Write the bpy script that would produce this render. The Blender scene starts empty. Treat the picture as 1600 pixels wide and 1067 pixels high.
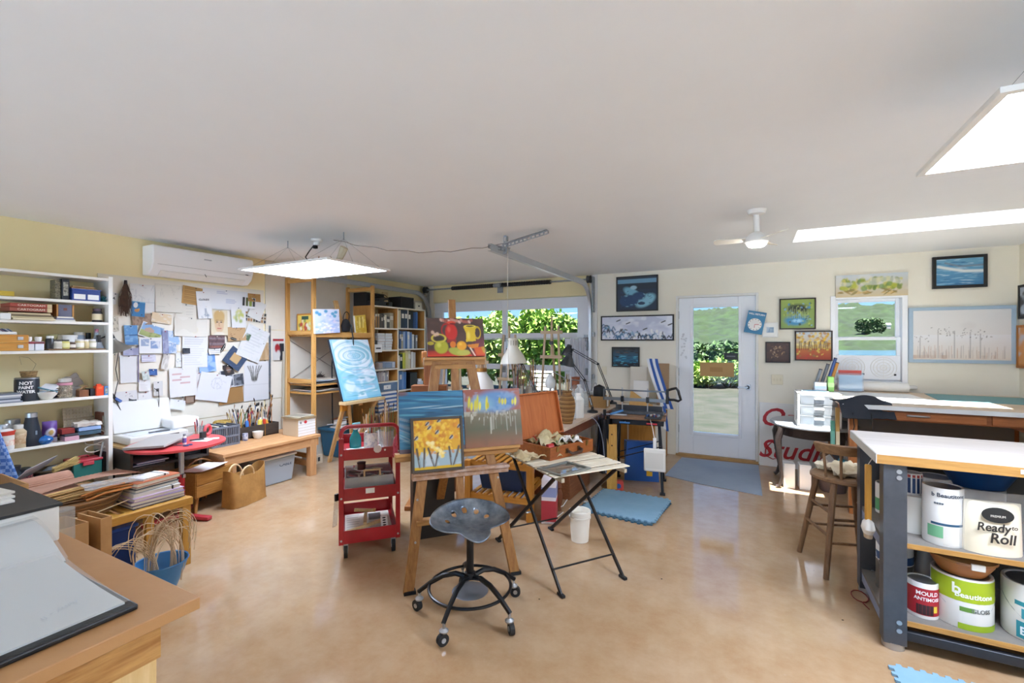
import bpy, bmesh, math, random
import numpy as np
from mathutils import Vector as V, Matrix as MX, Euler, noise as MN

# ------------------------------------------------------------------ camera, world, sun, exposure
sc = bpy.context.scene
C = bpy.data.collections.new('studio'); sc.collection.children.link(C)
F, CX, CY, TH, HC = 711., 800., 533.5, math.radians(27.8), 1.5      # focal length in pixels of the 1600x1067 frame, yaw, eye height
cam = bpy.data.cameras.new('camera'); cam.sensor_width = 36; cam.lens = 36 * F / 1600; cam.clip_start = .02; cam.clip_end = 3000
co = bpy.data.objects.new('camera', cam); C.objects.link(co)
co.location = (0, 0, HC); co.rotation_euler = (math.pi / 2, 0, TH); sc.camera = co
w = bpy.data.worlds.new('sky'); sc.world = w; w.use_nodes = True
wn = w.node_tree.nodes; wl = w.node_tree.links
tcw = wn.new('ShaderNodeTexCoord'); sep = wn.new('ShaderNodeSeparateXYZ'); wl.new(tcw.outputs['Generated'], sep.inputs[0])
crw = wn.new('ShaderNodeValToRGB'); wl.new(sep.outputs['Z'], crw.inputs[0]); e_ = crw.color_ramp.elements      # clear summer sky: pale at the horizon, deeper blue overhead
e_[0].position = 0; e_[0].color = (.36, .62, .92, 1); e_[1].position = .7; e_[1].color = (.14, .33, .74, 1); x_ = e_.new(.12); x_.color = (.22, .47, .86, 1)
wl.new(crw.outputs[0], wn['Background'].inputs[0]); wn['Background'].inputs[1].default_value = .58
sun = bpy.data.lights.new('sun', 'SUN'); sun.energy = 12.0; sun.angle = .01; sun.color = (1, .985, .96)
so = bpy.data.objects.new('sun', sun); C.objects.link(so)
so.rotation_euler = V((-.07, .20, -.95)).to_track_quat('-Z', 'Y').to_euler()
vs = sc.view_settings; vs.view_transform = 'Standard'; vs.look = 'None'; vs.gamma = 1; vs.use_curve_mapping = False; vs.exposure = 1.42
sc.cycles.max_bounces = 10; sc.cycles.diffuse_bounces = 6; sc.cycles.transparent_max_bounces = 16; sc.cycles.sample_clamp_indirect = 6; sc.cycles.use_denoising = True
sc.cycles.caustics_reflective = False; sc.cycles.caustics_refractive = False
PANEL_POWER = 16.0

# ------------------------------------------------------------------ helpers
R = random.Random(11)
YB, XL, XR, ZC, YF = 6.35, -5.07, 2.35, 2.46, -3.2
fw = (-math.sin(TH), math.cos(TH)); rt = (math.cos(TH), math.sin(TH))
def _ray(px, py):
    a = (px - CX) / F; return V((fw[0] + a * rt[0], fw[1] + a * rt[1], -(py - CY) / F))
def uz(px, py, z=0.): d = _ray(px, py); t = (z - HC) / d.z; return V((d.x * t, d.y * t, z))          # where a sight line meets a level
def uy(px, py, y=YB): d = _ray(px, py); t = y / d.y; return V((d.x * t, y, HC + d.z * t))            # ... a plane parallel to the far wall
def ux(px, py, x=XL): d = _ray(px, py); t = x / d.x; return V((x, d.y * t, HC + d.z * t))            # ... a plane parallel to the left wall
def rgb(h):
    if not isinstance(h, str): return tuple(h)[:3]
    h = h.lstrip('#'); c = [int(h[i:i + 2], 16) / 255 for i in (0, 2, 4)]
    return tuple(x / 12.92 if x <= .04045 else ((x + .055) / 1.055) ** 2.4 for x in c)

_M = {}
def _new(key):
    m = bpy.data.materials.new(key); m.use_nodes = True
    return m, m.node_tree.nodes, m.node_tree.links, m.node_tree.nodes['Principled BSDF']
def mt(c, r=.55, m=0., c2=None, sc_=6., mix=.5, bump=0., bs=60., stretch=(1, 1, 1), det=4., spec=None, alpha=1., sheen=0, coat=0.):
    """plain procedural material: a colour, a second colour through noise, fine relief"""
    key = 'm' + repr((c, r, m, c2, sc_, mix, bump, bs, stretch, det, spec, alpha, sheen, coat))
    if key in _M: return _M[key]
    ma, n, l, b = _new('mat_%d' % len(_M)); _M[key] = ma
    a = rgb(c); b.inputs['Base Color'].default_value = (*a, 1); b.inputs['Roughness'].default_value = r; b.inputs['Metallic'].default_value = m
    if spec is not None: b.inputs['Specular IOR Level'].default_value = spec
    if coat: b.inputs['Coat Weight'].default_value = coat
    if sheen: b.inputs['Sheen Weight'].default_value = sheen
    if alpha < 1: b.inputs['Alpha'].default_value = alpha
    if c2 is not None or bump:
        tc = n.new('ShaderNodeTexCoord'); mp = n.new('ShaderNodeMapping'); mp.inputs['Scale'].default_value = stretch
        l.new(tc.outputs['Object'], mp.inputs[0])
    if c2 is not None:
        t = n.new('ShaderNodeTexNoise'); t.inputs['Scale'].default_value = sc_; t.inputs['Detail'].default_value = det; t.inputs['Roughness'].default_value = .65
        l.new(mp.outputs[0], t.inputs['Vector'])
        cr = n.new('ShaderNodeValToRGB'); cr.color_ramp.elements[0].position = max(0, mix - .16); cr.color_ramp.elements[1].position = min(1, mix + .16)
        cr.color_ramp.elements[0].color = (*a, 1); cr.color_ramp.elements[1].color = (*rgb(c2), 1)
        l.new(t.outputs['Fac'], cr.inputs[0]); l.new(cr.outputs[0], b.inputs['Base Color'])
    if bump:
        t2 = n.new('ShaderNodeTexNoise'); t2.inputs['Scale'].default_value = bs; t2.inputs['Detail'].default_value = 3
        l.new(mp.outputs[0], t2.inputs['Vector'])
        bp = n.new('ShaderNodeBump'); bp.inputs['Strength'].default_value = bump; bp.inputs['Distance'].default_value = .01
        l.new(t2.outputs['Fac'], bp.inputs['Height']); l.new(bp.outputs[0], b.inputs['Normal'])
    return ma
def wood(c1, c2, axis=1, r=.5, s=5., mix=.5):
    st = [14., 14., 14.]; st[axis] = 1.2
    return mt(c1, r, 0, c2, s, mix, .12, s * 3, tuple(st), 6.)
def glass(tint=(1, 1, 1), gl=.012, rough=.0, body=None, bodyw=0.):
    """thin clear sheet: light passes straight through, a little mirror reflection"""
    key = 'g' + repr((tint, gl, rough, body, bodyw))
    if key in _M: return _M[key]
    ma, n, l, b = _new('glass_%d' % len(_M)); _M[key] = ma
    n.remove(b); out = n['Material Output']
    tr = n.new('ShaderNodeBsdfTransparent'); tr.inputs[0].default_value = (*tint, 1)
    g = n.new('ShaderNodeBsdfGlossy'); g.inputs['Roughness'].default_value = rough
    mx = n.new('ShaderNodeMixShader'); mx.inputs[0].default_value = gl
    l.new(tr.outputs[0], mx.inputs[1]); l.new(g.outputs[0], mx.inputs[2]); last = mx
    if body:
        d = n.new('ShaderNodeBsdfDiffuse'); d.inputs[0].default_value = (*rgb(body), 1)
        m2 = n.new('ShaderNodeMixShader'); m2.inputs[0].default_value = bodyw
        l.new(mx.outputs[0], m2.inputs[1]); l.new(d.outputs[0], m2.inputs[2]); last = m2
    l.new(last.outputs[0], out.inputs[0]); return ma
def emit(c, s):
    key = 'e' + repr((c, s))
    if key in _M: return _M[key]
    ma, n, l, b = _new('lamp_%d' % len(_M)); _M[key] = ma
    b.inputs['Base Color'].default_value = (.9, .9, .9, 1); b.inputs['Emission Color'].default_value = (*rgb(c), 1); b.inputs['Emission Strength'].default_value = s
    return ma
def vcol(r=.5, coat=0., bump=0.):
    """paint laid down stroke by stroke in the colour attribute of the canvas mesh"""
    key = 'v' + repr((r, coat, bump))
    if key in _M: return _M[key]
    ma, n, l, b = _new('paint_%d' % len(_M)); _M[key] = ma
    at = n.new('ShaderNodeAttribute'); at.attribute_name = 'Col'
    l.new(at.outputs['Color'], b.inputs['Base Color']); b.inputs['Roughness'].default_value = r
    if coat: b.inputs['Coat Weight'].default_value = coat; b.inputs['Coat Roughness'].default_value = .15
    return ma

def tag(o, label=None, cat=None, group=None, kind=None):
    if label: o['label'] = label
    if cat: o['category'] = cat
    if group: o['group'] = group
    if kind: o['kind'] = kind
    return o
def thing(name, label, cat, loc=(0, 0, 0), rz=0., group=None, rot=None):
    o = bpy.data.objects.new(name, None); C.objects.link(o); o.empty_display_size = .1
    o.location = loc; o.rotation_euler = rot or (0, 0, rz)
    return tag(o, label, cat, group)
def copytree(o, loc=None, rz=None, label=None, group=None, parent=None):
    c = o.copy(); C.objects.link(c); c.parent = parent
    if loc is not None: c.location = loc
    if rz is not None: c.rotation_euler = (0, 0, rz)
    if label: c['label'] = label
    if group: c['group'] = group
    for ch in o.children: copytree(ch, parent=c)
    return c

class G:
    """collects simple shapes; .o() links them as one mesh object"""
    def __init__(s): s.v = []; s.f = []
    def add(s, vs, fs, mx=None):
        k = len(s.v)
        s.v += [tuple(mx @ V(p)) if mx else tuple(p) for p in vs]; s.f += [tuple(i + k for i in f) for f in fs]; return s
    def box(s, x0, x1, y0, y1, z0, z1, mx=None):
        return s.add([(x0, y0, z0), (x1, y0, z0), (x1, y1, z0), (x0, y1, z0), (x0, y0, z1), (x1, y0, z1), (x1, y1, z1), (x0, y1, z1)],
                     [(0, 3, 2, 1), (4, 5, 6, 7), (0, 1, 5, 4), (1, 2, 6, 5), (2, 3, 7, 6), (3, 0, 4, 7)], mx)
    def bx(s, c, d, rot=(0, 0, 0)):
        m = MX.Translation(c) @ Euler(rot).to_matrix().to_4x4()
        return s.box(-d[0] / 2, d[0] / 2, -d[1] / 2, d[1] / 2, -d[2] / 2, d[2] / 2, m)
    def bar(s, a, b, w_, h, up=(0, 0, 1)):
        a, b = V(a), V(b); d = b - a; z = d.normalized(); u = V(up)
        if abs(z.dot(u)) > .98: u = V((1, 0, 0))
        x = z.cross(u).normalized(); y = x.cross(z).normalized()      # x across, y 'up'
        m = MX((x, y, z)).transposed().to_4x4(); m.translation = a
        return s.box(-w_ / 2, w_ / 2, -h / 2, h / 2, 0, d.length, m)
    def cyl(s, a, b, r, r2=None, n=12, cap=True):
        a, b = V(a), V(b); r2 = r if r2 is None else r2; d = (b - a).normalized()
        u = V((0, 0, 1)) if abs(d.z) < .95 else V((1, 0, 0)); x = d.cross(u).normalized(); y = d.cross(x)
        vs = []
        for p, q in ((a, r), (b, r2)):
            for i in range(n): t = 2 * math.pi * i / n; vs.append(p + (x * math.cos(t) + y * math.sin(t)) * q)
        fs = [(i, i + n, (i + 1) % n + n, (i + 1) % n) for i in range(n)]
        if cap: fs += [tuple(range(n)), tuple(range(2 * n - 1, n - 1, -1))]
        return s.add(vs, fs)
    def tube(s, pts, r, n=6, closed=False):
        P = [V(p) for p in pts]; m = len(P); vs = []; fs = []; rr = r if hasattr(r, '__len__') else [r] * m; pu = None
        for i, p in enumerate(P):
            d = ((P[(i + 1) % m] if closed or i < m - 1 else P[i]) - (P[i - 1] if closed or i else P[0])).normalized()
            if pu is None: u = V((0, 0, 1)) if abs(d.z) < .9 else V((1, 0, 0))
            else: u = pu
            x = d.cross(u).normalized(); y = x.cross(d).normalized(); pu = y
            for j in range(n): t = 2 * math.pi * j / n; vs.append(p + (x * math.cos(t) + y * math.sin(t)) * rr[i])
        for i in range(m if closed else m - 1):
            for j in range(n):
                a = i * n; b = ((i + 1) % m) * n; fs.append((a + j, a + (j + 1) % n, b + (j + 1) % n, b + j))
        if not closed: fs += [tuple(range(n - 1, -1, -1)), tuple(range((m - 1) * n, m * n))]
        return s.add(vs, fs)
    def lathe(s, prof, n=20, c=(0, 0, 0), mx=None, sx=1., sy=1.):
        vs = []; fs = []; m = len(prof)
        for r, z in prof:
            for j in range(n): t = 2 * math.pi * j / n; vs.append((c[0] + r * sx * math.cos(t), c[1] + r * sy * math.sin(t), c[2] + z))
        for i in range(m - 1):
            for j in range(n): fs.append((i * n + j, i * n + (j + 1) % n, (i + 1) * n + (j + 1) % n, (i + 1) * n + j))
        if prof[0][0] > 1e-4: fs.append(tuple(range(n - 1, -1, -1)))
        if prof[-1][0] > 1e-4: fs.append(tuple(range((m - 1) * n, m * n)))
        return s.add(vs, fs, mx)
    def prism(s, poly, z0, z1, mx=None):
        n = len(poly)
        vs = [(x, y, z0) for x, y in poly] + [(x, y, z1) for x, y in poly]
        return s.add(vs, [tuple(range(n - 1, -1, -1)), tuple(range(n, 2 * n))] + [(i, (i + 1) % n, (i + 1) % n + n, i + n) for i in range(n)], mx)
    def grid(s, fn, nu, nv, th=0., mx=None):
        """surface fn(u, v) -> point, with thickness th along its normal"""
        vs = [V(fn(i / nu, j / nv)) for j in range(nv + 1) for i in range(nu + 1)]
        q = lambda i, j: j * (nu + 1) + i
        fs = [(q(i, j), q(i + 1, j), q(i + 1, j + 1), q(i, j + 1)) for j in range(nv) for i in range(nu)]
        if th:
            N = [V((0, 0, 0)) for _ in vs]
            for f in fs:
                nn = (vs[f[1]] - vs[f[0]]).cross(vs[f[3]] - vs[f[0]])
                for k in f: N[k] += nn
            k = len(vs); vs = vs + [p - n_.normalized() * th for p, n_ in zip(vs, N)]
            ed = [q(i, 0) for i in range(nu)] + [q(nu, j) for j in range(nv)] + [q(i, nv) for i in range(nu, 0, -1)] + [q(0, j) for j in range(nv, 0, -1)]
            fs += [tuple(i + k for i in reversed(f)) for f in fs] + [(a, a + k, b + k, b) for a, b in zip(ed, ed[1:] + ed[:1])]
        return s.add(vs, fs, mx)
    def mesh(s, name, sm=35):
        me = bpy.data.meshes.new(name); me.from_pydata(s.v, [], s.f); me.validate()
        if sm: me.shade_smooth(); me.set_sharp_from_angle(angle=math.radians(sm))
        return me
    def o(s, name, m, parent=None, loc=None, rz=0., rot=None, bev=0., sm=35, **kw):
        ob = bpy.data.objects.new(name, s.mesh(name, sm)); C.objects.link(ob); ob.data.materials.append(m)
        if parent: ob.parent = parent
        if loc is not None: ob.location = loc
        ob.rotation_euler = rot or (0, 0, rz)
        if bev:
            b = ob.modifiers.new('edge', 'BEVEL'); b.width = bev; b.segments = 2; b.limit_method = 'ANGLE'; b.angle_limit = .7
        if kw: tag(ob, **kw)
        return ob
def rbox(w_, d, h, m=None): return G().box(-w_ / 2, w_ / 2, -d / 2, d / 2, 0, h, m)
def dupe(ob, parent=None, loc=None, rot=None, **kw):
    c = ob.copy(); C.objects.link(c); c.parent = parent if parent else ob.parent
    if loc is not None: c.location = loc
    if rot is not None: c.rotation_euler = rot
    if kw: tag(c, **kw)
    return c

class Cv:
    """a canvas: numpy raster painted with gradients, blobs, strokes; becomes the colour attribute of a fine mesh"""
    def __init__(s, w_, h, bg, seed=1):
        s.w, s.h = w_, h; s.a = np.zeros((h, w_, 3)); s.a[:] = rgb(bg); s.r = random.Random(seed); s.asp = w_ / h
        s.X, s.Y = np.meshgrid((np.arange(w_) + .5) / w_, (np.arange(h) + .5) / h); s.rs = np.random.RandomState(seed)
    def _mix(s, k, c): k = np.clip(k, 0, 1)[..., None]; s.a = s.a * (1 - k) + np.array(rgb(c)) * k; return s
    def grad(s, c0, c1, y0=0., y1=1.): s._mix(((s.Y >= y0) & (s.Y <= y1)) * 1., c0); t = np.clip((s.Y - y0) / (y1 - y0), 0, 1) * (s.Y >= y0) * (s.Y <= y1); return s._mix(t, c1)
    def ns(s, sx, sy):
        g = s.rs.rand(int(sy) + 2, int(sx) + 2); x = s.X * sx; y = s.Y * sy; i = x.astype(int); j = y.astype(int); u = x - i; v = y - j
        u = u * u * (3 - 2 * u); v = v * v * (3 - 2 * v)
        return (g[j, i] * (1 - u) + g[j, i + 1] * u) * (1 - v) + (g[j + 1, i] * (1 - u) + g[j + 1, i + 1] * u) * v
    def noise(s, sx, sy, c, lo=.5, k=1., soft=.12, y0=0., y1=1.):
        n = s.ns(sx, sy) * .65 + s.ns(sx * 2.3, sy * 2.3) * .35
        return s._mix(np.clip((n - lo) / soft, 0, 1) * k * (s.Y >= y0) * (s.Y <= y1), c)
    def ell(s, x, y, rx, ry, c, k=1., soft=.15, rot=0.):
        dx = (s.X - x); dy = (s.Y - y); ca, sa = math.cos(rot), math.sin(rot); dx, dy = dx * ca + dy * sa / s.asp, -dx * sa * s.asp + dy * ca
        d = np.sqrt((dx / rx) ** 2 + (dy / ry) ** 2); return s._mix(np.clip((1 - d) / soft, 0, 1) * k, c)
    def ring(s, x, y, rx, ry, wd, c, k=1.):
        d = np.sqrt(((s.X - x) / rx) ** 2 + ((s.Y - y) / ry) ** 2); return s._mix(np.clip((wd - abs(d - 1)) / wd * 2, 0, 1) * k, c)
    def rect(s, x0, y0, x1, y1, c, k=1.): return s._mix(((s.X >= x0) & (s.X <= x1) & (s.Y >= y0) & (s.Y <= y1)) * k, c)
    def line(s, pts, wd, c, k=1.):
        m = np.zeros((s.h, s.w))
        for (x0, y0), (x1, y1) in zip(pts, pts[1:]):
            ax, ay = (s.X - x0) * s.asp, s.Y - y0; bx, by = (x1 - x0) * s.asp, y1 - y0; L = bx * bx + by * by + 1e-9
            t = np.clip((ax * bx + ay * by) / L, 0, 1); d = np.hypot(ax - bx * t, ay - by * t); m = np.maximum(m, np.clip(1.5 - d / wd * 1.0, 0, 1))
        return s._mix(m * k, c)
    def poly(s, pts, c, k=1.):
        ins = np.zeros((s.h, s.w), bool); n = len(pts)
        for i in range(n):
            (x0, y0), (x1, y1) = pts[i], pts[(i + 1) % n]
            cnd = ((y0 > s.Y) != (y1 > s.Y)) & (s.X < (x1 - x0) * (s.Y - y0) / ((y1 - y0) or 1e-9) + x0); ins ^= cnd
        return s._mix(ins * k, c)
    def scrib(s, n, c, x0=.1, y0=.1, x1=.9, y1=.9, wd=.012, ln=.1, k=.8):
        for _ in range(n):
            x, y = s.r.uniform(x0, x1), s.r.uniform(y0, y1); a = s.r.uniform(0, 6.3)
            s.line([(x, y), (x + ln * math.cos(a) * s.r.random(), y + ln * math.sin(a) * s.r.random())], wd, c, k)
        return s
    def rows(s, n, c, x0=.12, y0=.12, x1=.88, y1=.88, k=.55):
        for i in range(n):
            y = y1 - (y1 - y0) * i / max(1, n - 1); s.rect(x0, y, x0 + (x1 - x0) * s.r.uniform(.6, 1), y + (y1 - y0) / n * .45, c, k)
        return s
    def mesh(s, name, w_, h, fn=None):
        """vertical sheet in the local XZ plane, facing -Y; fn(u, v) -> out-of-plane offset"""
        nw, nh = s.w, s.h; vs = []; cols = np.ones((nw * nh, 4))
        cols[:, :3] = np.clip(s.a.reshape(-1, 3), 0, 1)
        for j in range(nh):
            for i in range(nw):
                u, v = i / (nw - 1), j / (nh - 1); vs.append(((u - .5) * w_, -(fn(u, v) if fn else 0), v * h))
        fs = [(j * nw + i, j * nw + i + 1, (j + 1) * nw + i + 1, (j + 1) * nw + i) for j in range(nh - 1) for i in range(nw - 1)]
        me = bpy.data.meshes.new(name); me.from_pydata(vs, [], fs)
        at = me.color_attributes.new('Col', 'FLOAT_COLOR', 'POINT'); at.data.foreach_set('color', cols.ravel().astype(np.float32)); me.shade_smooth(); return me
    def o(s, name, w_, h, parent=None, loc=(0, 0, 0), rz=0., rot=None, m=None, fn=None, **kw):
        ob = bpy.data.objects.new(name, s.mesh(name, w_, h, fn)); C.objects.link(ob); ob.data.materials.append(m or vcol())
        ob.parent = parent; ob.location = loc; ob.rotation_euler = rot or (0, 0, rz)
        if kw: tag(ob, **kw)
        return ob

def letters(txt, size, m, parent, loc, rot=(math.pi / 2, 0, 0), name='lettering', bend=0., shear=0., bold=0., align='CENTER', ex=.0004, sx=1.):
    """raised lettering; bend wraps it around a cylinder of that radius standing on the local z axis"""
    cu = bpy.data.curves.new(name, 'FONT'); cu.body = txt; cu.size = size; cu.align_x = align; cu.align_y = 'CENTER'; cu.shear = shear; cu.offset = bold; cu.extrude = ex
    cu.resolution_u = 3; tmp = bpy.data.objects.new(name, cu); me = bpy.data.meshes.new_from_object(tmp); bpy.data.objects.remove(tmp)
    if sx != 1.:
        for v in me.vertices: v.co.x *= sx
    if bend:
        for v in me.vertices:
            a = v.co.x / bend; r = bend + v.co.z; v.co = V((math.sin(a) * r, v.co.y, math.cos(a) * r - bend))
    me.materials.clear(); me.materials.append(m)
    ob = bpy.data.objects.new(name, me); C.objects.link(ob); ob.parent = parent; ob.location = loc; ob.rotation_euler = rot
    return ob
def bez(p0, p1, p2, p3, n=10):
    p0, p1, p2, p3 = map(V, (p0, p1, p2, p3)); out = []
    for i in range(n + 1):
        t = i / n; u = 1 - t; out.append(p0 * u ** 3 + p1 * 3 * u * u * t + p2 * 3 * u * t * t + p3 * t ** 3)
    return out
def struct(g, name, m, bev=0., **k): return g.o(name, m, bev=bev, kind='structure', **k)

# common materials
WHITE = mt('#e9e7e2', .5); OFFW = mt('#dfdbd0', .55); BLACK = mt('#141414', .45); DGREY = mt('#33353a', .5); STEEL = mt('#b9bcc0', .32, .9); GALV = mt('#a9adb1', .45, .7, '#8d9296', 30.)
PINE = wood('#d9a868', '#c08a4a', 2); PINEY = wood('#d9a868', '#c08a4a', 1); PINEX = wood('#d9a868', '#c08a4a', 0); OAK = wood('#a8713a', '#855024', 2); OAKX = wood('#a8713a', '#855024', 0); WALN = wood('#6b4a32', '#4c3323', 2)
BIRCH = wood('#ddc28e', '#cdae76', 2); CARD = mt('#b98f5f', .8, 0, '#ad8252', 12.); PAPER = mt('#efede8', .7); CREAM = mt('#e6ddc6', .7, 0, '#dacfb4', 20.); RUBBER = mt('#1c1c1d', .7)
REDP = mt('#a8141f', .35, 0, '#8f101a', 4., coat=.3); BLUEP = mt('#1d3f78', .4); TERRA = mt('#b5713c', .6)
# ------------------------------------------------------------------ the room
flm, n, l, b = _new('painted_concrete')
tc = n.new('ShaderNodeTexCoord')
t1 = n.new('ShaderNodeTexNoise'); t1.inputs['Scale'].default_value = .9; t1.inputs['Detail'].default_value = 7; t1.inputs['Roughness'].default_value = .62
t2 = n.new('ShaderNodeTexNoise'); t2.inputs['Scale'].default_value = 7; t2.inputs['Detail'].default_value = 6; t2.inputs['Roughness'].default_value = .7
t3 = n.new('ShaderNodeTexVoronoi'); t3.inputs['Scale'].default_value = 6.5; t3.inputs['Randomness'].default_value = 1
t4 = n.new('ShaderNodeTexNoise'); t4.inputs['Scale'].default_value = 1.3; t4.inputs['Detail'].default_value = 2
for t in (t1, t2, t3, t4): l.new(tc.outputs['Object'], t.inputs['Vector'])
def ramp(src, stops):
    cr = n.new('ShaderNodeValToRGB'); e = cr.color_ramp.elements
    while len(e) < len(stops): e.new(.5)
    for k, (p, c) in enumerate(stops): e[k].position = p; e[k].color = (*rgb(c), 1)
    l.new(src, cr.inputs[0]); return cr
def mixc(fac, a, b_, mode='MIX'):
    mx = n.new('ShaderNodeMix'); mx.data_type = 'RGBA'; mx.blend_type = mode
    if hasattr(fac, 'links'): l.new(fac, mx.inputs[0])
    else: mx.inputs[0].default_value = fac
    for s_, i in ((a, 6), (b_, 7)):
        if hasattr(s_, 'links'): l.new(s_, mx.inputs[i])
        else: mx.inputs[i].default_value = (*rgb(s_), 1)
    return mx.outputs[2]
base = ramp(t1.outputs['Fac'], [(.30, '#a37b55'), (.45, '#ae8c69'), (.58, '#b79b7c'), (.72, '#beaa93')])
fine = ramp(t2.outputs['Fac'], [(.35, '#a6825c'), (.62, '#bea483')])
col = mixc(.38, base.outputs[0], fine.outputs[0])
spot = ramp(t3.outputs['Distance'], [(.03, '#ffffff'), (.05, '#000000')])       # drips and flecks of dried paint
gate = ramp(t4.outputs['Fac'], [(.52, '#000000'), (.6, '#ffffff')])
mk = n.new('ShaderNodeMath'); mk.operation = 'MULTIPLY'; l.new(spot.outputs[0], mk.inputs[0]); l.new(gate.outputs[0], mk.inputs[1])
mk2 = n.new('ShaderNodeMath'); mk2.operation = 'MULTIPLY'; mk2.inputs[1].default_value = .5; l.new(mk.outputs[0], mk2.inputs[0])
t5 = n.new('ShaderNodeTexVoronoi'); t5.inputs['Scale'].default_value = 3.1; l.new(tc.outputs['Object'], t5.inputs['Vector']); dk = ramp(t5.outputs['Distance'], [(.014, '#ffffff'), (.022, '#000000')])
l.new(mixc(dk.outputs[0], mixc(mk2.outputs[0], col, '#e2d4c0'), '#3a3028'), b.inputs['Base Color'])
rr = ramp(t2.outputs['Fac'], [(.3, '#404040'), (.7, '#606060')]); l.new(rr.outputs[0], b.inputs['Roughness']); b.inputs['Specular IOR Level'].default_value = .5
struct(G().box(XL - .2, XR + .2, YF - .2, YB + .2, -.12, 0), 'floor', flm, sm=0)

WALL = mt('#f1ebdb', .75, 0, '#eee7d5', 1.5); YEL = mt('#ecdcae', .75, 0, '#e8d6a4', 1.2); CEIL = mt('#f1f2f3', .8, 0, '#eeeff0', 1.)
SKX0, SKX1, SKY0, SKY1 = .35, 2.0, 4.63, 5.17
g = G()
for a in ((XL - .2, SKX0, YF - .2, YB + .2), (SKX1, XR + .2, YF - .2, YB + .2), (SKX0, SKX1, YF - .2, SKY0), (SKX0, SKX1, SKY1, YB + .2)): g.box(*a, ZC, ZC + .1)
struct(g, 'ceiling', CEIL, sm=0)
g = G(); t = .03
g.box(SKX0 - t, SKX0, SKY0 - t, SKY1 + t, ZC + .1, ZC + .62); g.box(SKX1, SKX1 + t, SKY0 - t, SKY1 + t, ZC + .1, ZC + .62)
g.box(SKX0, SKX1, SKY0 - t, SKY0, ZC + .1, ZC + .62); g.box(SKX0, SKX1, SKY1, SKY1 + t, ZC + .1, ZC + .62)
sh = struct(g, 'skylight', CEIL, sm=0)
G().box(SKX0 - .02, SKX1 + .02, SKY0 - .02, SKY1 + .02, ZC + .62, ZC + .63).o('pane', glass((.97, .985, 1)), sh)
# far wall with its openings: garage door, entrance door, window
GX0, GX1, GZ = -4.88, -2.08, 2.17
DX0, DX1, DZ = -.89, .07, 2.1
WX0, WX1, WZ0, WZ1 = .80, 1.49, 1.03, 2.02
g = G()
for a in ((XL - .2, GX0, 0, ZC), (GX0, GX1, GZ, ZC), (GX1, DX0, 0, ZC), (DX0, DX1, DZ, ZC), (DX1, WX0, 0, ZC), (WX0, WX1, 0, WZ0), (WX0, WX1, WZ1, ZC), (WX1, XR + .2, 0, ZC)):
    g.box(a[0], a[1], YB, YB + .16, a[2], a[3])
wb = struct(g, 'wall_back', WALL, sm=0)
G().box(GX0 + .0, GX1, YB - .012, YB - .001, GZ, ZC - .002).o('header_board', YEL, wb)
wl_ = struct(G().box(XL - .16, XL, YF - .2, YB, 0, ZC), 'wall_left', YEL, sm=0)
PB = mt('#d6cfc0', .7, 0, '#d0c8b8', 2.)
for k, (y0, y1, z0, z1) in enumerate(((1.83, 3.36, .0, 2.10), (3.38, 4.60, .0, 2.455), (4.61, 6.34, 0, 2.2))):
    for q in range(3):
        za, zb = z0 + (z1 - z0) * q / 3, z0 + (z1 - z0) * (q + 1) / 3
        G().box(XL + .0005, XL + .012, y0, y1, za + .003, zb - .003).o('wall_panel', PB, wl_)
struct(G().box(XR, XR + .16, YF - .2, YB, 0, ZC), 'wall_right', WALL, sm=0)
g = G()                                                               # unseen wall behind the camera; its two wide glazed openings are added for daylight
for a in ((XL - .16, -4.7, 0, ZC), (-4.7, -1.5, 2.38, ZC), (-4.7, -1.5, 0, .1), (-1.5, -1.3, 0, ZC), (-1.3, 1.9, 2.38, ZC), (-1.3, 1.9, 0, .1), (1.9, XR + .16, 0, ZC)): g.box(a[0], a[1], YF - .16, YF, a[2], a[3])
struct(g, 'wall_front', WALL, sm=0)
for k, x0 in enumerate((-4.7, -1.3)):
    g = G()
    for q in range(4): g.box(x0 + q * 1.05, x0 + q * 1.05 + .05, YF - .1, YF - .05, .1, 2.38)
    for z in (.1, 1.2, 2.33): g.box(x0, x0 + 3.2, YF - .1, YF - .05, z, z + .06)
    d = struct(g, 'window_%d' % (k + 2), WHITE); G().box(x0 + .02, x0 + 3.18, YF - .08, YF - .075, .12, 2.36).o('pane', glass((.88, .95, 1)), d)  # added windows, out of view; panes tinted blue to cool the daylight they let in
# entrance door
WDOOR = mt('#eef0f4', .4); d = tag(bpy.data.objects.new('door_1', None), kind='structure'); C.objects.link(d); d.location = (DX0, YB, 0)
W_ = DX1 - DX0; gx0, gx1, gz0, gz1 = .21, .74, .32, 1.94
g = G(); g.box(.03, gx0, .03, .075, .03, 2.07); g.box(gx1, W_ - .03, .03, .075, .03, 2.07); g.box(gx0, gx1, .03, .075, .03, gz0); g.box(gx0, gx1, .03, .075, gz1, 2.07); g.o('leaf', WDOOR, d, bev=.003)
g = G(); q = .035
for x0, x1, z0, z1 in ((gx0 - q, gx0, gz0 - q, gz1 + q), (gx1, gx1 + q, gz0 - q, gz1 + q), (gx0, gx1, gz0 - q, gz0), (gx0, gx1, gz1, gz1 + q)): g.box(x0, x1, .018, .03, z0, z1)
g.o('glazing_bead', WDOOR, d, bev=.004)
G().box(gx0, gx1, .05, .056, gz0, gz1).o('pane', glass(), d)
g = G(); g.box(0, .028, -.012, .16, 0, 2.1); g.box(W_ - .028, W_, -.012, .16, 0, 2.1); g.box(.028, W_ - .028, -.012, .16, 2.072, 2.1); g.o('door_frame', WHITE, d, bev=.003)
G().box(.0, W_, -.03, .16, 0.001, .028).o('threshold', wood('#c29a63', '#a67e49', 0), d)
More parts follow.
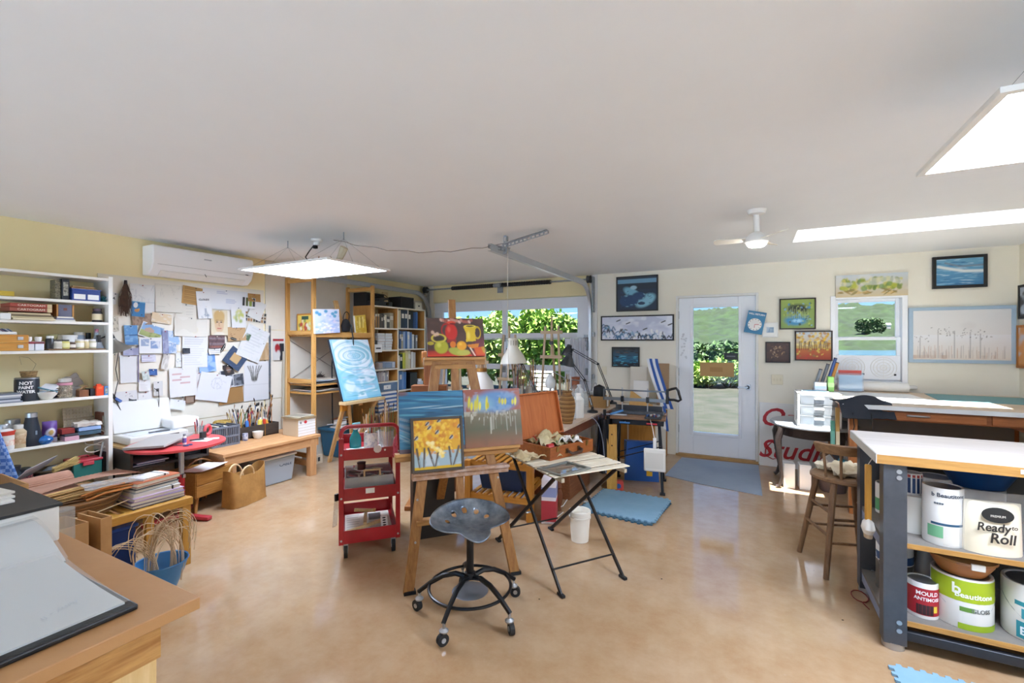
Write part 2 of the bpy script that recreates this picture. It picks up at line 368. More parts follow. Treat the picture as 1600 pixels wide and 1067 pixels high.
g = G(); g.cyl((.84, .03, .93), (.84, .015, .93), .027, n=16); g.bar((.85, .0, .93), (.73, .0, .925), .012, .016); g.cyl((.84, .02, .93), (.84, .0, .93), .009); g.bx((.855, .022, .93), (.04, .014, .07)); g.o('door_handle', STEEL, d, bev=.002)
g = G()
for z in (.3, 1.05, 1.8): g.cyl((.03, .022, z), (.03, .022, z + .1), .008, n=8)
g.o('hinge', STEEL, d)
# double-hung window
d = tag(bpy.data.objects.new('window_1', None), kind='structure'); C.objects.link(d); d.location = (WX0, YB, WZ0)
w_, h_ = WX1 - WX0, WZ1 - WZ0; VIN = mt('#f3f4f6', .35)
g = G(); q = .05
for a in ((0, q, 0, h_), (w_ - q, w_, 0, h_), (q, w_ - q, 0, .03), (q, w_ - q, h_ - .04, h_)): g.box(a[0], a[1], -.015, .15, a[2], a[3])
g.o('window_frame', VIN, d, bev=.004)
for nm, z0, z1, y in (('upper_sash', .49, h_ - .04, .085), ('lower_sash', .03, .52, .045)):
    s_ = G(); e = .035
    for a in ((q, q + e, z0, z1), (w_ - q - e, w_ - q, z0, z1), (q + e, w_ - q - e, z0, z0 + e), (q + e, w_ - q - e, z1 - e, z1)): s_.box(a[0], a[1], y, y + .03, a[2], a[3])
    s_ = s_.o(nm, VIN, d, bev=.003); G().box(q + e, w_ - q - e, y + .012, y + .017, z0 + e, z1 - e).o('pane', glass(), s_)
G().box(-.06, w_ + .06, -.09, -.002, -.035, -.002).o('window_sill', WHITE, d, bev=.004)
# sectional garage door, glazed
gd = tag(bpy.data.objects.new('door_2', None), kind='structure'); C.objects.link(gd); gd.location = (0, YB, 0)
GD = mt('#e6e8ee', .45); rows_ = ((.02, .28), (.66, 1.08), (1.12, 1.54), (1.60, 2.0)); mid = -3.50
gz = [(.0, .12, .56), (.56, .66, 1.06), (1.06, 1.14, 1.53), (1.55, 1.63, 2.0)]
for k, (z0, a, c) in enumerate(gz):
    z1 = gz[k + 1][0] - .006 if k < 3 else 2.16; g = G(); cols_ = ((-4.70, mid - .04), (mid + .04, -2.27))
    if k < 3: cols_ = ((-4.64, mid - .04), (mid + .04, -2.47))
    g.box(GX0, cols_[0][0], .02, .06, z0, z1); g.box(cols_[0][1], cols_[1][0], .02, .06, z0, z1); g.box(cols_[1][1], GX1, .02, .06, z0, z1)
    for x0, x1 in cols_: g.box(x0, x1, .02, .06, z0, a); g.box(x0, x1, .02, .06, c, z1)
    p = g.o('section', GD, gd, bev=.003)
    for x0, x1 in cols_: G().box(x0, x1, .038, .043, a, c).o('pane', glass(), p)
g = G()
for x in (GX0 + .06, mid, GX1 - .06):
    for z in (.56, 1.06, 1.55): g.box(x - .03, x + .03, .012, .02, z - .05, z + .05); g.cyl((x - .03, .008, z), (x + .03, .008, z), .008, n=8)
g.o('hinge', GALV, gd)
# lock bar plate on the right edge of the garage door
g = G(); g.bx((GX1 - .03, .005, 1.44), (.05, .012, .14)); g.cyl((GX1 - .03, -.01, 1.44), (GX1 - .03, .005, 1.44), .03, n=10); g.bar((GX1 - .03, -.012, 1.36), (GX1 - .03, -.012, 1.52), .012, .012); g.o('lock', GALV, gd)
# trim: white board beside the opening
struct(G().box(GX1 + .03, GX1 + .12, YB - .018, YB - .001, 0, ZC - .002), 'trim_1', WHITE, bev=.003)

# ------------------------------------------------------------------ outdoors
GRAV = mt('#33322a', .9, 0, '#1c2410', 1.4, .52, .4, 9., (1, 1, 1), 8.)
struct(G().box(-40, 30, YB + .16, 26, -.22, -.1), 'ground_outside', GRAV, sm=0)
struct(G().box(-40, 30, -30, YF - .16, -.22, -.1), 'yard_behind', mt('#cdd8e6', .8, 0, '#c3cedc', .8), sm=0)  # unseen ground, coloured pale and bluish to bounce cool sunlight into the room
struct(G().add([(-420, 26, -.3), (380, 26, -.3), (380, 160, -3.8), (-420, 160, -3.8)], [(0, 1, 2, 3)]), 'meadow', mt('#4f622e', .9, 0, '#3c5226', .1))
struct(G().add([(-1500, 150, -3.6), (1500, 150, -3.6), (1500, 900, -3.6), (-1500, 900, -3.6)], [(0, 1, 2, 3)]), 'lake', mt('#3a5f80', .12, 0, None, spec=.5))
FOR = mt('#0b1808', .95, 0, '#1f3310', .1, .47, 0, 1, (1, 1, 1), 8.)
def hill(u, v):
    x = -620 + 1300 * u; y = 330 + 330 * v
    h = (30 + 12 * MN.noise(V((x * .004, 2, 0))) + 9 * math.sin(x * .009 + 1.1)) * min(1, v * 1.25) ** .8 + 8 * v
    return (x, y, -4.2 + h + 5.5 * v ** .1 * (MN.noise(V((x * .09, y * .09, 0))) + .7 * MN.noise(V((x * .22, y * .2, 5)))))
struct(G().grid(hill, 360, 110), 'hill', FOR, sm=180)
# house on the far shore
p = uy(1384, 506, 400); hs = thing('house', 'tiny white house among the trees of the far shore', 'house', (p.x, 398, p.z - 3.5))
hs.scale = (.5, .5, .5); G().box(-4, 4, -3, 3, 0, 5).o('wall', mt('#8f8f8c', .7), hs); G().add([(-4.5, -3.4, 5), (4.5, -3.4, 5), (4.5, 3.4, 5), (-4.5, 3.4, 5), (-4.5, 0, 8), (4.5, 0, 8)], [(0, 1, 5, 4), (2, 3, 4, 5), (0, 4, 3), (1, 2, 5), (0, 3, 2, 1)]).o('roof', mt('#8d8f94', .7), hs)
LEAFM = [mt('#64862f', .55, 0, '#86a648', 2.2, .5, spec=.3), mt('#4c6e2a', .55, 0, '#6f8e3c', 2.5, .5, spec=.3), mt('#2c451e', .6, 0, '#3e5a28', 2.5, .5), mt('#74903f', .55, 0, '#94a85a', 2.5, .5)]
def bush(name, label, cat, c, rx, ry, h, n_, m, seed, leaf=.09, group=None, zlow=.0):
    rr = random.Random(seed); t = thing(name, label, cat, c, 0, group); g = G(); lobes = [(rr.uniform(-.55, .55), rr.uniform(-.45, .45), rr.uniform(.3, .78), rr.uniform(.3, .5)) for _ in range(14)]
    for _ in range(n_):
        a, b_, z, q = lobes[rr.randrange(len(lobes))]; d = V((rr.gauss(0, 1), rr.gauss(0, 1), rr.gauss(0, 1))).normalized() * q * rr.uniform(.75, 1.05)
        p = V(((a + d.x) * rx, (b_ + d.y) * ry, max(zlow + .03, (z + d.z * .6) * h))); s_ = leaf * rr.uniform(.6, 1.3)
        e = Euler((rr.uniform(-1.1, 1.1), rr.uniform(-1.1, 1.1), rr.uniform(0, 6.3))).to_matrix().to_4x4(); e.translation = p
        g.add([(-s_, 0, 0), (0, -s_ * .5, s_ * .12), (s_, 0, 0), (0, s_ * .5, s_ * .12)], [(0, 1, 2, 3)], e)
    g.o('foliage', m, t, sm=0, kind='stuff'); s_ = G()
    for _ in range(6): a = rr.uniform(0, 6.3); s_.cyl((.1 * math.cos(a), .1 * math.sin(a), 0), (.5 * rx * math.cos(a), .5 * ry * math.sin(a), h * .6), .03, .012, 6)
    s_.o('stems', mt('#5c4a35', .8), t); return t
HG = 'hedge shrubs beyond the garage door'
for k, (x, y, rx, h, m) in enumerate(((-11.4, 13.2, 1.3, 2.45, 0), (-9.6, 13.0, 1.3, 2.2, 1), (-8.0, 13.4, 1.2, 2.35, 0), (-6.9, 12.6, 1.1, 2.05, 3), (-5.6, 13.2, 1.2, 2.3, 0), (-4.5, 13.4, 1.0, 2.0, 1))):
    bush('hedge_shrub', 'leafy green hedge shrub behind the glazed garage door, %s from the left' % ('first', 'second', 'third', 'fourth', 'fifth', 'sixth')[k], 'shrub', (x, y, -.1), rx, .9, h * 1.2, 3600, LEAFM[m], 40 + k, .12, HG)
for k, (px_, top, y, rx, m) in enumerate(((1082, 570, 17.6, 1.3, 0), (1108, 578, 17.3, 1.1, 3), (1140, 572, 17.6, 1.3, 0), (1164, 565, 18.2, 1.2, 1))):
    p = uy(px_, top, y)
    bush('roadside_bush', 'low leafy bush past the gravel seen through the entrance door, %s from the left' % ('first', 'second', 'third', 'fourth')[k], 'shrub', (p.x, y, -.1), rx, .8, (p.z + .1) * 1.2, 1700, LEAFM[m], 60 + k, .11, 'bushes past the gravel')
for k, (px_, top, y, rx, m, lb) in enumerate(((1105, 542, 33, 3.0, 2, 'round dark green tree in the middle of the entrance door view'), (1150, 552, 34, 3.2, 0, 'light green bushy tree behind the small black notice on the door glass'), (1078, 552, 36, 3., 3, 'pale green bushy tree at the left edge of the door glass'))):
    p = uy(px_, top, y); bush('tree', lb, 'tree', (p.x, y, -.8), rx, 2., (p.z + .8) * 1.15, 2600, LEAFM[m], 70 + k, .22)
for k, (px_, y, h, lb) in enumerate(((1352, 300, 13, 'dark tree clump left of the far white house'), (1370, 302, 14, 'dark pine clump next to the far white house'))):
    p = uy(px_, 519, 372); bush('far_tree', lb, 'tree', (p.x, 372, p.z - 2), 6, 4, h * .8, 1500, LEAFM[2], 80 + k, .9)
# white slatted garden chair outside the garage door
ch = thing('garden_chair', 'white slatted garden chair standing outside beyond the garage door', 'chair', (*uy(848, 600, 9.5).xy, -.1), .5)
for k in range(5): G().bx((0, .2 + k * .03, .5 + k * .1), (.5, .02, .07), (-.3, 0, 0)).o('slat', WHITE, ch)
for k in range(4): G().bx((0, -.2 + k * .11, .4), (.5, .09, .02)).o('slat', WHITE, ch)
for x in (-.24, .24):
    for y in (-.24, .2): G().box(x - .02, x + .02, y - .02, y + .02, 0, .6 if y < 0 else 1.0).o('leg', WHITE, ch)
    G().box(x - .04, x + .04, -.28, .24, .58, .61).o('armrest', WHITE, ch)
# ------------------------------------------------------------------ lamps and things on the ceiling
def panel_lamp(label, x0, x1, y0, y1, z, cable):
    t = thing('panel_lamp', label, 'ceiling lamp', ((x0 + x1) / 2, (y0 + y1) / 2, z), 0, 'flat LED panels hanging from wires'); w_, d = x1 - x0, y1 - y0
    g = G(); q = .022
    for a in ((-w_ / 2, -w_ / 2 + q, -d / 2, d / 2), (w_ / 2 - q, w_ / 2, -d / 2, d / 2), (-w_ / 2 + q, w_ / 2 - q, -d / 2, -d / 2 + q), (-w_ / 2 + q, w_ / 2 - q, d / 2 - q, d / 2)): g.box(*a, 0, .012)
    g.box(-w_ / 2, w_ / 2, -d / 2, d / 2, .012, .016); g.o('frame', WHITE, t)
    G().box(-w_ / 2 + q, w_ / 2 - q, -d / 2 + q, d / 2 - q, .004, .008).o('diffuser', emit('#d8e6ff', PANEL_POWER), t)
    G().box(-.18, .18, -.06, .06, .016, .05).o('driver_box', GALV, t, bev=.004)
    up = ZC - z
    for sx in (-1, 1):
        G().cyl((sx * w_ * .32, 0, up), (sx * w_ * .32, 0, up - .07), .005, n=6).o('hook', GALV, t)
        for cx_ in (-.16, .16):
            for sy in (-1, 1): G().tube([(sx * w_ * .32, 0, up - .06), (sx * w_ * .32 + cx_, sy * d * .42, .016)], .0012, 4).o('wire', GALV, t)
    G().tube(cable, .0055, 6).o('cable', BLACK, t)
    return t
up = ZC - 2.15
p1 = panel_lamp('flat LED panel lamp hanging over the left side of the room', -4.13, -2.96, 2.49, 3.20, 2.15, [(-.1, .1, up - .02), (-.17, .08, up - .1), (-.15, .02, .14), (-.06, .02, .045)])
p2 = panel_lamp('flat LED panel lamp hanging at the upper right with a thick black cable', .575, 1.79, 1.65, 2.34, 2.15, [(-.05, -.1, up), (-.16, -.18, up - .08), (-.19, -.16, .18), (-.16, -.08, .08), (-.1, -.02, .045)])
# ceiling rose above the left lamp
t = thing('ceiling_socket', 'white ceiling socket with a plug above the left panel lamp', 'socket', (-3.62, 2.93, ZC), 0)
G().lathe([(.0, -.001), (.055, -.001), (.05, -.02), (.028, -.03), (.026, -.055), (0, -.056)], 18).o('rose', WHITE, t); G().bx((-.02, 0, -.07), (.035, .03, .03)).o('plug', BLACK, t, bev=.004)
# dried flower bunch lying on the lamp
t = thing('dried_bouquet', 'brown dried flower bunch lying on top of the left panel lamp', 'dried flowers', (-3.38, 2.86, 2.17))
g = G()
for _ in range(150):
    p = V((R.uniform(-.17, .1), R.gauss(0, .04), .02 + abs(R.gauss(0, .025)))); q = V((R.uniform(-1, 1), R.uniform(-1, 1), R.uniform(-.3, 1))).normalized() * .03
    g.add([p - q, p + q.cross(V((0, 0, 1))) * .35, p + q, p - q.cross(V((0, 0, 1))) * .35 + V((0, 0, .01))], [(0, 1, 2, 3)])
g.o('petals', mt('#a5763c', .8, 0, '#7d5226', 20.), t, sm=0, kind='stuff')
G().tube([(.08, 0, .03), (.14, 0, .06), (.2, 0, .16)], [.02, .025, .035], 8).o('wrapper', mt('#c9bba0', .7), t)
# sagging cable from the lamp to the door rail
a = V((-3.36, 2.9, 2.42)); b_ = V((-1.98, 3.6, 2.38)); pts = [a.lerp(b_, k / 16) + V((0, 0, -.09 * math.sin(math.pi * k / 16) + .008 * math.sin(k * 2.1))) for k in range(17)]
tag(G().tube(pts, .003, 5).o('sagging_cable', mt('#77736c', .6)), 'thin grey cable sagging across the ceiling to the garage rail', 'cable')
# ceiling fan
t = thing('ceiling_fan', 'small white ceiling fan with a round lamp near the skylight', 'fan', (.03, 3.77, ZC), .35)
G().lathe([(0, -.002), (.065, -.002), (.055, -.03), (.022, -.04), (.02, -.17), (0, -.17)], 20).o('downrod', WHITE, t)
G().lathe([(.02, -.16), (.05, -.175), (.075, -.205), (.078, -.235), (.06, -.25), (0, -.25)], 20).o('motor', WHITE, t)
G().lathe([(.0, -.275), (.05, -.268), (.066, -.25), (.06, -.248)], 20).o('light', emit('#fff8ee', 25.), t)
for k in range(3):
    a = k * 2.0944 + 2.9; m = MX.Rotation(a, 4, 'Z') @ MX.Translation((0, 0, -.215)) @ MX.Rotation(.28, 4, 'X')
    G().prism([(.06, -.02), (.12, -.035), (.27, -.04), (.285, -.02), (.285, .02), (.27, .035), (.12, .03), (.06, .02)], -.003, .003, m).o('blade', OFFW, t)
# garage door hardware: torsion tube with springs, two tracks
t = thing('torsion_bar', 'garage door torsion bar with two long black springs above the door', 'door spring', (0, YB - .11, 2.385))
G().cyl((-4.98, 0, 0), (-2.02, 0, 0), .013, n=10).o('shaft', GALV, t)
for x0, x1 in ((-4.42, -3.63), (-3.47, -2.64)):
    g = G(); m = 40; g.lathe([(.03 + .004 * (k % 2), (x1 - x0) * k / m) for k in range(m + 1)], 12, mx=MX.Translation((x0, 0, 0)) @ MX.Rotation(math.pi / 2, 4, 'Y')); g.o('spring', BLACK, t, sm=20)
g = G(); g.bx((-3.55, .045, .0), (.12, .1, .012)); g.bx((-3.55, .09, -.03), (.1, .01, .16)); g.cyl((-3.61, 0, 0), (-3.49, 0, 0), .034); g.o('bracket', GALV, t)
for x in (-4.97, -2.05):
    G().lathe([(.015, -.03), (.055, -.028), (.05, 0), (.055, .028), (.015, .03)], 16, mx=MX.Translation((x, 0, 0)) @ MX.Rotation(math.pi / 2, 4, 'Y')).o('cable_drum', DGREY, t)
    G().bx((x + (.05 if x > -3 else -.05), .05, -.02), (.008, .12, .12)).o('end_plate', GALV, t)
def track(label, x, yend, sgn):
    t = thing('door_track', label, 'door rail', (x, YB, 0), 0, 'galvanised garage door rails'); prof = [(.0, .03), (.0, -.03)]
    path = [(0, -.07, z) for z in (0, .8, 1.6, 1.85)] + [(0, -.07 - .38 * (1 - math.cos(a)), 1.93 + .38 * math.sin(a)) for a in [k * math.pi / 16 for k in range(9)]] + [(0, yend - YB, 2.33)]
    g = G(); P = [V(p) for p in path]; vs = []; fs = []
    for i, p in enumerate(P):
        d = (P[min(i + 1, len(P) - 1)] - P[max(i - 1, 0)]).normalized(); nrm = d.cross(V((1, 0, 0)))
        for u, v in ((.03 * sgn, .032), (.03 * sgn, .028), (-.0 * sgn, .028), (0, -.028), (.03 * sgn, -.028), (.03 * sgn, -.032), (-.004 * sgn, -.032), (-.004 * sgn, .032)): vs.append(p + V((u, 0, 0)) + nrm * v)
    k = 8
    for i in range(len(P) - 1):
        for j in range(k): fs.append((i * k + j, i * k + (j + 1) % k, (i + 1) * k + (j + 1) % k, (i + 1) * k + j))
    g.add(vs, fs).o('rail', mt('#c3c7cc', .35, .6), t)
    for z in (.35, 1.0, 1.6): G().bx((-.02 * sgn, -.035, z), (.03, .07, .06)).o('wall_bracket', GALV, t)
    G().bx((-.03 * sgn, -.07, 2.17), (.012, .1, .5)).o('flag_plate', GALV, t)
    return t
track('galvanised garage door rail curving down beside the tall wooden shelves', -4.93, 3.7, 1)
tr = track('galvanised garage door rail running under the ceiling to the middle of the room', -2.03, 3.45, -1)
def perf(a, b_, t):
    a, b_ = V(a), V(b_); d = (b_ - a); L = d.length; d.normalize(); u = V((0, 0, 1)) if abs(d.z) < .9 else V((1, 0, 0)); s_ = d.cross(u).normalized(); n_ = int(L / .04); g = G(); w_ = .034
    u2 = s_.cross(d)
    for e in (-1, 1): g.bar(a + u2 * e * w_ * .38, b_ + u2 * e * w_ * .38, .003, w_ * .24, u2)
    for k in range(n_ + 1): p = a + d * (L * k / n_); g.bar(p - u2 * w_ * .4, p + u2 * w_ * .4, .0028, .014, d)
    g.bar(a + u2 * w_ * .5 + s_ * .015, b_ + u2 * w_ * .5 + s_ * .015, .03, .003, u2)
    g.o('perforated_angle', GALV, t)
perf((.04, 3.6 - YB, 2.36), (.50, 3.56 - YB, 2.43), tr); perf((.05, 3.62 - YB, 2.30), (.05, 3.62 - YB, 2.455), tr); perf((-.05, 3.5 - YB, 2.35), (.07, 3.66 - YB, 2.33), tr)
tag(G().tube([(-1.93, 3.58, 2.34), (-1.935, 3.585, 1.9), (-1.93, 3.59, 1.45), (-1.93, 3.59, 1.15)], .0022, 5).o('pull_cord', mt('#cfc9bd', .7)), 'white cord hanging from the end of the garage rail', 'cord')
# split air conditioner
t = thing('air_conditioner', 'white split air conditioner high on the yellow wall', 'air conditioner', (XL + .015, 2.63, 2.12))
prof = [(0, 0), (.10, 0), (.17, .05), (.2, .12), (.2, .25), (.185, .275), (0, .275)]
g = G(); g.prism([(x, z) for x, z in prof], -.475, .475, MX.Rotation(math.pi / 2, 4, 'X')); g.o('housing', mt('#eeeeee', .35), t, bev=.008)
G().add([(.202, -.44, .10), (.202, .44, .10), (.202, .44, .098), (.202, -.44, .098)], [(0, 1, 2, 3)]).o('seam', DGREY, t)
G().prism([(.108, -.004), (.172, .042), (.168, .048), (.104, .002)], -.40, .40, MX.Rotation(math.pi / 2, 4, 'X')).o('louvre', WHITE, t)
G().bx((.203, .0, .2), (.003, .07, .012)).o('badge', mt('#b9bcc0', .4), t); G().bx((.203, .40, .1), (.003, .03, .008)).o('indicator', DGREY, t)
G().tube([(.17, -.02, .07), (.175, .0, .03)], .003).o('vane', DGREY, t)
# ------------------------------------------------------------------ left wall: pinned papers
PINS = [mt(c, .4) for c in ('#20304a', '#8c1f1f', '#d8d4c8', '#2a2a2a')]
LAYER = [0]
def zz(x, y): return 170 + x * .2061, 420 + y * .2062
def pin(x0, y0, x1, y1, rot, cv, label, cat='paper', curl=.012, name='pinned_sheet', group=None, thick=None):
    cx_, cy_ = (x0 + x1) / 2, (y0 + y1) / 2
    a = ux(*zz(x0, cy_)); b = ux(*zz(x1, cy_)); top = ux(*zz(cx_, y0)); bot = ux(*zz(cx_, y1))
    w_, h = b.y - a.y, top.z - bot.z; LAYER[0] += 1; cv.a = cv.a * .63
    off = .016 + .0022 * (LAYER[0] % 9); r = random.Random(LAYER[0]); k1, k2 = r.uniform(.2, 1), r.uniform(.2, 1)
    t = thing(name, label, cat, (XL + off, (a.y + b.y) / 2, (top.z + bot.z) / 2), group=group, rot=(math.radians(rot), 0, 0))
    cv.o('sheet', w_, h, t, (0, 0, -h / 2), math.pi / 2, m=vcol(.65), fn=lambda u, v: curl * ((1 - v) ** 2 * k1 + abs(u - .5) ** 2 * k2 * 1.5))
    if thick: thick(t, w_, h)
    else: G().lathe([(0, .012), (.005, .01), (.005, .007), (.0025, .005), (.0025, 0), (0, 0)], 8, mx=MX.Rotation(math.pi / 2, 4, 'Y') @ MX.Translation((0, 0, .0))).o('pushpin', PINS[LAYER[0] % 4], t, loc=(.0, 0, h / 2 - .012))
    return t
def pc(w_, h, bg, s=1): return Cv(w_, h, bg, s)
W1, W2, W3 = '#efece6', '#f3f2ef', '#ebe3d2'
c = pc(30, 34, W1, 1).scrib(14, '#b9bcc4', .15, .2, .85, .9, .012, .35, .6); pin(150, 118, 340, 330, 0, c, 'large white sheet with a faint pencil drawing beside the hanging horsehair', 'drawing')
c = pc(30, 32, W3, 2).scrib(10, '#c4beb2', ln=.3, k=.5); pin(340, 120, 545, 330, 0, c, 'blank cream sheet at the top of the pinned papers', 'paper')
c = pc(36, 26, '#c9994f', 3).rows(9, '#6b4a22', .08, .1, .92, .9, .5); pin(545, 140, 735, 275, -6, c, 'tan kraft sheet covered in brown handwriting', 'note')
c = pc(60, 26, '#f1f1f1', 4); [c.rows(4, '#6f86c8', x, y, x + .3, y + .25, .5) for x, y in ((.5, .35), (.3, .6))]; pin(700, 160, 1040, 310, -1, c, 'wide white sheet with faint blue handwriting', 'note')
t = pin(655, 172, 765, 378, 4, pc(16, 28, '#f4f3f0', 5).scrib(6, '#9aa6b4', .2, .1, .8, .45, .02, .3), 'white note lettered clouds in black brush', 'note')
letters('CLOUDS', .026, BLACK, t, (.004, .0, .055), (math.pi / 2, 0, math.pi / 2), bold=.0006, shear=.2); 
c = pc(34, 48, '#e9d9b8', 6); c.ell(.5, .45, .3, .4, '#e3bf98', 1, .2); c.ell(.5, .78, .36, .24, '#d6b070', 1, .25); c.ell(.3, .66, .12, .22, '#d6b070', .8); c.ell(.72, .66, .1, .2, '#d6b070', .8)
for x in (.38, .62): c.ell(x, .52, .07, .025, '#5b4a3c'); c.line([(x - .07, .585), (x + .07, .59)], .012, '#9a7448')
c.line([(.5, .5), (.48, .38), (.53, .37)], .012, '#b98a60').line([(.4, .27), (.6, .27)], .02, '#c2685e').ell(.5, .04, .4, .12, '#efe6d2', 1, .4); pin(760, 314, 886, 502, 0, c, 'pale coloured-pencil portrait of a face pinned at the centre', 'drawing')
c = pc(26, 34, W2, 7); [c.ell(R.uniform(.2, .8), R.uniform(.25, .85), .12, .12, R.choice(['#c9cf5a', '#a9b94a', '#e0d870']), .7, .6) for _ in range(16)]; pin(915, 290, 1025, 446, 2, c, 'small watercolour with yellow green leaves', 'painting')
c = pc(28, 24, W2, 8); [c.rect(x, .2, x + .2, .95, cc) for x, cc in ((.02, '#2d2d2d'), (.28, '#55612f'), (.54, '#8a9a3c'), (.78, '#3c3c3c'))]; pin(996, 218, 1095, 300, -3, c, 'card of dark and olive colour swatches', 'swatch card')
c = pc(48, 24, '#e8e0cc', 9); [c.rect(.03 + i * .12, .1 + j * .3, .12 + i * .12, .34 + j * .3, R.choice(['#2b2b2b', '#7a5a3a', '#b98a5a', '#55553a', '#3a3a4a'])) for i in range(8) for j in range(3)]; pin(1022, 328, 1188, 408, -6, c, 'swatch chart of small brown and black squares', 'swatch card')
pin(1060, 240, 1165, 385, -24, pc(10, 12, '#f4f2ec', 10), 'white folded sheet hanging as a triangle over the swatch chart', 'paper', .02)
c = pc(26, 26, '#2d7fb4', 11); c.ell(.42, .4, .2, .12, '#c98a3a', 1, .3).ell(.55, .48, .08, .08, '#d89a4a'); c.rect(0, .94, 1, 1, '#7fb8d8'); pin(160, 248, 264, 362, -4, c, 'bright blue card with a small orange bird', 'card')
c = pc(34, 16, '#a98a70', 12).noise(12, 3, '#8a6a50', .5); pin(165, 340, 312, 425, 4, c, 'brown wood-grain strip of paper', 'paper')
c = pc(34, 18, '#ecd0a8', 13).noise(6, 4, '#f2e2c8', .5); pin(312, 338, 465, 412, -8, c, 'peach watercolour strip with a sharp corner', 'painting')
c = pc(44, 30, '#8fb4dc', 14); c.grad('#9aa65a', '#b9c07a', 0, .45).noise(8, 6, '#7d8a4a', .5, .7, .12, 0, .45).poly([(.2, .4), (.6, .42), (.62, .6), (.4, .74), (.2, .58)], '#c9a890').rect(0, 0, 1, .05, W2).rect(0, .95, 1, 1, W2).rect(0, 0, .04, 1, W2).rect(.96, 0, 1, 1, W2); pin(222, 420, 398, 528, -20, c, 'tilted landscape photo with a house and a blue sky', 'photo')
c = pc(22, 30, '#5f9ad0', 15).grad('#3f78b0', '#6fa4d4', 0, .45).line([(0, .48), (1, .5)], .03, '#2f5c88').noise(4, 9, '#8fbce0', .55, .7); pin(105, 428, 206, 576, 2, c, 'blue photo of water behind the metal lamp', 'photo')
c = pc(34, 26, W2, 16); c.rect(.1, .45, .45, .9, '#7f9ac0', .8).rect(.5, .3, .92, .75, '#5f8ac4', .8).noise(6, 5, W2, .55, .8); pin(216, 520, 388, 640, 0, c, 'white sheet with two blue sea photos', 'photo')
pin(390, 466, 436, 642, 1, pc(8, 26, '#8f93b4', 17).noise(3, 6, '#a9adc8', .5), 'narrow grey purple paper strip', 'paper')
c = pc(20, 22, '#a9c8ea', 18).noise(4, 5, '#dfe9f4', .5); pin(436, 470, 528, 575, 2, c, 'pale blue cloud study beside the purple strip', 'painting')
c = pc(28, 36, W3, 19).rows(5, '#b9b4a8', .5, .5, .9, .9, .4); pin(498, 265, 655, 482, 1, c, 'cream sheet with small grey notes at its corner', 'note')
c = pc(44, 26, '#f0e9da', 20); c.ell(.6, .35, .12, .2, '#e8d888', .8, .8).ell(.58, .4, .05, .08, '#c9a94a', .8); pin(486, 368, 737, 512, -1, c, 'cream sheet with a small yellow flower', 'drawing')
c = pc(34, 44, W2, 21).rows(13, '#b4b4b8', .08, .08, .92, .92, .35); pin(545, 505, 737, 746, -1, c, 'white typed letter at the centre of the wall', 'letter')
c = pc(24, 20, '#7a5a5a', 22); [c.rect(0, y, 1, y + .1, cc) for y, cc in ((.1, '#a05a4a'), (.3, '#8a7a80'), (.5, '#5a4048'), (.72, '#93858a'))]; c.noise(14, 6, '#4a343a', .6, .7); pin(747, 504, 868, 602, 0, c, 'reddish photo of striped woven cloth', 'photo')
pin(743, 600, 835, 645, 3, pc(18, 10, W2, 23).rows(3, '#333333', .1, .2, .9, .8, .6), 'small white slip with black handwriting', 'note')
c = pc(26, 22, '#cfa878', 24).scrib(8, '#8a6238', ln=.3); pin(885, 440, 1024, 545, 3, c, 'tan sheet with a brown ink sketch', 'drawing')
c = pc(34, 44, '#f1f1f0', 25).rows(9, '#c0c4c8', .2, .2, .9, .9, .35); c.rect(.1, .5, .3, .7, '#5f7a5a'); c.noise(9, 9, '#dfe6dc', .6, .5); pin(990, 440, 1170, 690, -24, c, 'tilted white letter with a green printed square', 'letter')
c = pc(36, 32, '#3c506e', 26); c.rect(.28, .28, .72, .74, '#d8b27a').ring(.5, .5, .42, .42, .02, '#55698a'); pin(868, 612, 1020, 748, -38, c, 'dark blue mat with a tan window hung as a diamond', 'picture mat')
c = pc(26, 28, '#6f9fdc', 27).noise(3, 5, '#a9c8f0', .5); pin(672, 640, 800, 782, 4, c, 'blue sky photo under the blue mat', 'photo')
c = pc(34, 52, '#eeeeee', 28); c.ell(.42, .55, .12, .09, '#8a8a80', .8, .5)
for a in (-.3, -.2, -.08, .08, .2, .3): c.line([(.42 + a * .3, .52), (.42 + a * .5, .72), (.42 + a * .9, .88)], .012, '#55524a', .9)
c.line([(.0, .42), (1, .42)], .006, '#c9c9c9'); pin(1016, 702, 1202, 996, -1, c, 'white sheet with a pencil drawing of branching twigs', 'drawing')
c = pc(30, 30, '#b0834a', 30); pin(820, 880, 1008, 1018, 3, c, 'torn tan cardboard sheet at the bottom right of the papers', 'cardboard')
c = pc(16, 20, '#2f2624', 31); c.ell(.5, .5, .26, .32, '#8a6a58', 1, .4); pin(862, 722, 932, 806, 14, c, 'small dark oval portrait card', 'card')
c = pc(20, 28, '#e4e4e4', 32); c.rect(.08, .5, .92, .95, '#2c3442').rect(.08, .1, .92, .45, '#6a6f78').noise(6, 6, '#aab0b8', .6, .6); pin(835, 766, 936, 902, 6, c, 'pair of black and white snapshots on a card', 'photo')
c = pc(18, 18, '#d8d8d8', 33); c.rect(.06, .1, .94, .92, '#3c4048').noise(5, 5, '#8a8f98', .5, .8); pin(934, 794, 1012, 888, 5, c, 'black and white snapshot of rooftops', 'photo')
c = pc(44, 40, '#f0f0f3', 34); c.ring(.55, .65, .16, .2, .06, '#c0c2c8', .8).scrib(12, '#cfd0d6', .35, .45, .8, .85, .01, .2); pin(660, 795, 905, 1000, -13, c, 'large tilted white sheet with a faint round sketch', 'drawing')
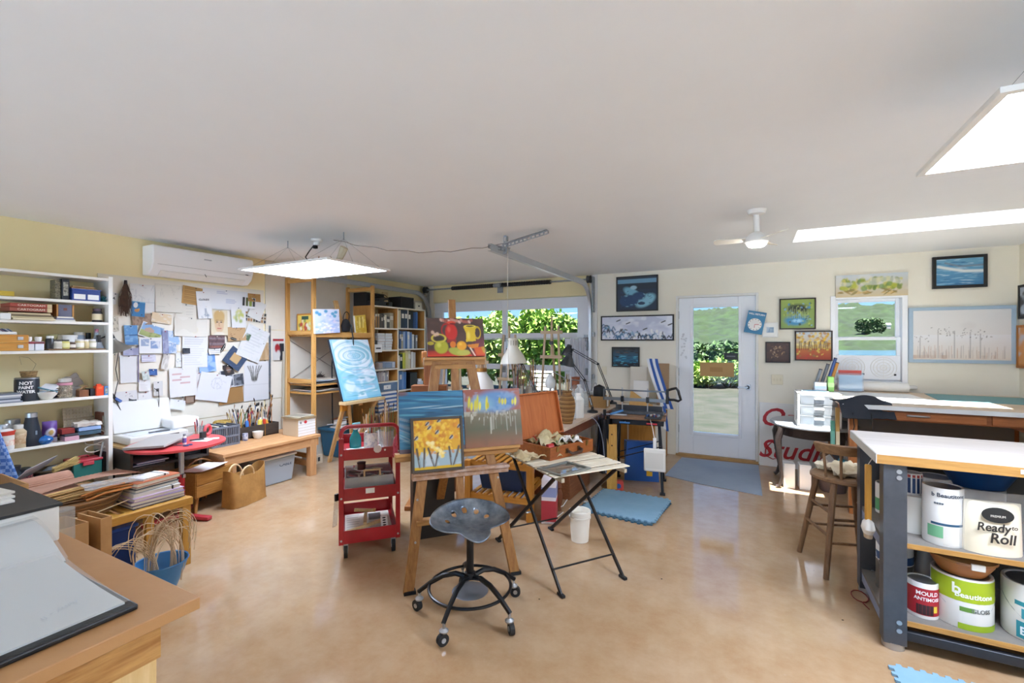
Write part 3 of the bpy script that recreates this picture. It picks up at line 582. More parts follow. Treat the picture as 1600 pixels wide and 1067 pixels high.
c = pc(36, 36, '#f2f0ee', 35); [c.rect(.1 + .3 * (i % 2), .75 - .1 * i, .45 + .3 * (i % 2), .8 - .1 * i, '#d89a94', .7) for i in range(4)]; pin(445, 748, 652, 965, 1, c, 'white page with small pink printed lines', 'page')
pin(545, 600, 600, 640, -2, pc(10, 8, '#2a2f3c', 36), 'tiny black and blue card beside the typed letter', 'card')
c = pc(30, 24, '#f5f4f2', 37).scrib(10, '#6a9a8a', .1, .1, .9, .9, .02, .25); pin(498, 640, 605, 742, -2, c, 'white card with green plant sketches', 'card')
c = pc(26, 12, '#e4e0ea', 38).rows(3, '#8f88b0', .05, .15, .95, .85); pin(238, 650, 348, 704, 0, c, 'lilac printed strip of paper', 'paper')
c = pc(18, 18, '#1f4f94', 39).rect(.2, .3, .8, .7, '#3a6ab0'); pin(293, 758, 357, 806, -3, c, 'small deep blue card among white notes', 'card')
c = pc(26, 40, '#f2f1ee', 40).rows(3, '#d88a84', .08, .72, .3, .82, .6); pin(75, 652, 207, 862, 1, c, 'white sheet with a small red mark left of the lamp cord', 'paper')
c = pc(20, 34, '#e9dcc0', 41); pin(0, 640, 60, 850, 0, c, 'peach strip of paper beside the white shelves', 'paper')
c = pc(30, 24, '#f2efec', 42).scrib(8, '#9a9aa4'); pin(35, 925, 205, 1060, 2, c, 'white note low on the wall above the desk', 'note')
c = pc(26, 30, '#f3f0ec', 43).rows(6, '#c4b8b0', .1, .1, .8, .6); pin(215, 840, 302, 925, -1, c, 'small white receipt on the left side', 'note')
c = pc(20, 20, '#ece8e2', 44).rect(.3, .3, .6, .5, '#5a5652'); pin(325, 850, 395, 960, 1, c, 'small cream card with a dark print', 'card')
c = pc(30, 30, '#f3f3f1', 45); pin(440, 990, 565, 1064, -14, c, 'blank white sheet low on the wall', 'paper')
c = pc(24, 30, '#f6f4f0', 46).scrib(6, '#888888'); pin(215, 925, 330, 1060, 2, c, 'white pencil note above the laptop', 'note')
c = pc(20, 16, '#e4d8c0', 47).scrib(14, '#2f2f33', .1, .1, .9, .9, .03, .25); pin(0, 362, 66, 470, 1, c, 'black patterned card next to the white shelves', 'card')
t = pin(0, 180, 58, 268, -14, pc(14, 14, '#f2f0ec', 48), 'white card with a black capital A at the edge of the shelves', 'card'); letters('A', .03, BLACK, t, (.003, .0, 0), (math.pi / 2, 0, math.pi / 2), bold=.001)
c = pc(20, 30, '#e9e6e0', 49); c.rect(.62, .0, 1, .75, '#23242a').ell(.42, .55, .26, .24, '#b8232c', 1, .3).ell(.5, .3, .2, .2, '#e9e6e0', .9, .4).rect(.05, .86, .95, .96, '#c0282c'); pin(1232, 528, 1318, 692, 0, c, 'red black and white poster between papers and pine shelf', 'poster')
c = pc(14, 22, '#a9907c', 51).rect(.0, 0, 1, .05, '#3a3230').rect(0, .95, 1, 1, '#3a3230').rect(0, 0, .08, 1, '#3a3230').rect(.92, 0, 1, 1, '#3a3230')
def frm(t, w_, h):
    g = G(); q = .006
    for a in ((-w_ / 2, -w_ / 2 + q, -h / 2, h / 2), (w_ / 2 - q, w_ / 2, -h / 2, h / 2), (-w_ / 2, w_ / 2, -h / 2, -h / 2 + q), (-w_ / 2, w_ / 2, h / 2 - q, h / 2)): g.box(0, .012, a[0], a[1], a[2], a[3])
    g.o('frame', WALN, t); G().tube([(.003, -w_ * .35, h / 2), (.003, 0, h / 2 + .03), (.003, w_ * .35, h / 2)], .0012, 4).o('hanger', STEEL, t)
pin(566, 928, 640, 1016, 0, c, 'little brown framed plaque hanging on a wire', 'plaque', 0, 'plaque', thick=frm)
for k, (x0, y0, x1, y1, r_, cc, c2, lb) in enumerate(((440, 560, 500, 640, 2, '#9ab4d8', '#e4e8ee', 'pale blue snapshot under the cloud study'), (205, 575, 215, 860, 0, '#8f8aa8', '#6a6480', 'thin woven purple ribbon pinned upright'), (390, 640, 440, 760, -12, '#ece6dc', '#c9c0b4', 'cream folded leaflet beside the deep blue card'), (236, 775, 292, 838, 4, '#dfe4dc', '#b4c4b8', 'pale green slip under the lilac strip'), (520, 745, 582, 775, 0, '#c49a5a', '#8a6a3a', 'small tan label between page and letter'), (585, 745, 672, 800, 3, '#efeeea', '#cfcac4', 'white torn slip under the typed letter'), (520, 915, 566, 975, -30, '#4a463f', '#b8b0a4', 'small dark tilted snapshot left of the plaque'), (660, 780, 700, 960, 5, '#f0ece8', '#d8a49c', 'narrow white strip with pink print'), (140, 955, 200, 1000, -6, '#3a3c40', '#8a8c90', 'dark label low on the left of the wall'), (1120, 560, 1200, 690, 0, '#d4b48a', '#c09a6a', 'tan sheet behind the tilted letter'), (95, 600, 212, 655, 0, '#b4b4cc', '#9a9ab8', 'lavender strip under the blue water photo'), (1040, 190, 1135, 250, 0, '#b98a4a', '#a5783a', 'small tan card at the upper right corner of the papers'))):
    pin(x0, y0, x1, y1, r_, pc(14, 14, cc, 90 + k).noise(4, 4, c2, .5, .8), lb, 'paper')
# aluminium straightedge, feathers, horsehair
a = ux(*zz(1214, 430)); b = ux(*zz(1214, 985)); tag(G().box(0, .004, -.013, .013, 0, a.z - b.z).o('straightedge', mt('#b4bcc4', .3, .85, '#7f98b4', 12.), loc=(XL + .014, a.y, b.z)), 'long aluminium straightedge hung upright at the right of the papers', 'ruler')
for k, (p, q, lb) in enumerate((((845, 640), (890, 560), 'black feather pinned above the blue mat'), ((915, 520), (975, 540), 'short dark feather beside the tan ink sketch'))):
    p, q = ux(*zz(*p), XL + .045), ux(*zz(*q), XL + .045); m = (p + q) / 2; t = thing('feather', lb, 'feather', p); d = q - p; n_ = V((1, 0, 0)).cross(d).normalized() * .014
    G().add([(0, 0, 0), tuple(d * .3 + n_), tuple(d * .8 + n_ * .9), tuple(d), tuple(d * .75 - n_ * .8), tuple(d * .3 - n_)], [(0, 1, 2, 3, 4, 5)]).o('vane', BLACK, t); G().tube([d * -.15, d * .5, d], .0012, 5).o('quill', OFFW, t)
t = thing('horsehair_tail', 'long dark brown horsehair tail hanging by the shelves', 'horsehair', (XL + .05, *ux(*zz(128, 105), XL + .05).yz))
g = G()
for k in range(130):
    a = R.uniform(0, 6.3); r0, r1 = R.uniform(0, .014), R.uniform(.0, .05); L = R.uniform(.2, .31)
    g.tube([(r0 * math.cos(a) * .6, r0 * math.sin(a), -.01), (r1 * math.cos(a) * .5, r1 * math.sin(a), -L * .5), (r1 * math.cos(a) * .6, r1 * math.sin(a) * 1.1, -L)], .0016, 3)
g.o('hair', mt('#5a4030', .7, 0, '#3a2a1e', 20.), t, sm=60, kind='stuff'); G().cyl((0, 0, -.012), (0, 0, .022), .014, .011, 10).o('binding', mt('#221a16', .6), t)
# cord with a clip on the wall and two hanging leads
P = [ux(*zz(*q), XL + .045) for q in ((58, 590), (72, 640), (52, 760), (70, 850), (45, 960), (60, 1010))] + [ux(x, y, XL + .05) for x, y in ((193, 650), (196, 675), (185, 700))]
tag(G().tube(P, .0035, 5).o('lamp_cord', BLACK), 'black lamp cord hanging down the wall beside the shelves', 'cord')
P = [ux(*zz(*q), XL + .05) for q in ((345, 905), (378, 930), (380, 1000), (378, 1065))]; tag(G().tube(P, .003, 5).o('hanging_lead', BLACK), 'short black lead hanging on the wall above the desk', 'cord')
p = ux(178, 620, XL + .05); t = thing('clamp', 'small blue and black spring clamp on the wall above the desk', 'clamp', p); G().bx((0, 0, 0), (.02, .02, .07), (.5, 0, 0)).o('jaw', BLACK, t, bev=.003); G().bx((0, .03, -.03), (.022, .022, .06), (.9, 0, 0)).o('grip', mt('#3f5f9a', .5), t, bev=.003)
# clamp lamp with a metal shade
p = ux(180, 540, -4.86); t = thing('clamp_lamp', 'clamp lamp with a brushed metal dome shade on the shelf edge', 'lamp', p)
m = MX.Rotation(.35, 4, 'X')
G().lathe([(.022, .07), (.03, .04), (.06, .0), (.098, -.045), (.1, -.05), (.094, -.045), (.055, -.002), (.02, .03)], 24, mx=m).o('shade', mt('#8f8d86', .3, .85), t)
G().lathe([(0, .12), (.02, .118), (.024, .07), (.022, .06), (0, .06)], 14, mx=m).o('socket', BLACK, t); G().lathe([(0, -.02), (.025, -.01), (.028, .015), (.014, .04), (0, .045)], 14, mx=m).o('bulb', mt('#f2efe6', .3), t)
G().tube([(0, -.03, .1), (.02, -.09, .07), (.03, -.12, .06)], .006, 6).o('arm', BLACK, t); G().bx((.03, -.125, .06), (.04, .02, .06)).o('clamp', BLACK, t, bev=.003)

# ------------------------------------------------------------------ white shelving at the far left, with its things
SX0, SX1, SY0, SY1 = XL + .014, -4.78, .55, 1.80; LV = [2.03, 1.83, 1.66, 1.43, 1.05, .71, .40]
SHW = mt('#eae6dc', .5)
t = thing('shelf_unit', 'tall white open shelving unit at the left end of the wall', 'shelves', (0, 0, 0))
for y in (SY0, SY1): G().box(SX0, SX1, y - .0, y + .03, 0, 2.045).o('side_panel', SHW, t, bev=.002)
for z in LV: G().box(SX0, SX1, SY0 + .03, SY1, z - .022, z).o('shelf', SHW, t, bev=.002)
G().box(SX0, SX1, SY0 + .03, SY1, .04, .06).o('shelf', SHW, t)
def sp(px, lv, x=-4.88): return V((x, ux(px, 500, x).y, LV[lv] + .0005))           # a spot on one of those shelves
def wd(pa, pb, x=-4.85): return ux(pb, 500, x).y - ux(pa, 500, x).y
def bxt(name, label, cat, pa, pb, lv, h, m, depth=.14, x=-4.87, rz=0., dz=0., parts=None, bev=.003, group=None):
    """a box-like thing between two picture columns on a shelf"""
    c = sp((pa + pb) / 2, lv, x); c.z += dz; w_ = wd(pa, pb, x); t = thing(name, label, cat, c, rz, group)
    G().box(-depth / 2, depth / 2, -w_ / 2, w_ / 2, 0, h).o('body', m, t, bev=bev)
    if parts: parts(t, depth, w_, h)
    return t
def jar(name, label, cat, px, lv, r, h, body, lid, lab=None, x=-4.86, dz=0., neck=.8, group=None, prof=None, labr=(.2, .75), lidh=.18):
    c = sp(px, lv, x) if lv is not None else px; c = V(c); c.z += dz; t = thing(name, label, cat, c, 0, group); hb = h * (1 - lidh)
    G().lathe(prof or [(0, 0), (r * .94, 0), (r, h * .04), (r, hb * .86), (r * neck, hb), (r * neck, hb + .001), (0, hb + .001)], 18).o('body', body, t)
    if lid: G().lathe([(0, hb), (r * neck * 1.06, hb), (r * neck * 1.08, h * .98), (r * neck, h), (0, h)], 18).o('lid', lid, t)
    if lab: G().lathe([(r * 1.012, hb * labr[0]), (r * 1.012, hb * labr[1])], 18).o('label_band', lab, t)
    return t
CLR = glass((.93, .95, .95), .08, .05, '#dfe5e6', .18); CLB = glass((.9, .94, .98), .08, .1, '#cfdcec', .25)
# top bay
bxt('flat_carton', 'yellow flat carton at the left of the top shelf', 'box', -14, 15, 1, .035, mt('#c9ab3e', .6), .2)
def bk(t, d, w_, h): G().box(-d / 2 - .001, d / 2 + .0012, -w_ * .3, w_ * .3, h * .2, h * .85).o('cover_print', mt('#c9c4b0', .6, 0, '#3a3a36', 40.), t)
bxt('patterned_box', 'black and cream patterned box upright on the top shelf', 'box', 82, 91, 1, .155, mt('#8f866a', .6, 0, '#2f2c26', 60.), .1)
bxt('upright_book', 'black hardback with pale lettering upright on the top shelf', 'book', 91.5, 104, 1, .165, mt('#20232a', .5), .12, parts=bk)
def bluebox(t, d, w_, h):
    for y in (-w_ * .24, w_ * .24): G().box(d / 2, d / 2 + .002, y - w_ * .2, y + w_ * .2, h * .12, h * .6).o('paper_label', PAPER, t)
    G().box(-d / 2 - .004, d / 2 + .004, -w_ / 2 - .004, w_ / 2 + .004, h, h + .008).o('lid', mt('#2b4f9e', .4), t)
bxt('storage_box', 'blue plastic box with two white labels on the top shelf', 'box', 106, 150, 1, .085, mt('#213f88', .35), .17, parts=bluebox)
tt = bxt('kindling_bundle', 'thin wooden slats lying on the blue plastic box', 'slats', 108, 148, 1, .01, wood('#c69a62', '#a87c46', 1), .1, dz=.0935, bev=0)
for k in range(3): G().bx((-.03 + .03 * k, .0, .013 + .004 * k), (.02, .15, .006), (0, 0, .06 * k)).o('slat', wood('#d2ab74', '#b48a52', 1), tt)
def tuft(c, r, m, label, name='fluffy_tuft', cat='yarn', n_=160, ln=.02):
    t = thing(name, label, cat, c); g = G(); rr = random.Random(int(c[1] * 1000))
    for _ in range(n_):
        d = V((rr.gauss(0, 1), rr.gauss(0, 1), abs(rr.gauss(0, 1)))).normalized(); p = d * r * .35; q = d * r * rr.uniform(.8, 1.1) + V((rr.uniform(-.2, .2) * r, rr.uniform(-.2, .2) * r, rr.uniform(-.2, .1) * r)); q.z = max(q.z, .002); g.tube([p, (p + q) / 2 + d * .003, q], .0018, 3)
    g.lathe([(0, 0), (r * .5, 0), (r * .6, r * .3), (0, r * .6)], 10); g.o('fibres', m, t, kind='stuff'); return t
tuft(sp(159, 1, -4.85), .06, mt('#4f9aa4', .8, 0, '#2f6a74', 30.), 'teal fluffy yarn tuft at the right end of the top shelf')
# second bay
BXR = mt('#8a3a2e', .6, 0, '#a85a48', 20.)
for k, (lb, cc, dz) in enumerate((('lower of two red lettered game boxes', '#96503f', .062), ('upper of two red lettered game boxes', '#9c4334', .093))):
    def side(t, d, w_, h): letters('CARTOGRAM', .02, mt('#e8dcc8', .6), t, (d / 2 + .0006, 0, h / 2), (math.pi / 2, 0, math.pi / 2), sx=1.2); G().box(d / 2, d / 2 + .0004, w_ * .38, w_ * .5, 0, h).o('corner', mt('#c9b48a', .6), t)
    bxt('game_box', lb + ' on the second shelf', 'box', 8 + k, 74, 2, .03, mt(cc, .6), .2, dz=dz, parts=side, group='stacked game boxes')
for k in range(4): bxt('flat_folder', ('bottom', 'second', 'third', 'top')[k] + ' of four flat cream folders under the game boxes', 'folder', 13 - k * 2, 79 - k * 2, 2, .012, mt(('#d9cba8', '#c4b48e', '#7a6a50', '#cbb993')[k], .7), .21 - k * .01, dz=.0005 + k * .0135, bev=0)
bxt('white_carton', 'small white carton at the left of the second shelf', 'box', -5, 12, 2, .045, WHITE, .14, x=-4.84)
for k in range(3): bxt('thin_book', ('bottom', 'middle', 'top')[k] + ' of three thin pale books under the grey box', 'book', 81 + k, 112 - 2 * k, 2, .011, mt(('#d8d4c8', '#7f86a0', '#e2ddd0')[k], .6), .15, dz=.0005 + k * .0118, bev=0)
def gb(t, d, w_, h): G().box(-d / 2 + .004, d / 2 + .002, w_ * .5, w_ * .62, 0, h).o('end_panel', wood('#c98f4a', '#a8722f', 2), t); G().box(-d / 2 + .004, d / 2 + .002, -w_ * .62, -w_ * .5, 0, h).o('end_panel', wood('#c98f4a', '#a8722f', 2), t); G().box(d / 2, d / 2 + .002, -w_ * .12, w_ * .12, h * .5, h * .72).o('emblem', mt('#7a4a3a', .5), t)
bxt('grey_box', 'grey box with wooden ends on the second shelf', 'box', 86, 108, 2, .095, mt('#6d6f80', .6, 0, '#5a5c70', 12.), .12, dz=.0365, parts=gb)
jar('preserve_jar', 'dark jar with a cream and orange label on the second shelf', 'jar', 152, 2, .034, .115, mt('#2c2a2e', .3), mt('#5a4450', .4), mt('#e6d8b4', .6))
# third bay
def clasp(t, d, w_, h):
    G().box(d / 2, d / 2 + .004, w_ * .18, w_ * .34, h * .35, h * .75).o('clasp', STEEL, t); G().box(d / 2, d / 2 + .001, -w_ / 2, w_ / 2, h * .48, h * .5).o('seam', WALN, t)
ORW = wood('#d29a44', '#bd7f30', 1)
for k in range(2): bxt('wooden_case', ('lower', 'upper')[k] + ' of two orange wooden cases with metal clasps', 'case', -18, 38, 3, .058, ORW, .19, dz=.0005 + k * .06, parts=clasp)
def phot(t, d, w_, h):
    for k in range(5): G().bx((0, -w_ * .3 + k * w_ * .14, h + .006), (d * .8, .004, .05), (.9, 0, 0)).o('photo', mt(('#e8e4e4', '#8a6a7a', '#3f5a7a', '#d8cfd0', '#6f7f94')[k], .5), t)
bxt('photo_tray', 'open white tray of photographs on the upper wooden case', 'tray', -10, 21, 3, .02, WHITE, .15, dz=.1205, parts=phot)
for k, (px, cc) in enumerate(((44.5, '#8f2f3a'), (60, '#7a3f44'))):
    t = bxt('supplement_bottle', ('left', 'right')[k] + ' of two square white bottles with red bands', 'bottle', px - 7.5, px + 7, 3, .07, mt('#dfe2e8', .4), .06, x=-4.83, bev=.006); G().cyl((0, 0, .07), (0, 0, .08), .017).o('neck', WHITE, t); G().lathe([(0, .078), (.02, .078), (.02, .105), (0, .106)], 16).o('lid', WHITE, t); G().box(.0305, .032, -.028, .028, .052, .068).o('band', mt(cc, .5), t)
bxt('shallow_tray', 'shallow dark wooden tray under the small jars', 'tray', 70, 158, 3, .012, wood('#8a6a48', '#6a4c30', 1), .2, x=-4.89)
JS = [(78, .026, .1, '#2b2c2c', '#e4e2dc', None), (89, .033, .072, '#d8d4c8', '#4a4744', '#b9b4a4'), (101, .031, .072, '#d9cf7a', '#55524a', '#e2dca0'), (112, .026, .055, '#5a4438', '#8a7f74', '#e0d8cc'), (124, .03, .075, '#d8c89a', '#e6e4de', '#efe9d8'), (134, .021, .072, '#c9b98a', '#e6e4de', None), (144, .027, .075, '#c4bea0', '#eae8e4', '#e8e4d4')]
for k, (px, r, h, a, b_, c_) in enumerate(JS): jar('paint_jar', ('dark jar with white lid at the left of the tray', 'cream jar with a dark lid on the tray', 'yellow paint jar on the tray', 'short brown paint jar on the tray', 'ochre jar with white lid on the tray', 'slim ochre jar on the tray', 'khaki jar with white lid on the tray')[k], 'jar', px, 3, r, h, mt(a, .35), mt(b_, .4), mt(c_, .6) if c_ else None, x=-4.83, dz=.0125, group='small paint jars on the tray')
jar('plastic_tub', 'wide white tub behind the small jars', 'tub', 104, 3, .066, .11, WHITE, WHITE, None, x=-4.96, dz=.0125, neck=.96); jar('cream_jar', 'round cream jar with a pale blue body behind the tray', 'jar', 124, 3, .04, .135, mt('#9fb0c4', .4), WHITE, None, x=-4.97, dz=.0125)
t = thing('glass_bowl', 'pale yellow glass bowl at the back of the jar shelf', 'bowl', sp(77, 3, -4.99) + V((0, 0, .012))); G().lathe([(.03, 0), (.03, .03), (.05, .06), (.07, .115), (.067, .115), (.047, .062), (0, .035)], 20).o('body', glass((.95, .93, .75), .1, .05, '#e2dca8', .4), t)
t = thing('oil_bottle', 'clear conical glass bottle with a pink stopper', 'bottle', sp(151, 3, -4.85) + V((0, 0, .0125))); G().lathe([(0, 0), (.045, 0), (.046, .01), (.018, .1), (.012, .13), (.014, .14), (0, .14)], 18).o('body', CLB, t); G().lathe([(0, .13), (.011, .13), (.012, .16), (0, .163)], 10).o('stopper', mt('#b06a78', .5), t)
jar('dropper_bottle', 'small black ink bottle behind the khaki jar', 'bottle', 138, 3, .022, .13, mt('#cfd4d8', .3), BLACK, None, x=-4.95, dz=.0125, neck=.7, lidh=.4)
# fourth bay
for k in range(6): bxt('magazine', ('lowest', 'second', 'third', 'fourth', 'fifth', 'top')[k] + ' of six magazines stacked by the black tin', 'magazine', -22 + R.uniform(-2, 2), 27 + R.uniform(-3, 2), 4, .011, mt(('#8d929c', '#c8ccd2', '#5a6472', '#a9adb4', '#d8d8d4', '#6f7682')[k], .5), .18, dz=.0005 + k * .0118, bev=0, group='stacked magazines')
t = thing('paint_tin', 'black tin lettered NOT PAINT WATER in white', 'tin', sp(42, 4, -4.87)); r, h = .068, .175
G().lathe([(0, 0), (r, 0), (r, h * .9), (r * .97, h * .93), (r * .97, h), (r * .9, h), (r * .9, h * .95), (0, h * .95)], 24).o('body', mt('#20252e', .45), t); G().lathe([(r * .985, h * .955), (r * 1.01, h * .97), (r * .985, h * .99)], 24).o('rim', STEEL, t)
for k, s_ in enumerate(('NOT', 'PAINT', 'WATER')): letters(s_, .034 if k < 1 else .029, WHITE, t, (.0, 0, 0), (math.pi / 2, 0, math.pi / 2 - .35), bend=.0, bold=.0012, sx=.95).location = V((math.cos(-.35) * (r + .001), math.sin(-.35) * (r + .001), .135 - k * .032))
for o_ in t.children:
    if o_.name.startswith('lettering'):
        for v in o_.data.vertices: v.co.z -= r - math.sqrt(max(0, r * r - v.co.x ** 2))
t = thing('coil_basket', 'small coiled straw basket on the black tin', 'basket', sp(45, 4, -4.87) + V((0, 0, .1755)))
for k in range(4): G().tube([((.032 + .004 * (k % 2)) * math.cos(a), (.036 + .003 * k) * math.sin(a), .007 + k * .012) for a in [i * 2 * math.pi / 16 for i in range(16)]], .0065, 6, True).o('coil', mt('#a08355', .8, 0, '#6f5636', 60.), t)
G().tube([(0, .02, .05), (.0, .04, .1), (.0, .0, .15), (0, -.05, .16), (0, -.04, .1)], .0012, 4).o('wire', mt('#8a7a5a', .6), t)
tuft(sp(20, 4, -4.96), .06, mt('#2c2a2e', .8), 'black cloth bundle behind the black tin', 'cloth_bundle', 'cloth', 120)
t = thing('ceramic_bowl', 'white bowl holding folded papers and a teal pen', 'bowl', sp(72, 4, -4.85)); G().lathe([(.03, 0), (.035, .004), (.06, .035), (.068, .06), (.064, .06), (.055, .036), (0, .012)], 22).o('body', OFFW, t)
for k in range(4): G().bx((0, -.01 + .01 * k, .06 + .012 * k), (.09, .1, .004), (.12 * k, .1, .3 * k)).o('folded_paper', mt(('#e6e2dc', '#cfd8e4', '#efe8dc', '#dfe2e6')[k], .7), t)
G().cyl((.05, -.06, .1), (.05, .05, .055), .006, n=8).o('pen', mt('#2f6a78', .4), t); G().bx((-.03, -.045, .1), (.02, .03, .05)).o('red_card', mt('#b8262c', .5), t)
tuft(sp(80, 4, -4.97), .09, mt('#4a3f5c', .8, 0, '#2c2c44', 30.), 'dark purple dried flowers behind the bowl', 'dried_flowers', 'dried flowers', 140)
t = jar('button_jar', 'tall glass jar full of buttons and shells with a pink band', 'jar', 101, 4, .046, .155, glass((.9, .9, .88), .08, .02, '#b9a890', .35), mt('#c9c4bc', .35, .4), mt('#c98a9a', .6), labr=(.8, .95))
g = G(); 
for _ in range(110): a = R.uniform(0, 6.3); q = .04 * math.sqrt(R.random()); g.bx((q * math.cos(a), q * math.sin(a), R.uniform(.01, .105)), (.014, .012, .006), (R.uniform(0, 3), R.uniform(0, 3), 0))
g.o('buttons', mt('#8f7a64', .5, 0, '#e4dccb', 40.), t, kind='stuff')
t = thing('paper_bag', 'crumpled grey paper bag leaning on the button jar', 'bag', sp(114, 4, -4.98) + V((0, 0, .12))); G().grid(lambda u, v: ((u - .5) * .03 + .012 * MN.noise(V((u * 4, v * 4, 3))), (u - .5) * .09, (v - .5) * .1 + .02 * MN.noise(V((u * 3, v * 3, 1)))), 8, 8, .012).o('body', mt('#a79f97', .7), t, rot=(.5, 0, 0)); G().box(-.03, .03, -.04, .04, -.12, -.045).o('base', mt('#8f8983', .7), t)
for k in range(3): bxt('tile', ('bottom', 'middle', 'top')[k] + ' of three white tiles below the button jar', 'tile', 91 + k, 119 - 2 * k, 4, .006, OFFW, .09, x=-4.81, dz=.0005 + k * .0065, bev=0) if k < 0 else None
def twigs(t, d, w_, h):
    for k in range(7): G().tube([(-.02 + .01 * k, -w_ * .5, h + .004), (0, 0, h + .012 + .004 * (k % 3)), (.03 - .012 * k, w_ * .52, h + .03)], .003, 5).o('reed', wood('#a8825a', '#7c5c38', 1), t)
bxt('wooden_block', 'brown wooden block with reeds on top on the fourth shelf', 'block', 121, 136, 4, .055, wood('#8f5a38', '#6f4226', 2), .07, x=-4.84, parts=twigs)
bxt('dark_box', 'dark box between the wooden block and the orange box', 'box', 137, 147, 4, .06, mt('#2a2b33', .5), .1, x=-4.86)
def sq(t, d, w_, h): G().box(d / 2, d / 2 + .001, -w_ * .25, w_ * .25, h * .7, h * .9).o('window_print', mt('#e8703a', .5), t); G().prism([(-.02, 0), (.02, 0), (0, .016)], -w_ * .3, w_ * .3, MX.Translation((0, 0, h)) @ MX.Rotation(math.pi / 2, 4, 'X')).o('gable', mt('#d8401c', .5), t)
bxt('orange_carton', 'bright orange carton near the end of the fourth shelf', 'box', 148, 160, 4, .08, mt('#e0481f', .5), .06, x=-4.82, parts=sq); bxt('blue_carton', 'small blue carton at the right end of the fourth shelf', 'box', 161, 167, 4, .075, mt('#4a86c4', .5), .05, x=-4.81, parts=bk)
# fifth bay
t = jar('solvent_can', 'white metal can with a red and yellow printed label', 'can', 6, 5, .06, .185, WHITE, STEEL, mt('#e8e4da', .4, 0, '#d8d0c0', 9.), x=-4.84, neck=.45); G().lathe([(.0612, .105), (.0612, .135)], 18).o('red_band', mt('#c23a26', .5), t); G().lathe([(.0613, .03), (.0613, .07)], 18).o('stroke_print', mt('#efe8d8', .5, 0, '#d8662c', 25.), t)
jar('tall_carton', 'beige tall can of varnish beside the flask', 'can', 29, 5, .05, .17, mt('#c9b592', .5), mt('#d4d2cc', .4), mt('#b58f66', .5, 0, '#e0cfae', 25.), x=-4.84, neck=.5)
jar('white_can', 'white can behind the varnish can', 'can', 20, 5, .055, .2, mt('#d8d8d6', .4), STEEL, None, x=-4.97, neck=.7); 
t = thing('flask', 'black insulated flask with a steel cap', 'flask', sp(49, 5, -4.84)); r = .058; G().lathe([(0, 0), (r * .94, 0), (r, .02), (r, .06), (r * .78, .14), (r * .6, .2), (r * .58, .215), (0, .215)], 24).o('body', mt('#1d2530', .35), t); G().lathe([(0, .214), (r * .58, .215), (r * .56, .248), (0, .25)], 20).o('cap', STEEL, t); G().bx((r * .92, .012, .1), (.004, .01, .03)).o('logo', mt('#7d8894', .4), t)
tuft(sp(66, 5, -4.97), .1, mt('#8f8780', .8, 0, '#6f6862', 20.), 'grey woolly bundle at the back of the fifth shelf', 'wool_bundle', 'wool', 220)
t = thing('pouch', 'purple and white snack pouch standing on the fifth shelf', 'pouch', sp(77, 5, -4.88)); c = Cv(16, 28, '#5d3a86', 5); c.ell(.5, .45, .36, .26, '#e6e2ec', 1, .2).ell(.5, .48, .18, .14, '#c9a860').rect(0, 0, 1, .2, '#d8d2de'); G().grid(lambda u, v: (.03 * math.sin(math.pi * min(1, (1 - v) * 1.2)) * math.sin(math.pi * u) + .002, (u - .5) * .085, v * .165), 8, 8, .012).o('back', mt('#5d3a86', .4), t); c.o('front', .085, .16, t, (.012, 0, .002), math.pi / 2, fn=lambda u, v: .032 * math.sin(math.pi * min(1, (1 - v) * 1.2)) * math.sin(math.pi * u))
t = thing('blue_ball', 'shiny blue ball-shaped container on the fifth shelf', 'ball', sp(70, 5, -4.81)); G().lathe([(0, 0), (.025, .003), (.045, .02), (.05, .035), (.04, .052), (.02, .062), (0, .064)], 20, sx=.8, sy=1.).o('body', mt('#1f63a8', .2), t); G().lathe([(0, .06), (.01, .062), (.008, .07), (0, .071)], 10).o('knob', mt('#1f63a8', .2), t)
bxt('pink_notebook', 'pink notebook block on the fifth shelf', 'notebook', 97, 120, 5, .035, mt('#c79aa6', .6), .1, x=-4.84); bxt('dark_notebook', 'thin dark notebook on the pink block', 'notebook', 97, 118, 5, .018, mt('#3c3a40', .5), .1, x=-4.84, dz=.036)
bxt('red_carton', 'dark red box on top of the notebooks', 'box', 93, 114, 5, .042, mt('#8f2c26', .5), .08, x=-4.85, dz=.0548)
t = thing('woven_panel', 'pale woven cane panel leaning at the back of the fifth shelf', 'woven panel', sp(124, 5, -4.96), 0, rot=(0, -.18, 0)); W_ = .17
for k in range(9): G().bx((.002 * (k % 2), -W_ / 2 + W_ * k / 8, .12), (.004, .017, .23)).o('strand', mt('#b8aa92', .8), t); G().bx((.004 - .002 * (k % 2), 0, .015 + .22 * k / 8), (.004, W_ + .02, .02)).o('strand', mt('#aa9b82', .8), t)
G().bx((.009, .0, .15), (.004, W_ + .03, .012)).o('strand', mt('#8f8068', .8), t)
for k, (cc, lb, w_) in enumerate((('#3f5866', 'dark teal folded cloth at the bottom of the cloth pile', .0), ('#8fa9cf', 'pale blue folded cloth in the cloth pile', .0), ('#d8cfc2', 'cream crumpled cloth on top of the cloth pile', .01))):
    c = sp(135.5, 5, -4.86); t = thing('folded_cloth', lb, 'cloth', c + V((0, 0, .0005 + k * .034)), group='pile of folded cloths')
    G().grid(lambda u, v: ((v - .5) * .13, (u - .5) * (.14 + w_ * 2), .03 + (.006 + w_) * MN.noise(V((u * 5, v * 5, k * 3.)))), 14, 10, .028).o('fold', mt(cc, .85, 0, None, bump=.1), t, sm=60)
bxt('brown_book', 'brown leather book standing at the end of the fifth shelf', 'book', 153, 163, 5, .19, mt('#5f3424', .5, 0, '#7a4630', 20.), .12, x=-4.92, parts=bk)
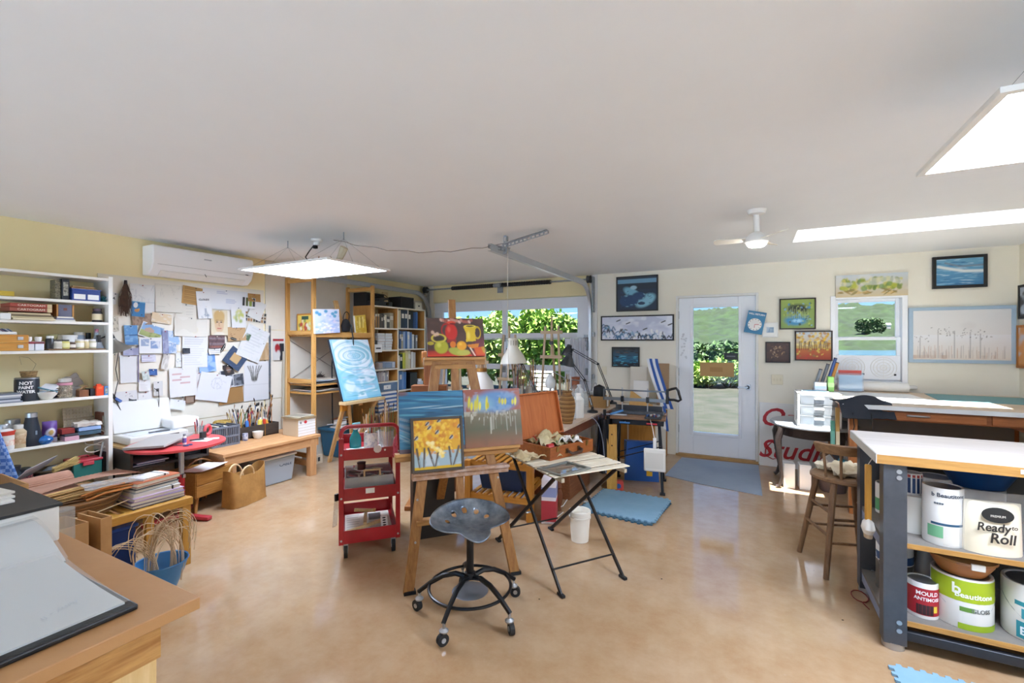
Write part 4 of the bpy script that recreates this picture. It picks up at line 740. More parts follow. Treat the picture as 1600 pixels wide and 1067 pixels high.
# bottom bays
for k, (px, a) in enumerate(((20, '#25303c'), (37, '#43343a'))): jar('dark_bottle', ('dark blue ribbed tin', 'dark red ribbed tin')[k] + ' on the lowest visible shelf', 'tin', px, 6, .05, .17 - .03 * k, mt(a, .4, 0, '#10141a', 40.), mt('#2c2c30', .4), mt(('#4a6a7a', '#9a4a4a')[k], .5, 0, '#20242a', 30.), x=-4.88)
tuft(sp(50, 6, -4.84), .1, mt('#17171a', .8), 'black cloth bag on the lowest visible shelf', 'cloth_bag', 'bag', 200)
t = thing('oval_basket', 'dark oval wicker basket with grey wool inside', 'basket', sp(86, 6, -4.9)); 
for k in range(6): G().tube([((.07 + .006 * k) * math.cos(a), (.09 + .008 * k) * math.sin(a), .012 + k * .016) for a in [i * 2 * math.pi / 20 for i in range(20)]], .0095, 6, True).o('coil', mt(('#3a3026', '#55452f')[k % 2], .8), t)
G().lathe([(0, .03), (.06, .05), (.075, .075), (.04, .11), (0, .115)], 14, sx=.9, sy=1.1).o('wool', mt('#7d8186', .9, 0, '#5a6068', 20., bump=.5), t)
def tbx(t, d, w_, h):
    G().box(-d / 2 - .006, d / 2 + .006, -w_ / 2 - .006, w_ / 2 + .006, h, h + .022).o('lid', mt('#b2343f', .4), t, bev=.006); G().box(d / 2, d / 2 + .014, -w_ * .2, w_ * .2, h - .025, h + .004).o('latch', mt('#c24550', .4), t, bev=.004); G().tube([(0, -w_ * .2, h + .024), (0, -w_ * .15, h + .04), (0, w_ * .15, h + .04), (0, w_ * .2, h + .024)], .006, 6).o('handle', mt('#b2343f', .4), t)
bxt('toolbox', 'teal plastic box with a red lid and latch', 'box', 108, 152, 6, .12, mt('#1f6a62', .4), .18, x=-4.87, parts=tbx)
t = thing('cable_coil', 'white cable coiled over dark clutter at the right end of the bottom shelf', 'cable', sp(152, 6, -4.84) + V((0, .0, .18))); G().tube([(0, .07 * math.cos(a) - .01, .045 * math.sin(a) + .01 * a) for a in [i * .35 for i in range(40)]], .004, 5).o('loop', OFFW, t); G().cyl((.01, .075, -.15), (.0, .075, .05), .0, n=4) if False else None
bxt('black_case', 'black case under the coiled cable on the bottom shelf', 'case', 154, 166, 6, .17, mt('#1c1b1d', .5), .16, x=-4.9)
tag(G().tube([(-4.80, 1.73, .44), (-4.79, 1.75, .55), (-4.80, 1.77, .66)], .008, 8).o('steel_pipe', STEEL), 'short steel pipe leaning at the right end of the bottom shelf', 'pipe')
# towel hanging at the picture's left edge
t = thing('checked_towel', 'blue checked towel hanging over the left edge of the shelves', 'towel', (-4.72, 1.13, .47))
m_, n, l, b = _new('checked_cotton'); tc = n.new('ShaderNodeTexCoord'); ck = n.new('ShaderNodeTexChecker'); ck.inputs['Scale'].default_value = 40; ck.inputs[1].default_value = (*rgb('#4a6fae'), 1); ck.inputs[2].default_value = (*rgb('#8fa8cf'), 1); l.new(tc.outputs['Object'], ck.inputs[0]); l.new(ck.outputs[0], b.inputs['Base Color']); b.inputs['Roughness'].default_value = .9
G().grid(lambda u, v: (.05 - .02 * v + .018 * math.sin(u * 14 + v * 2), -.12 + u * (.24 - .1 * v), v * .42), 28, 10, .006).o('cloth', m_, t, sm=80); G().bx((.0, -.1, .42), (.1, .12, .02)).o('hook_rail', OFFW, t)
# ------------------------------------------------------------------ low furniture along the left wall
# low dark stand with a pale top
t = thing('low_stand', 'low dark stand with a pale wooden top under the papers', 'stand', (-4.8, 2.15, 0)); w_, d = .66, .5
G().box(-d / 2, d / 2, -w_ / 2 + .04, w_ / 2, .585, .605).o('top', wood('#c9a468', '#b58e50', 1), t, bev=.003)
DK = mt('#3a332e', .5)
for y in (-w_ / 2 + .04, w_ / 2 - .02): G().box(-d / 2, d / 2 - .01, y, y + .02, .42, .585).o('side_panel', DK, t)
G().box(-d / 2, d / 2 - .01, -w_ / 2 + .06, w_ / 2 - .02, .42, .44).o('bottom_panel', DK, t); G().box(-d / 2, -d / 2 + .01, -w_ / 2 + .06, w_ / 2 - .02, .44, .585).o('back_panel', DK, t)
for x in (-.2, .2):
    for y in (-.24, .27): G().cyl((x, y, 0), (x, y, .42), .016, .02, 8).o('leg', DK, t)
for k, (y, w2, cc, lb) in enumerate(((-.2, .26, '#5f78b4', 'blue folder lying inside the low dark stand'), (-.16, .24, '#9aaad0', 'pale blue folder on top of the blue one in the stand'))):
    tt = thing('folder', lb, 'folder', (-4.74, 2.2 + y, .4405 + k * .016)); G().box(-.15, .15, -w2 / 2, w2 / 2, 0, .014).o('cover', mt(cc, .5), tt, bev=.003); G().box(-.145, .152, -w2 / 2 + .004, w2 / 2 - .004, .004, .010).o('pages', PAPER, tt)
tt = thing('black_router', 'flat black electronic box inside the low stand', 'device', (-4.76, 2.34, .4405)); rbox(.24, .22, .05).o('body', BLACK, tt, bev=.006); G().bx((.121, 0, .025), (.002, .12, .01)).o('display', mt('#26303a', .2), tt)
# white scanner with an open lid
t = thing('scanner', 'white scanner with its lid standing open on the low stand', 'scanner', (-4.86, 2.14, .606)); rbox(.34, .46, .07).o('body', mt('#cfcdc8', .45), t, bev=.012)
G().bx((-.155, 0, .21), (.02, .46, .28), (0, -.22, 0)).o('lid', mt('#cfcdc8', .5), t, bev=.006); G().box(-.1, .12, -.18, .18, .07, .0715).o('glass_bed', mt('#c9ced4', .15), t); G().bx((.165, .1, .045), (.012, .1, .02)).o('button_row', DGREY, t)
tt = thing('pliers', 'small black pliers lying on the white scanner', 'pliers', (-4.78, 2.14, .678)); 
for s_ in (-1, 1): G().tube([(0, 0, .006), (.01 * s_, .05, .006), (.014 * s_, .11, .006)], .006, 6).o('handle', BLACK, tt); G().tube([(0, 0, .006), (-.006 * s_, -.05, .006)], .005, 6).o('jaw', DGREY, tt)
t = thing('white_drum_case', 'white rounded plastic case at the right of the scanner', 'case', (-4.90, 2.40, .677)); G().prism([(-.12, -.12), (.1, -.12), (.12, -.1), (.12, .1), (.1, .12), (-.12, .12)], 0, .09).o('body', mt('#ecebe8', .4), t, bev=.02); G().bx((.0, 0, .091), (.18, .2, .004)).o('lid_panel', mt('#f2f1ef', .4), t, bev=.002)
# round red table on a column
t = thing('red_table', 'small round red table on a steel and red column', 'table', (-4.27, 2.07, 0)); RT = mt('#d24a4a', .4, 0, '#c23c40', 3.)
g = G(); g.lathe([(0, .628), (.33, .628), (.345, .634), (.345, .65), (.335, .656), (0, .656)], 48); g.o('table_top', RT, t)
G().cyl((0, .03, .36), (0, .03, .63), .02, n=16).o('inner_column', STEEL, t); G().cyl((0, .03, .05), (0, .03, .38), .027, n=16).o('outer_column', mt('#b01f2c', .35), t); G().bx((.035, .03, .37), (.03, .02, .03)).o('clamp_knob', STEEL, t)
for a in (.35, 2.45, 4.5): G().bar((.02 * math.cos(a), .03 + .02 * math.sin(a), .03), (.27 * math.cos(a), .03 + .27 * math.sin(a), .02), .05, .03).o('foot', mt('#b0333c', .4), t, bev=.006)
t = thing('laptop', 'thin grey laptop lying closed and tilted on the red table', 'laptop', (-4.28, 1.95, .66), .55, rot=(0.06, -.05, .6)); rbox(.3, .4, .012).o('base', mt('#a9a49f', .4, .3), t, bev=.004); G().box(-.15, .15, -.2, .2, .0125, .019).o('lid', mt('#b2aca6', .4, .3), t, bev=.003)
for o_ in t.children: o_.location.z += .018
t = thing('tape_dispenser', 'red tape roll on a dark dispenser on the red table', 'tape', (-4.25, 2.3, .657), .5); G().tube([(0, .04 * math.cos(a), .062 + .04 * math.sin(a)) for a in [i * .3927 for i in range(16)]], .013, 8, True).o('tape_roll', mt('#d8565a', .45), t); G().box(-.015, .015, -.09, -.035, 0, .06).o('stand', mt('#2c2b2a', .5), t, bev=.004)
t = thing('paper_scraps', 'cut white paper pieces on the red table', 'paper', (-4.14, 2.19, .657), .3)
for k, (x, y, a, w2) in enumerate(((0, 0, .2, .14), (.03, .08, .8, .1), (-.05, .05, 1.6, .09))): G().bx((x, y, .001 + .0012 * k), (w2, .07, .001), (0, 0, a)).o('scrap', PAPER, t)
t = thing('utility_knife', 'grey knife lying on the paper scraps', 'knife', (-4.17, 2.17, .662), 1.2); G().bx((0, 0, .006), (.1, .016, .01)).o('handle', DGREY, t, bev=.003); G().bx((.07, 0, .005), (.05, .012, .002)).o('blade', STEEL, t)
t = thing('scissors', 'blue handled scissors on the red table beside the laptop', 'scissors', (-4.06, 2.02, .657), .4)
for s_ in (-1, 1): G().tube([(.03 + .02 * math.cos(a), s_ * .018 + .014 * math.sin(a), .006) for a in [i * .785 for i in range(8)]], .004, 6, True).o('finger_loop', mt('#3a4a7a', .4), t); G().bx((-.04, .003 * s_, .004 + .002 * s_), (.1, .012, .002), (0, 0, .08 * s_)).o('blade', STEEL, t)
G().cyl((-.0, 0, 0), (0, 0, .009), .004, n=8).o('rivet', STEEL, t)
jar('glue_bottle', 'small white bottle with a grey cap on the red table', 'bottle', V((-4.12, 2.05, .657)), None, .014, .085, WHITE, mt('#7d7f84', .4), mt('#6a5aa0', .5), neck=.7)
def cup_of(t, n_, r, h, lo, hi, cols, seed, rr=.003, tip=None):
    q = random.Random(seed)
    for k in range(n_):
        a = q.uniform(0, 6.3); b_ = q.uniform(.1, .75) * r; L = q.uniform(lo, hi); p = V((b_ * math.cos(a), b_ * math.sin(a), .01)); e = V((b_ * math.cos(a) * 1.9 + q.uniform(-.01, .01), b_ * math.sin(a) * 1.9 + q.uniform(-.01, .01), L)); th = rr * q.uniform(.7, 1.4)
        G().cyl(p, e, th, th * .8, 6).o('stick', mt(q.choice(cols), .5), t)
        if tip and q.random() < .6:
            d = (e - p).normalized(); G().lathe([(th * .8, 0), (th * 1.5, .012), (th * 1.3, .02), (0, .034)], 6, mx=MX.Translation(e) @ d.to_track_quat('Z', 'Y').to_matrix().to_4x4()).o('bristles', mt(q.choice(tip), .8), t)
BC = ['#c98a3a', '#2a2a2e', '#8a5a30', '#d8b070', '#3a5a8a', '#a83028', '#e0d8c4', '#6a4428', '#4a7a4a', '#b8a060']; BT = ['#3a2a1c', '#8a6a40', '#d8cbb0', '#1e1a18']
def holder(name, label, c, r, h, m, n_, lo, hi, seed, cols=BC, tip=BT, rr=.0032):
    t = thing(name, label, 'brush pot' if tip else 'pen pot', c); G().lathe([(0, 0), (r * .95, 0), (r, .005), (r, h), (r * .92, h), (r * .9, .01), (0, .008)], 18).o('pot', m, t); cup_of(t, n_, r, h, lo, hi, cols, seed, rr, tip); return t
holder('pen_pot', 'clear pot of red and blue pens behind the red table', (-4.66, 2.44, .606), .035, .09, CLR, 7, .12, .16, 3, ['#c0302c', '#d8d4d0', '#2a3a6a', '#b83a34', '#e8e4e0'], None, .006)
# bench with apron and square legs
t = thing('bench', 'long low pine workbench holding the crate and brush trough', 'bench', (-4.66, 3.02, 0)); BP = wood('#d2a272', '#bd8a58', 1); w_, d = 1.08, .66
for k in range(3): G().box(-d / 2 + k * d / 3 + .001, -d / 2 + (k + 1) * d / 3 - .001, -w_ / 2, w_ / 2, .42, .45).o('top_board', BP, t, bev=.003)
for x in (-.28, .29): G().box(x, x + .025, -w_ / 2 + .02, w_ / 2 - .02, .33, .42).o('apron', BP, t, bev=.002)
for y in (-w_ / 2 + .02, w_ / 2 - .045): G().box(-.255, .29, y, y + .025, .33, .42).o('end_apron', BP, t)
for x in (-.26, .25):
    for y in (-w_ / 2 + .05, w_ / 2 - .13): G().box(x, x + .07, y, y + .08, 0, .33 if y < 0 else .42).o('leg', wood('#d2a272', '#bd8a58', 2), t, bev=.003)
G().box(-.2, .25, w_ / 2 - .11, w_ / 2 - .07, .1, .16).o('stretcher', BP, t)
# grey crate with files
t = thing('file_crate', 'grey slotted plastic crate of files on the bench', 'crate', (-4.79, 2.70, .4505), 0); GC = mt('#6d727c', .5); w_, d, h = .27, .25, .19
for x, a in ((d / 2, 0), (-d / 2, 0)):
    for z in (0, .085, .18): G().box(x - .006, x + .006, -w_ / 2, w_ / 2, z, z + .018).o('rim', GC, t)
    for k in range(15): G().box(x - .005, x + .005, -w_ / 2 + k * w_ / 14.9, -w_ / 2 + k * w_ / 14.9 + .008, .01, .19).o('slat', GC, t)
for y in (-w_ / 2, w_ / 2): G().box(-d / 2, d / 2, y - .005, y + .005, 0, .198).o('side_panel', GC, t)
G().box(-d / 2, d / 2, -w_ / 2, w_ / 2, 0, .006).o('bottom', GC, t)
for k in range(5): G().box(-d / 2 + .012, d / 2 - .012, -w_ / 2 + .01 + k * .04, -w_ / 2 + .035 + k * .04, .007, .2 + .006 * (k % 3)).o('file', mt(('#2f4a40', '#c9c4b4', '#55616c', '#d8d4c8', '#3c3f46')[k], .6), t)
for k in range(3): tt = thing('green_folder', ('bottom', 'middle', 'top')[k] + ' of three green and grey folders left of the crate', 'folder', (-4.83, 2.52 - .0 * k, .4505 + .017 * k), .06 * k - .05); rbox(.24, .08, .015).o('cover', mt(('#2f5a48', '#b9c4bc', '#5a6a64')[k], .5), tt, bev=.002); G().box(-.118, .1215, -.036, .0405, .004, .011).o('pages', PAPER, tt)
# dark trough of brushes
t = thing('brush_trough', 'long dark wooden trough packed with brushes and pencils', 'trough', (-4.90, 3.13, .4505)); DW = wood('#4a4038', '#332b25', 1); w_, d, h = .48, .2, .13
for x in (-d / 2, d / 2 - .014): G().box(x, x + .014, -w_ / 2, w_ / 2, 0, h).o('long_board', DW, t, bev=.002)
for y in (-w_ / 2, 0, w_ / 2 - .014): G().box(-d / 2 + .014, d / 2 - .014, y, y + .014, 0, h).o('divider', DW, t)
G().box(-d / 2, d / 2, -w_ / 2, w_ / 2, 0, .012).o('bottom', DW, t); G().box(d / 2, d / 2 + .002, .07, .078, 0, h).o('brass_strip', mt('#a8803a', .4, .6), t)
q = random.Random(5)
def sheaf(label, yc, n_, seed, lo=.2, hi=.34, cols=BC):
    tt = thing('brush_bundle', label, 'brushes', (-4.90, 3.13 + yc, .463), 0, 'brush bundles in the trough'); q = random.Random(seed)
    for k in range(n_):
        p = V((q.uniform(-.06, .06), q.uniform(-.05, .05), .003)); L = q.uniform(lo, hi); e = p + V((q.uniform(-.05, .05), q.uniform(-.08, .08), L)); th = q.uniform(.0025, .006)
        G().cyl(p, e, th * .8, th, 6).o('handle', mt(q.choice(cols), .5), tt)
        if q.random() < .5: dd = (e - p).normalized(); G().lathe([(th, 0), (th * 1.8, .015), (th * 1.5, .03), (0, .045)], 6, mx=MX.Translation(e) @ dd.to_track_quat('Z', 'Y').to_matrix().to_4x4()).o('bristles', mt(q.choice(BT), .8), tt)
sheaf('brush bundle at the left end of the trough', -.17, 20, 1); sheaf('pencil bundle left of the middle of the trough', -.06, 20, 2, .16, .28, BC + ['#3f78c0', '#e0d05a']); sheaf('brush bundle right of the middle of the trough', .07, 18, 3, .2, .32); sheaf('tall brush bundle at the right end of the trough', .18, 14, 4, .22, .42, ['#7a4a28', '#2a2826', '#c9b89a', '#b06a30'])
for k, (y, z, w2, h2, cc, lb, a) in enumerate(((-.1, .17, .04, .1, '#3a6fb4', 'blue bottle standing in the trough', .1), (.02, .16, .05, .12, '#e0cf5a', 'yellow tube standing in the trough', -.1), (.1, .16, .035, .12, '#c23a22', 'red tube standing in the trough', .12), (.14, .15, .03, .13, '#d89a3a', 'orange tube standing in the trough', .2))):
    tt = thing('paint_tube', lb, 'paint tube', (-4.83, 3.13 + y, .463), rot=(a, 0, 0), group='tubes in the trough'); G().lathe([(0, 0), (w2 * .4, 0), (w2 * .45, .02), (w2 * .45, z), (w2 * .2, z + .015), (0, z + .015)], 12).o('body', mt(cc, .45), tt); G().cyl((0, 0, z + .014), (0, 0, z + .035), w2 * .2, n=8).o('cap', WHITE, tt)
t = thing('straw_basket', 'low yellow straw basket between crate and trough', 'basket', (-4.97, 2.84, .4505)); 
for k in range(5): G().tube([((.045 + .004 * k) * math.cos(a), (.05 + .005 * k) * math.sin(a), .01 + k * .045) for a in [i * .52 for i in range(12)]], .024, 6, True).o('coil', mt('#b89a4a', .8, 0, '#96783a', 40.), t)
jar('ink_bottle', 'small blue and white spotted pot in front of the trough', 'pot', V((-4.76, 2.95, .4505)), None, .03, .09, mt('#d8d8dc', .4, 0, '#3a4a80', 50.), None, neck=.9)
t = thing('palette_dish', 'white dish in front of the brush trough', 'dish', (-4.74, 3.08, .4505)); G().lathe([(.035, 0), (.05, .03), (.054, .075), (.05, .075), (.046, .03), (0, .01)], 20).o('body', OFFW, t)
# stacked storage box on the bench
t = thing('file_box', 'white and cream ribbed file box with papers on top', 'box', (-4.53, 3.43, .4505)); w_, d, h = .22, .26, .19
G().box(-d / 2, d / 2, -w_ / 2, w_ / 2, 0, h).o('body', mt('#c9b79a', .6), t, bev=.003)
for k in range(6): G().box(d / 2, d / 2 + .003, -w_ / 2, w_ / 2, .004 + k * .031, .031 + k * .031).o('drawer_front', mt('#f0eeea', .5), t)
G().box(-d / 2 - .015, d / 2 + .015, -w_ / 2 - .012, w_ / 2 + .012, h, h + .012).o('lid', mt('#9a8360', .6), t); G().cyl((d / 2 + .0, -.02, .155), (d / 2 + .005, -.02, .155), .018, n=16).o('red_sticker', mt('#c8343c', .5), t); G().box(d / 2, d / 2 + .004, -.09, -.07, .14, .165).o('print', mt('#8f8a84', .5), t)
for k in range(3): tt = thing('loose_sheet', ('bottom', 'middle', 'top')[k] + ' of three loose sheets on the file box', 'paper', (-4.53, 3.43, .6535 + k * .005), .1 * k); rbox(.24, .2, .004).o('sheet', mt(('#8f826a', '#d8d0b8', '#b9b09a')[k], .7), tt); G().box(-.1, .1, -.08, .06, .004, .0045).o('print', mt(('#7a705c', '#cfc080', '#8f8878')[k], .7), tt)
# bin under the bench
t = thing('storage_bin', 'translucent plastic bin with a white lid under the bench', 'bin', (-4.58, 3.08, 0.001)); w_, d, h = .44, .34, .27
G().prism([(-.15, -.2), (.15, -.2), (.15, .2), (-.15, .2)], 0, .0).v
g = G(); g.add([(-.15, -.19, 0), (.15, -.19, 0), (.15, .19, 0), (-.15, .19, 0), (-.17, -.215, h), (.17, -.215, h), (.17, .215, h), (-.17, .215, h)], [(0, 3, 2, 1), (4, 5, 6, 7), (0, 1, 5, 4), (1, 2, 6, 5), (2, 3, 7, 6), (3, 0, 4, 7)]); g.o('body', mt('#aab7c4', .35), t, bev=.012)
G().box(-.18, .18, -.23, .23, h, h + .025).o('lid', mt('#e6e3da', .4), t, bev=.01); G().box(-.15, .15, -.2, .2, h + .025, h + .032).o('lid_panel', mt('#dfdbd0', .4), t, bev=.004); letters('CABLE', .05, mt('#2f4060', .6), t, (.164, .1, .19), (math.pi / 2, 0, math.pi / 2), ex=.0006)
# tan tote bag
t = thing('tote_bag', 'tan canvas tote bag with round handles on the floor', 'bag', (-4.2, 2.60, .002), math.radians(14)); TB = mt('#b98a4a', .8, 0, '#9a6f38', 5., .5, .2, 40.)
L, D, H_ = .38, .2, .27
def bagf(u, v):
    a = u * 2 * math.pi; s_ = 1 - .25 * v + .05 * MN.noise(V((math.cos(a) * 2, math.sin(a) * 2, v * 3))); ca, sa = math.cos(a), math.sin(a); e = .45
    x = (abs(ca) ** e) * (1 if ca > 0 else -1) * D / 2 * (1 - .35 * v); y = (abs(sa) ** e) * (1 if sa > 0 else -1) * L / 2 * (1 + .04 * v)
    return (x, y, v * (H_ + .06 * (abs(y) / (L / 2)) ** 3 * v) + .012 * MN.noise(V((x * 9, y * 9, v))))
G().grid(bagf, 40, 12, -.004).o('body', TB, t, sm=60); G().box(-D / 2 * .9, D / 2 * .9, -L / 2 * .9, L / 2 * .9, 0, .01).o('bottom', TB, t); G().box(-.05, .05, -.15, .15, .1, .2).o('contents', mt('#7a5430', .9, 0, '#4f3620', 12., bump=.4), t)
for x in (-.06, .06): G().tube([(x, -.12 + .0, .22)] + [(x * (1 + .3 * math.sin(a)), -.04 - .08 * math.cos(a), .24 + .11 * math.sin(a)) for a in [i * math.pi / 10 for i in range(11)]] + [(x, .04, .22)], .009, 6).o('handle', mt('#d8b98a', .7), t)
# sewing chest on splayed legs with a sheet on top
t = thing('sewing_chest', 'small wooden two-tier sewing chest on splayed legs', 'chest', (-4.47, 2.36, 0), math.radians(10)); SC = wood('#b5813f', '#96642a', 1); w_, d = .36, .34
G().box(-d / 2, d / 2, -w_ / 2, w_ / 2, .13, .35).o('body', wood('#a87638', '#8a5a26', 1), t, bev=.003)
for z in (.135, .24): G().box(d / 2, d / 2 + .008, -w_ / 2 + .003, w_ / 2 - .003, z, z + .1).o('tier_front', SC, t, bev=.003)
for y in (-.17, .17): G().box(-d / 2 - .002, d / 2, y - .012 if y < 0 else y, y if y < 0 else y + .012, .135, .345).o('side_panel', SC, t, bev=.002)
for x in (-1, 1):
    for y in (-1, 1): G().cyl((x * .12, y * .13, .13), (x * .15, y * .165, 0), .018, .012, 8).o('leg', SC, t)
G().tube([(-.02, -.15, .35)] + [(-.02, -.15 + .3 * k / 8, .35 + .07 * math.sin(k * math.pi / 8)) for k in range(1, 8)] + [(-.02, .15, .35)], .008, 6).o('handle', wood('#8a5a26', '#6d431a', 1), t)
tag(G().grid(lambda u, v: ((v - .5) * .22, (u - .5) * .3, .008 + .02 * (u - .3) ** 2 + .012 * v * v), 12, 8, .002).o('drawing_sheet', PAPER, loc=(-4.36, 2.33, .352), rz=.35), 'curled white sheet lying on the sewing chest', 'paper')
# slatted low table with its load
t = thing('slatted_table', 'low pine slatted table with square legs in the left foreground', 'table', (-3.62, 1.15, 0)); P2 = wood('#c9963f', '#b07c2c', 1); w_, d = 1.14, .54
for k in range(2): G().box(-d / 2 + k * (d - .05), -d / 2 + .05 + k * (d - .05), -w_ / 2, w_ / 2, .40, .45).o('rail', P2, t, bev=.003)
for k in range(15): y = -w_ / 2 + .01 + k * (w_ - .06) / 14; G().box(-d / 2 + .05, d / 2 - .05, y, y + .045, .432, .448).o('slat', wood('#cf9d48', '#b58232', 0), t, bev=.002)
for x in (-d / 2 + .005, d / 2 - .055):
    for y in (-w_ / 2 + .01, w_ / 2 - .06): G().box(x, x + .05, y, y + .05, 0, .43 if False else .40).o('leg', wood('#c9963f', '#b07c2c', 2), t, bev=.003)
for y in (-w_ / 2, w_ / 2 - .03): G().box(-d / 2 + .05, d / 2 - .05, y, y + .03, .39, .432).o('end_rail', wood('#c9963f', '#b07c2c', 0), t)
z = .4505
BK = [(.3, .24, .02, '#39485f', 'navy patterned book at the bottom of the stack', .02), (.3, .25, .022, '#7d6f86', 'mauve magazine second from the bottom', -.04), (.29, .23, .02, '#c4a9c9', 'lilac folder in the book stack', .05), (.27, .2, .024, '#d8d4cc', 'white sketchbook with a black elastic in the stack', .0), (.26, .19, .02, '#8d9195', 'grey notebook in the book stack', .08), (.25, .18, .016, '#2f3236', 'black notebook in the book stack', .1), (.27, .2, .026, '#b2613a', 'rust leather notebook near the top of the stack', .16), (.17, .13, .012, '#ece8e0', 'small white notebook on top of the stack', .22)]
for k, (w2, d2, h2, cc, lb, a) in enumerate(BK):
    tt = thing('stacked_book', lb, 'book', (-3.53 - .01 * (k > 3), 1.55, z), a, 'books on the slatted table'); G().box(-d2 / 2, d2 / 2, -w2 / 2, w2 / 2, 0, .003).o('cover', mt(cc, .55), tt); G().box(-d2 / 2, d2 / 2, -w2 / 2, w2 / 2, h2 - .003, h2).o('cover', mt(cc, .55), tt); G().box(-d2 / 2 + .004, d2 / 2 - .004, -w2 / 2 + .004, w2 / 2 - .004, .003, h2 - .003).o('pages', mt('#ddd6c6', .8), tt)
    G().box(-d2 / 2, -d2 / 2 + .003, -w2 / 2, w2 / 2, 0, h2).o('spine', mt(cc, .55), tt)
    if k in (3, 7): G().box(-d2 / 2 - .001, d2 / 2 + .001, w2 * .3, w2 * .3 + .008, -.0, h2 + .001).o('elastic', BLACK, tt)
    z += h2 + .0006
def wicker(label, c, rx, ry, h, rz, m1, m2, name='wicker_basket', nb=7, flare=1.3):
    t = thing(name, label, 'basket', c, rz)
    for k in range(nb): s_ = 1 / flare + (1 - 1 / flare) * k / (nb - 1); G().tube([(rx * s_ * math.cos(a), ry * s_ * math.sin(a), h * (.06 + .92 * k / (nb - 1))) for a in [i * 2 * math.pi / 24 for i in range(24)]], h / nb * .58, 6, True).o('weave', (m1, m2)[k % 2], t)
    G().lathe([(0, .004), (rx / flare, .004), (rx / flare, .012), (0, .012)], 24, sy=ry / rx).o('bottom', m1, t); return t
t = wicker('long wicker basket of dried grasses on the slatted table', (-3.60, 1.19, .4505), .15, .22, .1, -.1, mt('#8a6238', .8), mt('#74502c', .8))
G().tube([(.0, -.23, .09), (.03, -.14, .05), (.15, .0, .02), (.12, .24, .06), (.0, .3, .17)], .004, 5).o('loose_cane', mt('#d8c4a0', .7), t)
for j, (lb, nm, m_, n_, dx, dz, L) in enumerate((('bundle of dry golden grass in the wicker basket', 'grass_bundle', ['#b08a54', '#c9a468', '#93703c'], 60, .0, .10, .5), ('orange dried flowers wrapped in clear film in the basket', 'flower_wrap', ['#c9803a', '#b06a30', '#a8622c'], 10, .06, .10, .2))):
    tt = thing(nm, lb, 'dried flowers', (-3.60 + dx, 1.22 + .08 * j, .4505 + dz), -.15); q = random.Random(j + 20); g = G()
    for k in range(n_): x, zz_ = q.gauss(0, .035), abs(q.gauss(0, .022)); g.tube([(x, -L * .5 + q.uniform(-.03, .03), zz_), (x * .8 + q.uniform(-.02, .02), 0, zz_ + .02), (x * 1.2 + q.uniform(-.03, .03), L * .5 + q.uniform(-.05, .05), zz_ + .03)], .0032 if j == 0 else .006, 4)
    g.o('stalks', mt(m_[0], .7, 0, m_[1], 30.), tt, kind='stuff')
    if j: G().grid(lambda u, v: ((u - .5) * .13, (v - .3) * .3, .065 + .02 * math.sin(u * 3.1) + .02 * MN.noise(V((u * 4, v * 4, 0)))), 8, 8).o('film', glass((.95, .95, .97), .2, .1, '#dfe4ea', .2), tt)
t = thing('paper_rosette', 'pale blue and white paper flowers at the end of the basket', 'paper flower', (-3.66, 1.0, .565)); q = random.Random(8)
for k in range(16): a = k * .9; G().grid(lambda u, v: ((.01 + .035 * v) * math.cos(a + (u - .5) * .8), (.01 + .035 * v) * math.sin(a + (u - .5) * .8), .01 + .004 * (k % 4) + .03 * v * v), 3, 3).o('petal', mt(('#dfe6ea', '#a9c4d8', '#8fb08a', '#eef0ee')[k % 4], .6), t)
# blue basin with canes, blue crate below
t = thing('blue_basin', 'round blue enamel basin on the floor by the slatted table', 'basin', (-3.19, 1.46, .001)); BB = mt('#3f7fb4', .35, 0, '#356fa4', 4.)
G().lathe([(0, 0), (.08, 0), (.115, .09), (.135, .155), (.14, .158), (.138, .164), (.131, .16), (.11, .092), (.077, .008), (0, .008)], 32).o('body', BB, t)
t = thing('cane_bundle', 'arched pale basket canes soaking in the blue basin', 'canes', (-3.17, 1.46, .012)); q = random.Random(4); U = V((.415, .91, 0)); W2 = V((.91, -.415, 0))
for k in range(34):
    s_ = 1 if k % 3 else -1; a0 = -s_ * q.uniform(.02, .07); a1 = s_ * q.uniform(.03, .09) if k % 2 else s_ * q.uniform(.12, .16); H_ = q.uniform(.3, .45); d0, d1 = q.uniform(-.05, .04), q.uniform(-.03, .06)
    e0 = U * a0 + W2 * d0; e1 = U * a1 + W2 * d1 + V((0, 0, q.choice([.0, .03, .2, .25]) if abs(a1) < .1 else q.uniform(.17, .3))); sp_ = q.uniform(.7, 1.6)
    G().tube(bez(e0, e0 - U * s_ * .06 * sp_ + V((0, 0, H_ * 1.25)), e1 + U * s_ * .06 * sp_ + W2 * .02 + V((0, 0, H_ * 1.15 - e1.z * .6)), e1, 12), .0022, 4).o('cane', mt(('#cdb595', '#b89c78', '#dcc8aa')[k % 3], .7), t)
for k in range(8): G().tube(bez((.02, -.02, .0), U * -.03 + V((0, 0, .34)), U * (-.16 - .02 * k) + W2 * .03 * (k % 3) + V((0, 0, .46 - .02 * k)), U * (-.27 - .02 * k) + W2 * (.02 * k) + V((0, 0, .14 + .025 * k)), 10), .0022, 4).o('cane', mt('#c9b08c', .7), t)
t = thing('blue_crate', 'navy blue plastic crate under the slatted table', 'crate', (-3.62, 1.27, .001)); rbox(.34, .34, .33).o('body', mt('#1c3a78', .45), t, bev=.01); G().box(-.18, .18, -.18, .18, .33, .35).o('rim', mt('#23458a', .45), t, bev=.005)
t = thing('blue_pot', 'small blue pot beside the enamel basin', 'pot', (-3.30, 1.27, .001)); G().lathe([(0, 0), (.05, 0), (.075, .12), (.08, .13), (.07, .125), (.045, .01), (0, .01)], 20).o('body', mt('#3a6aa0', .4), t)
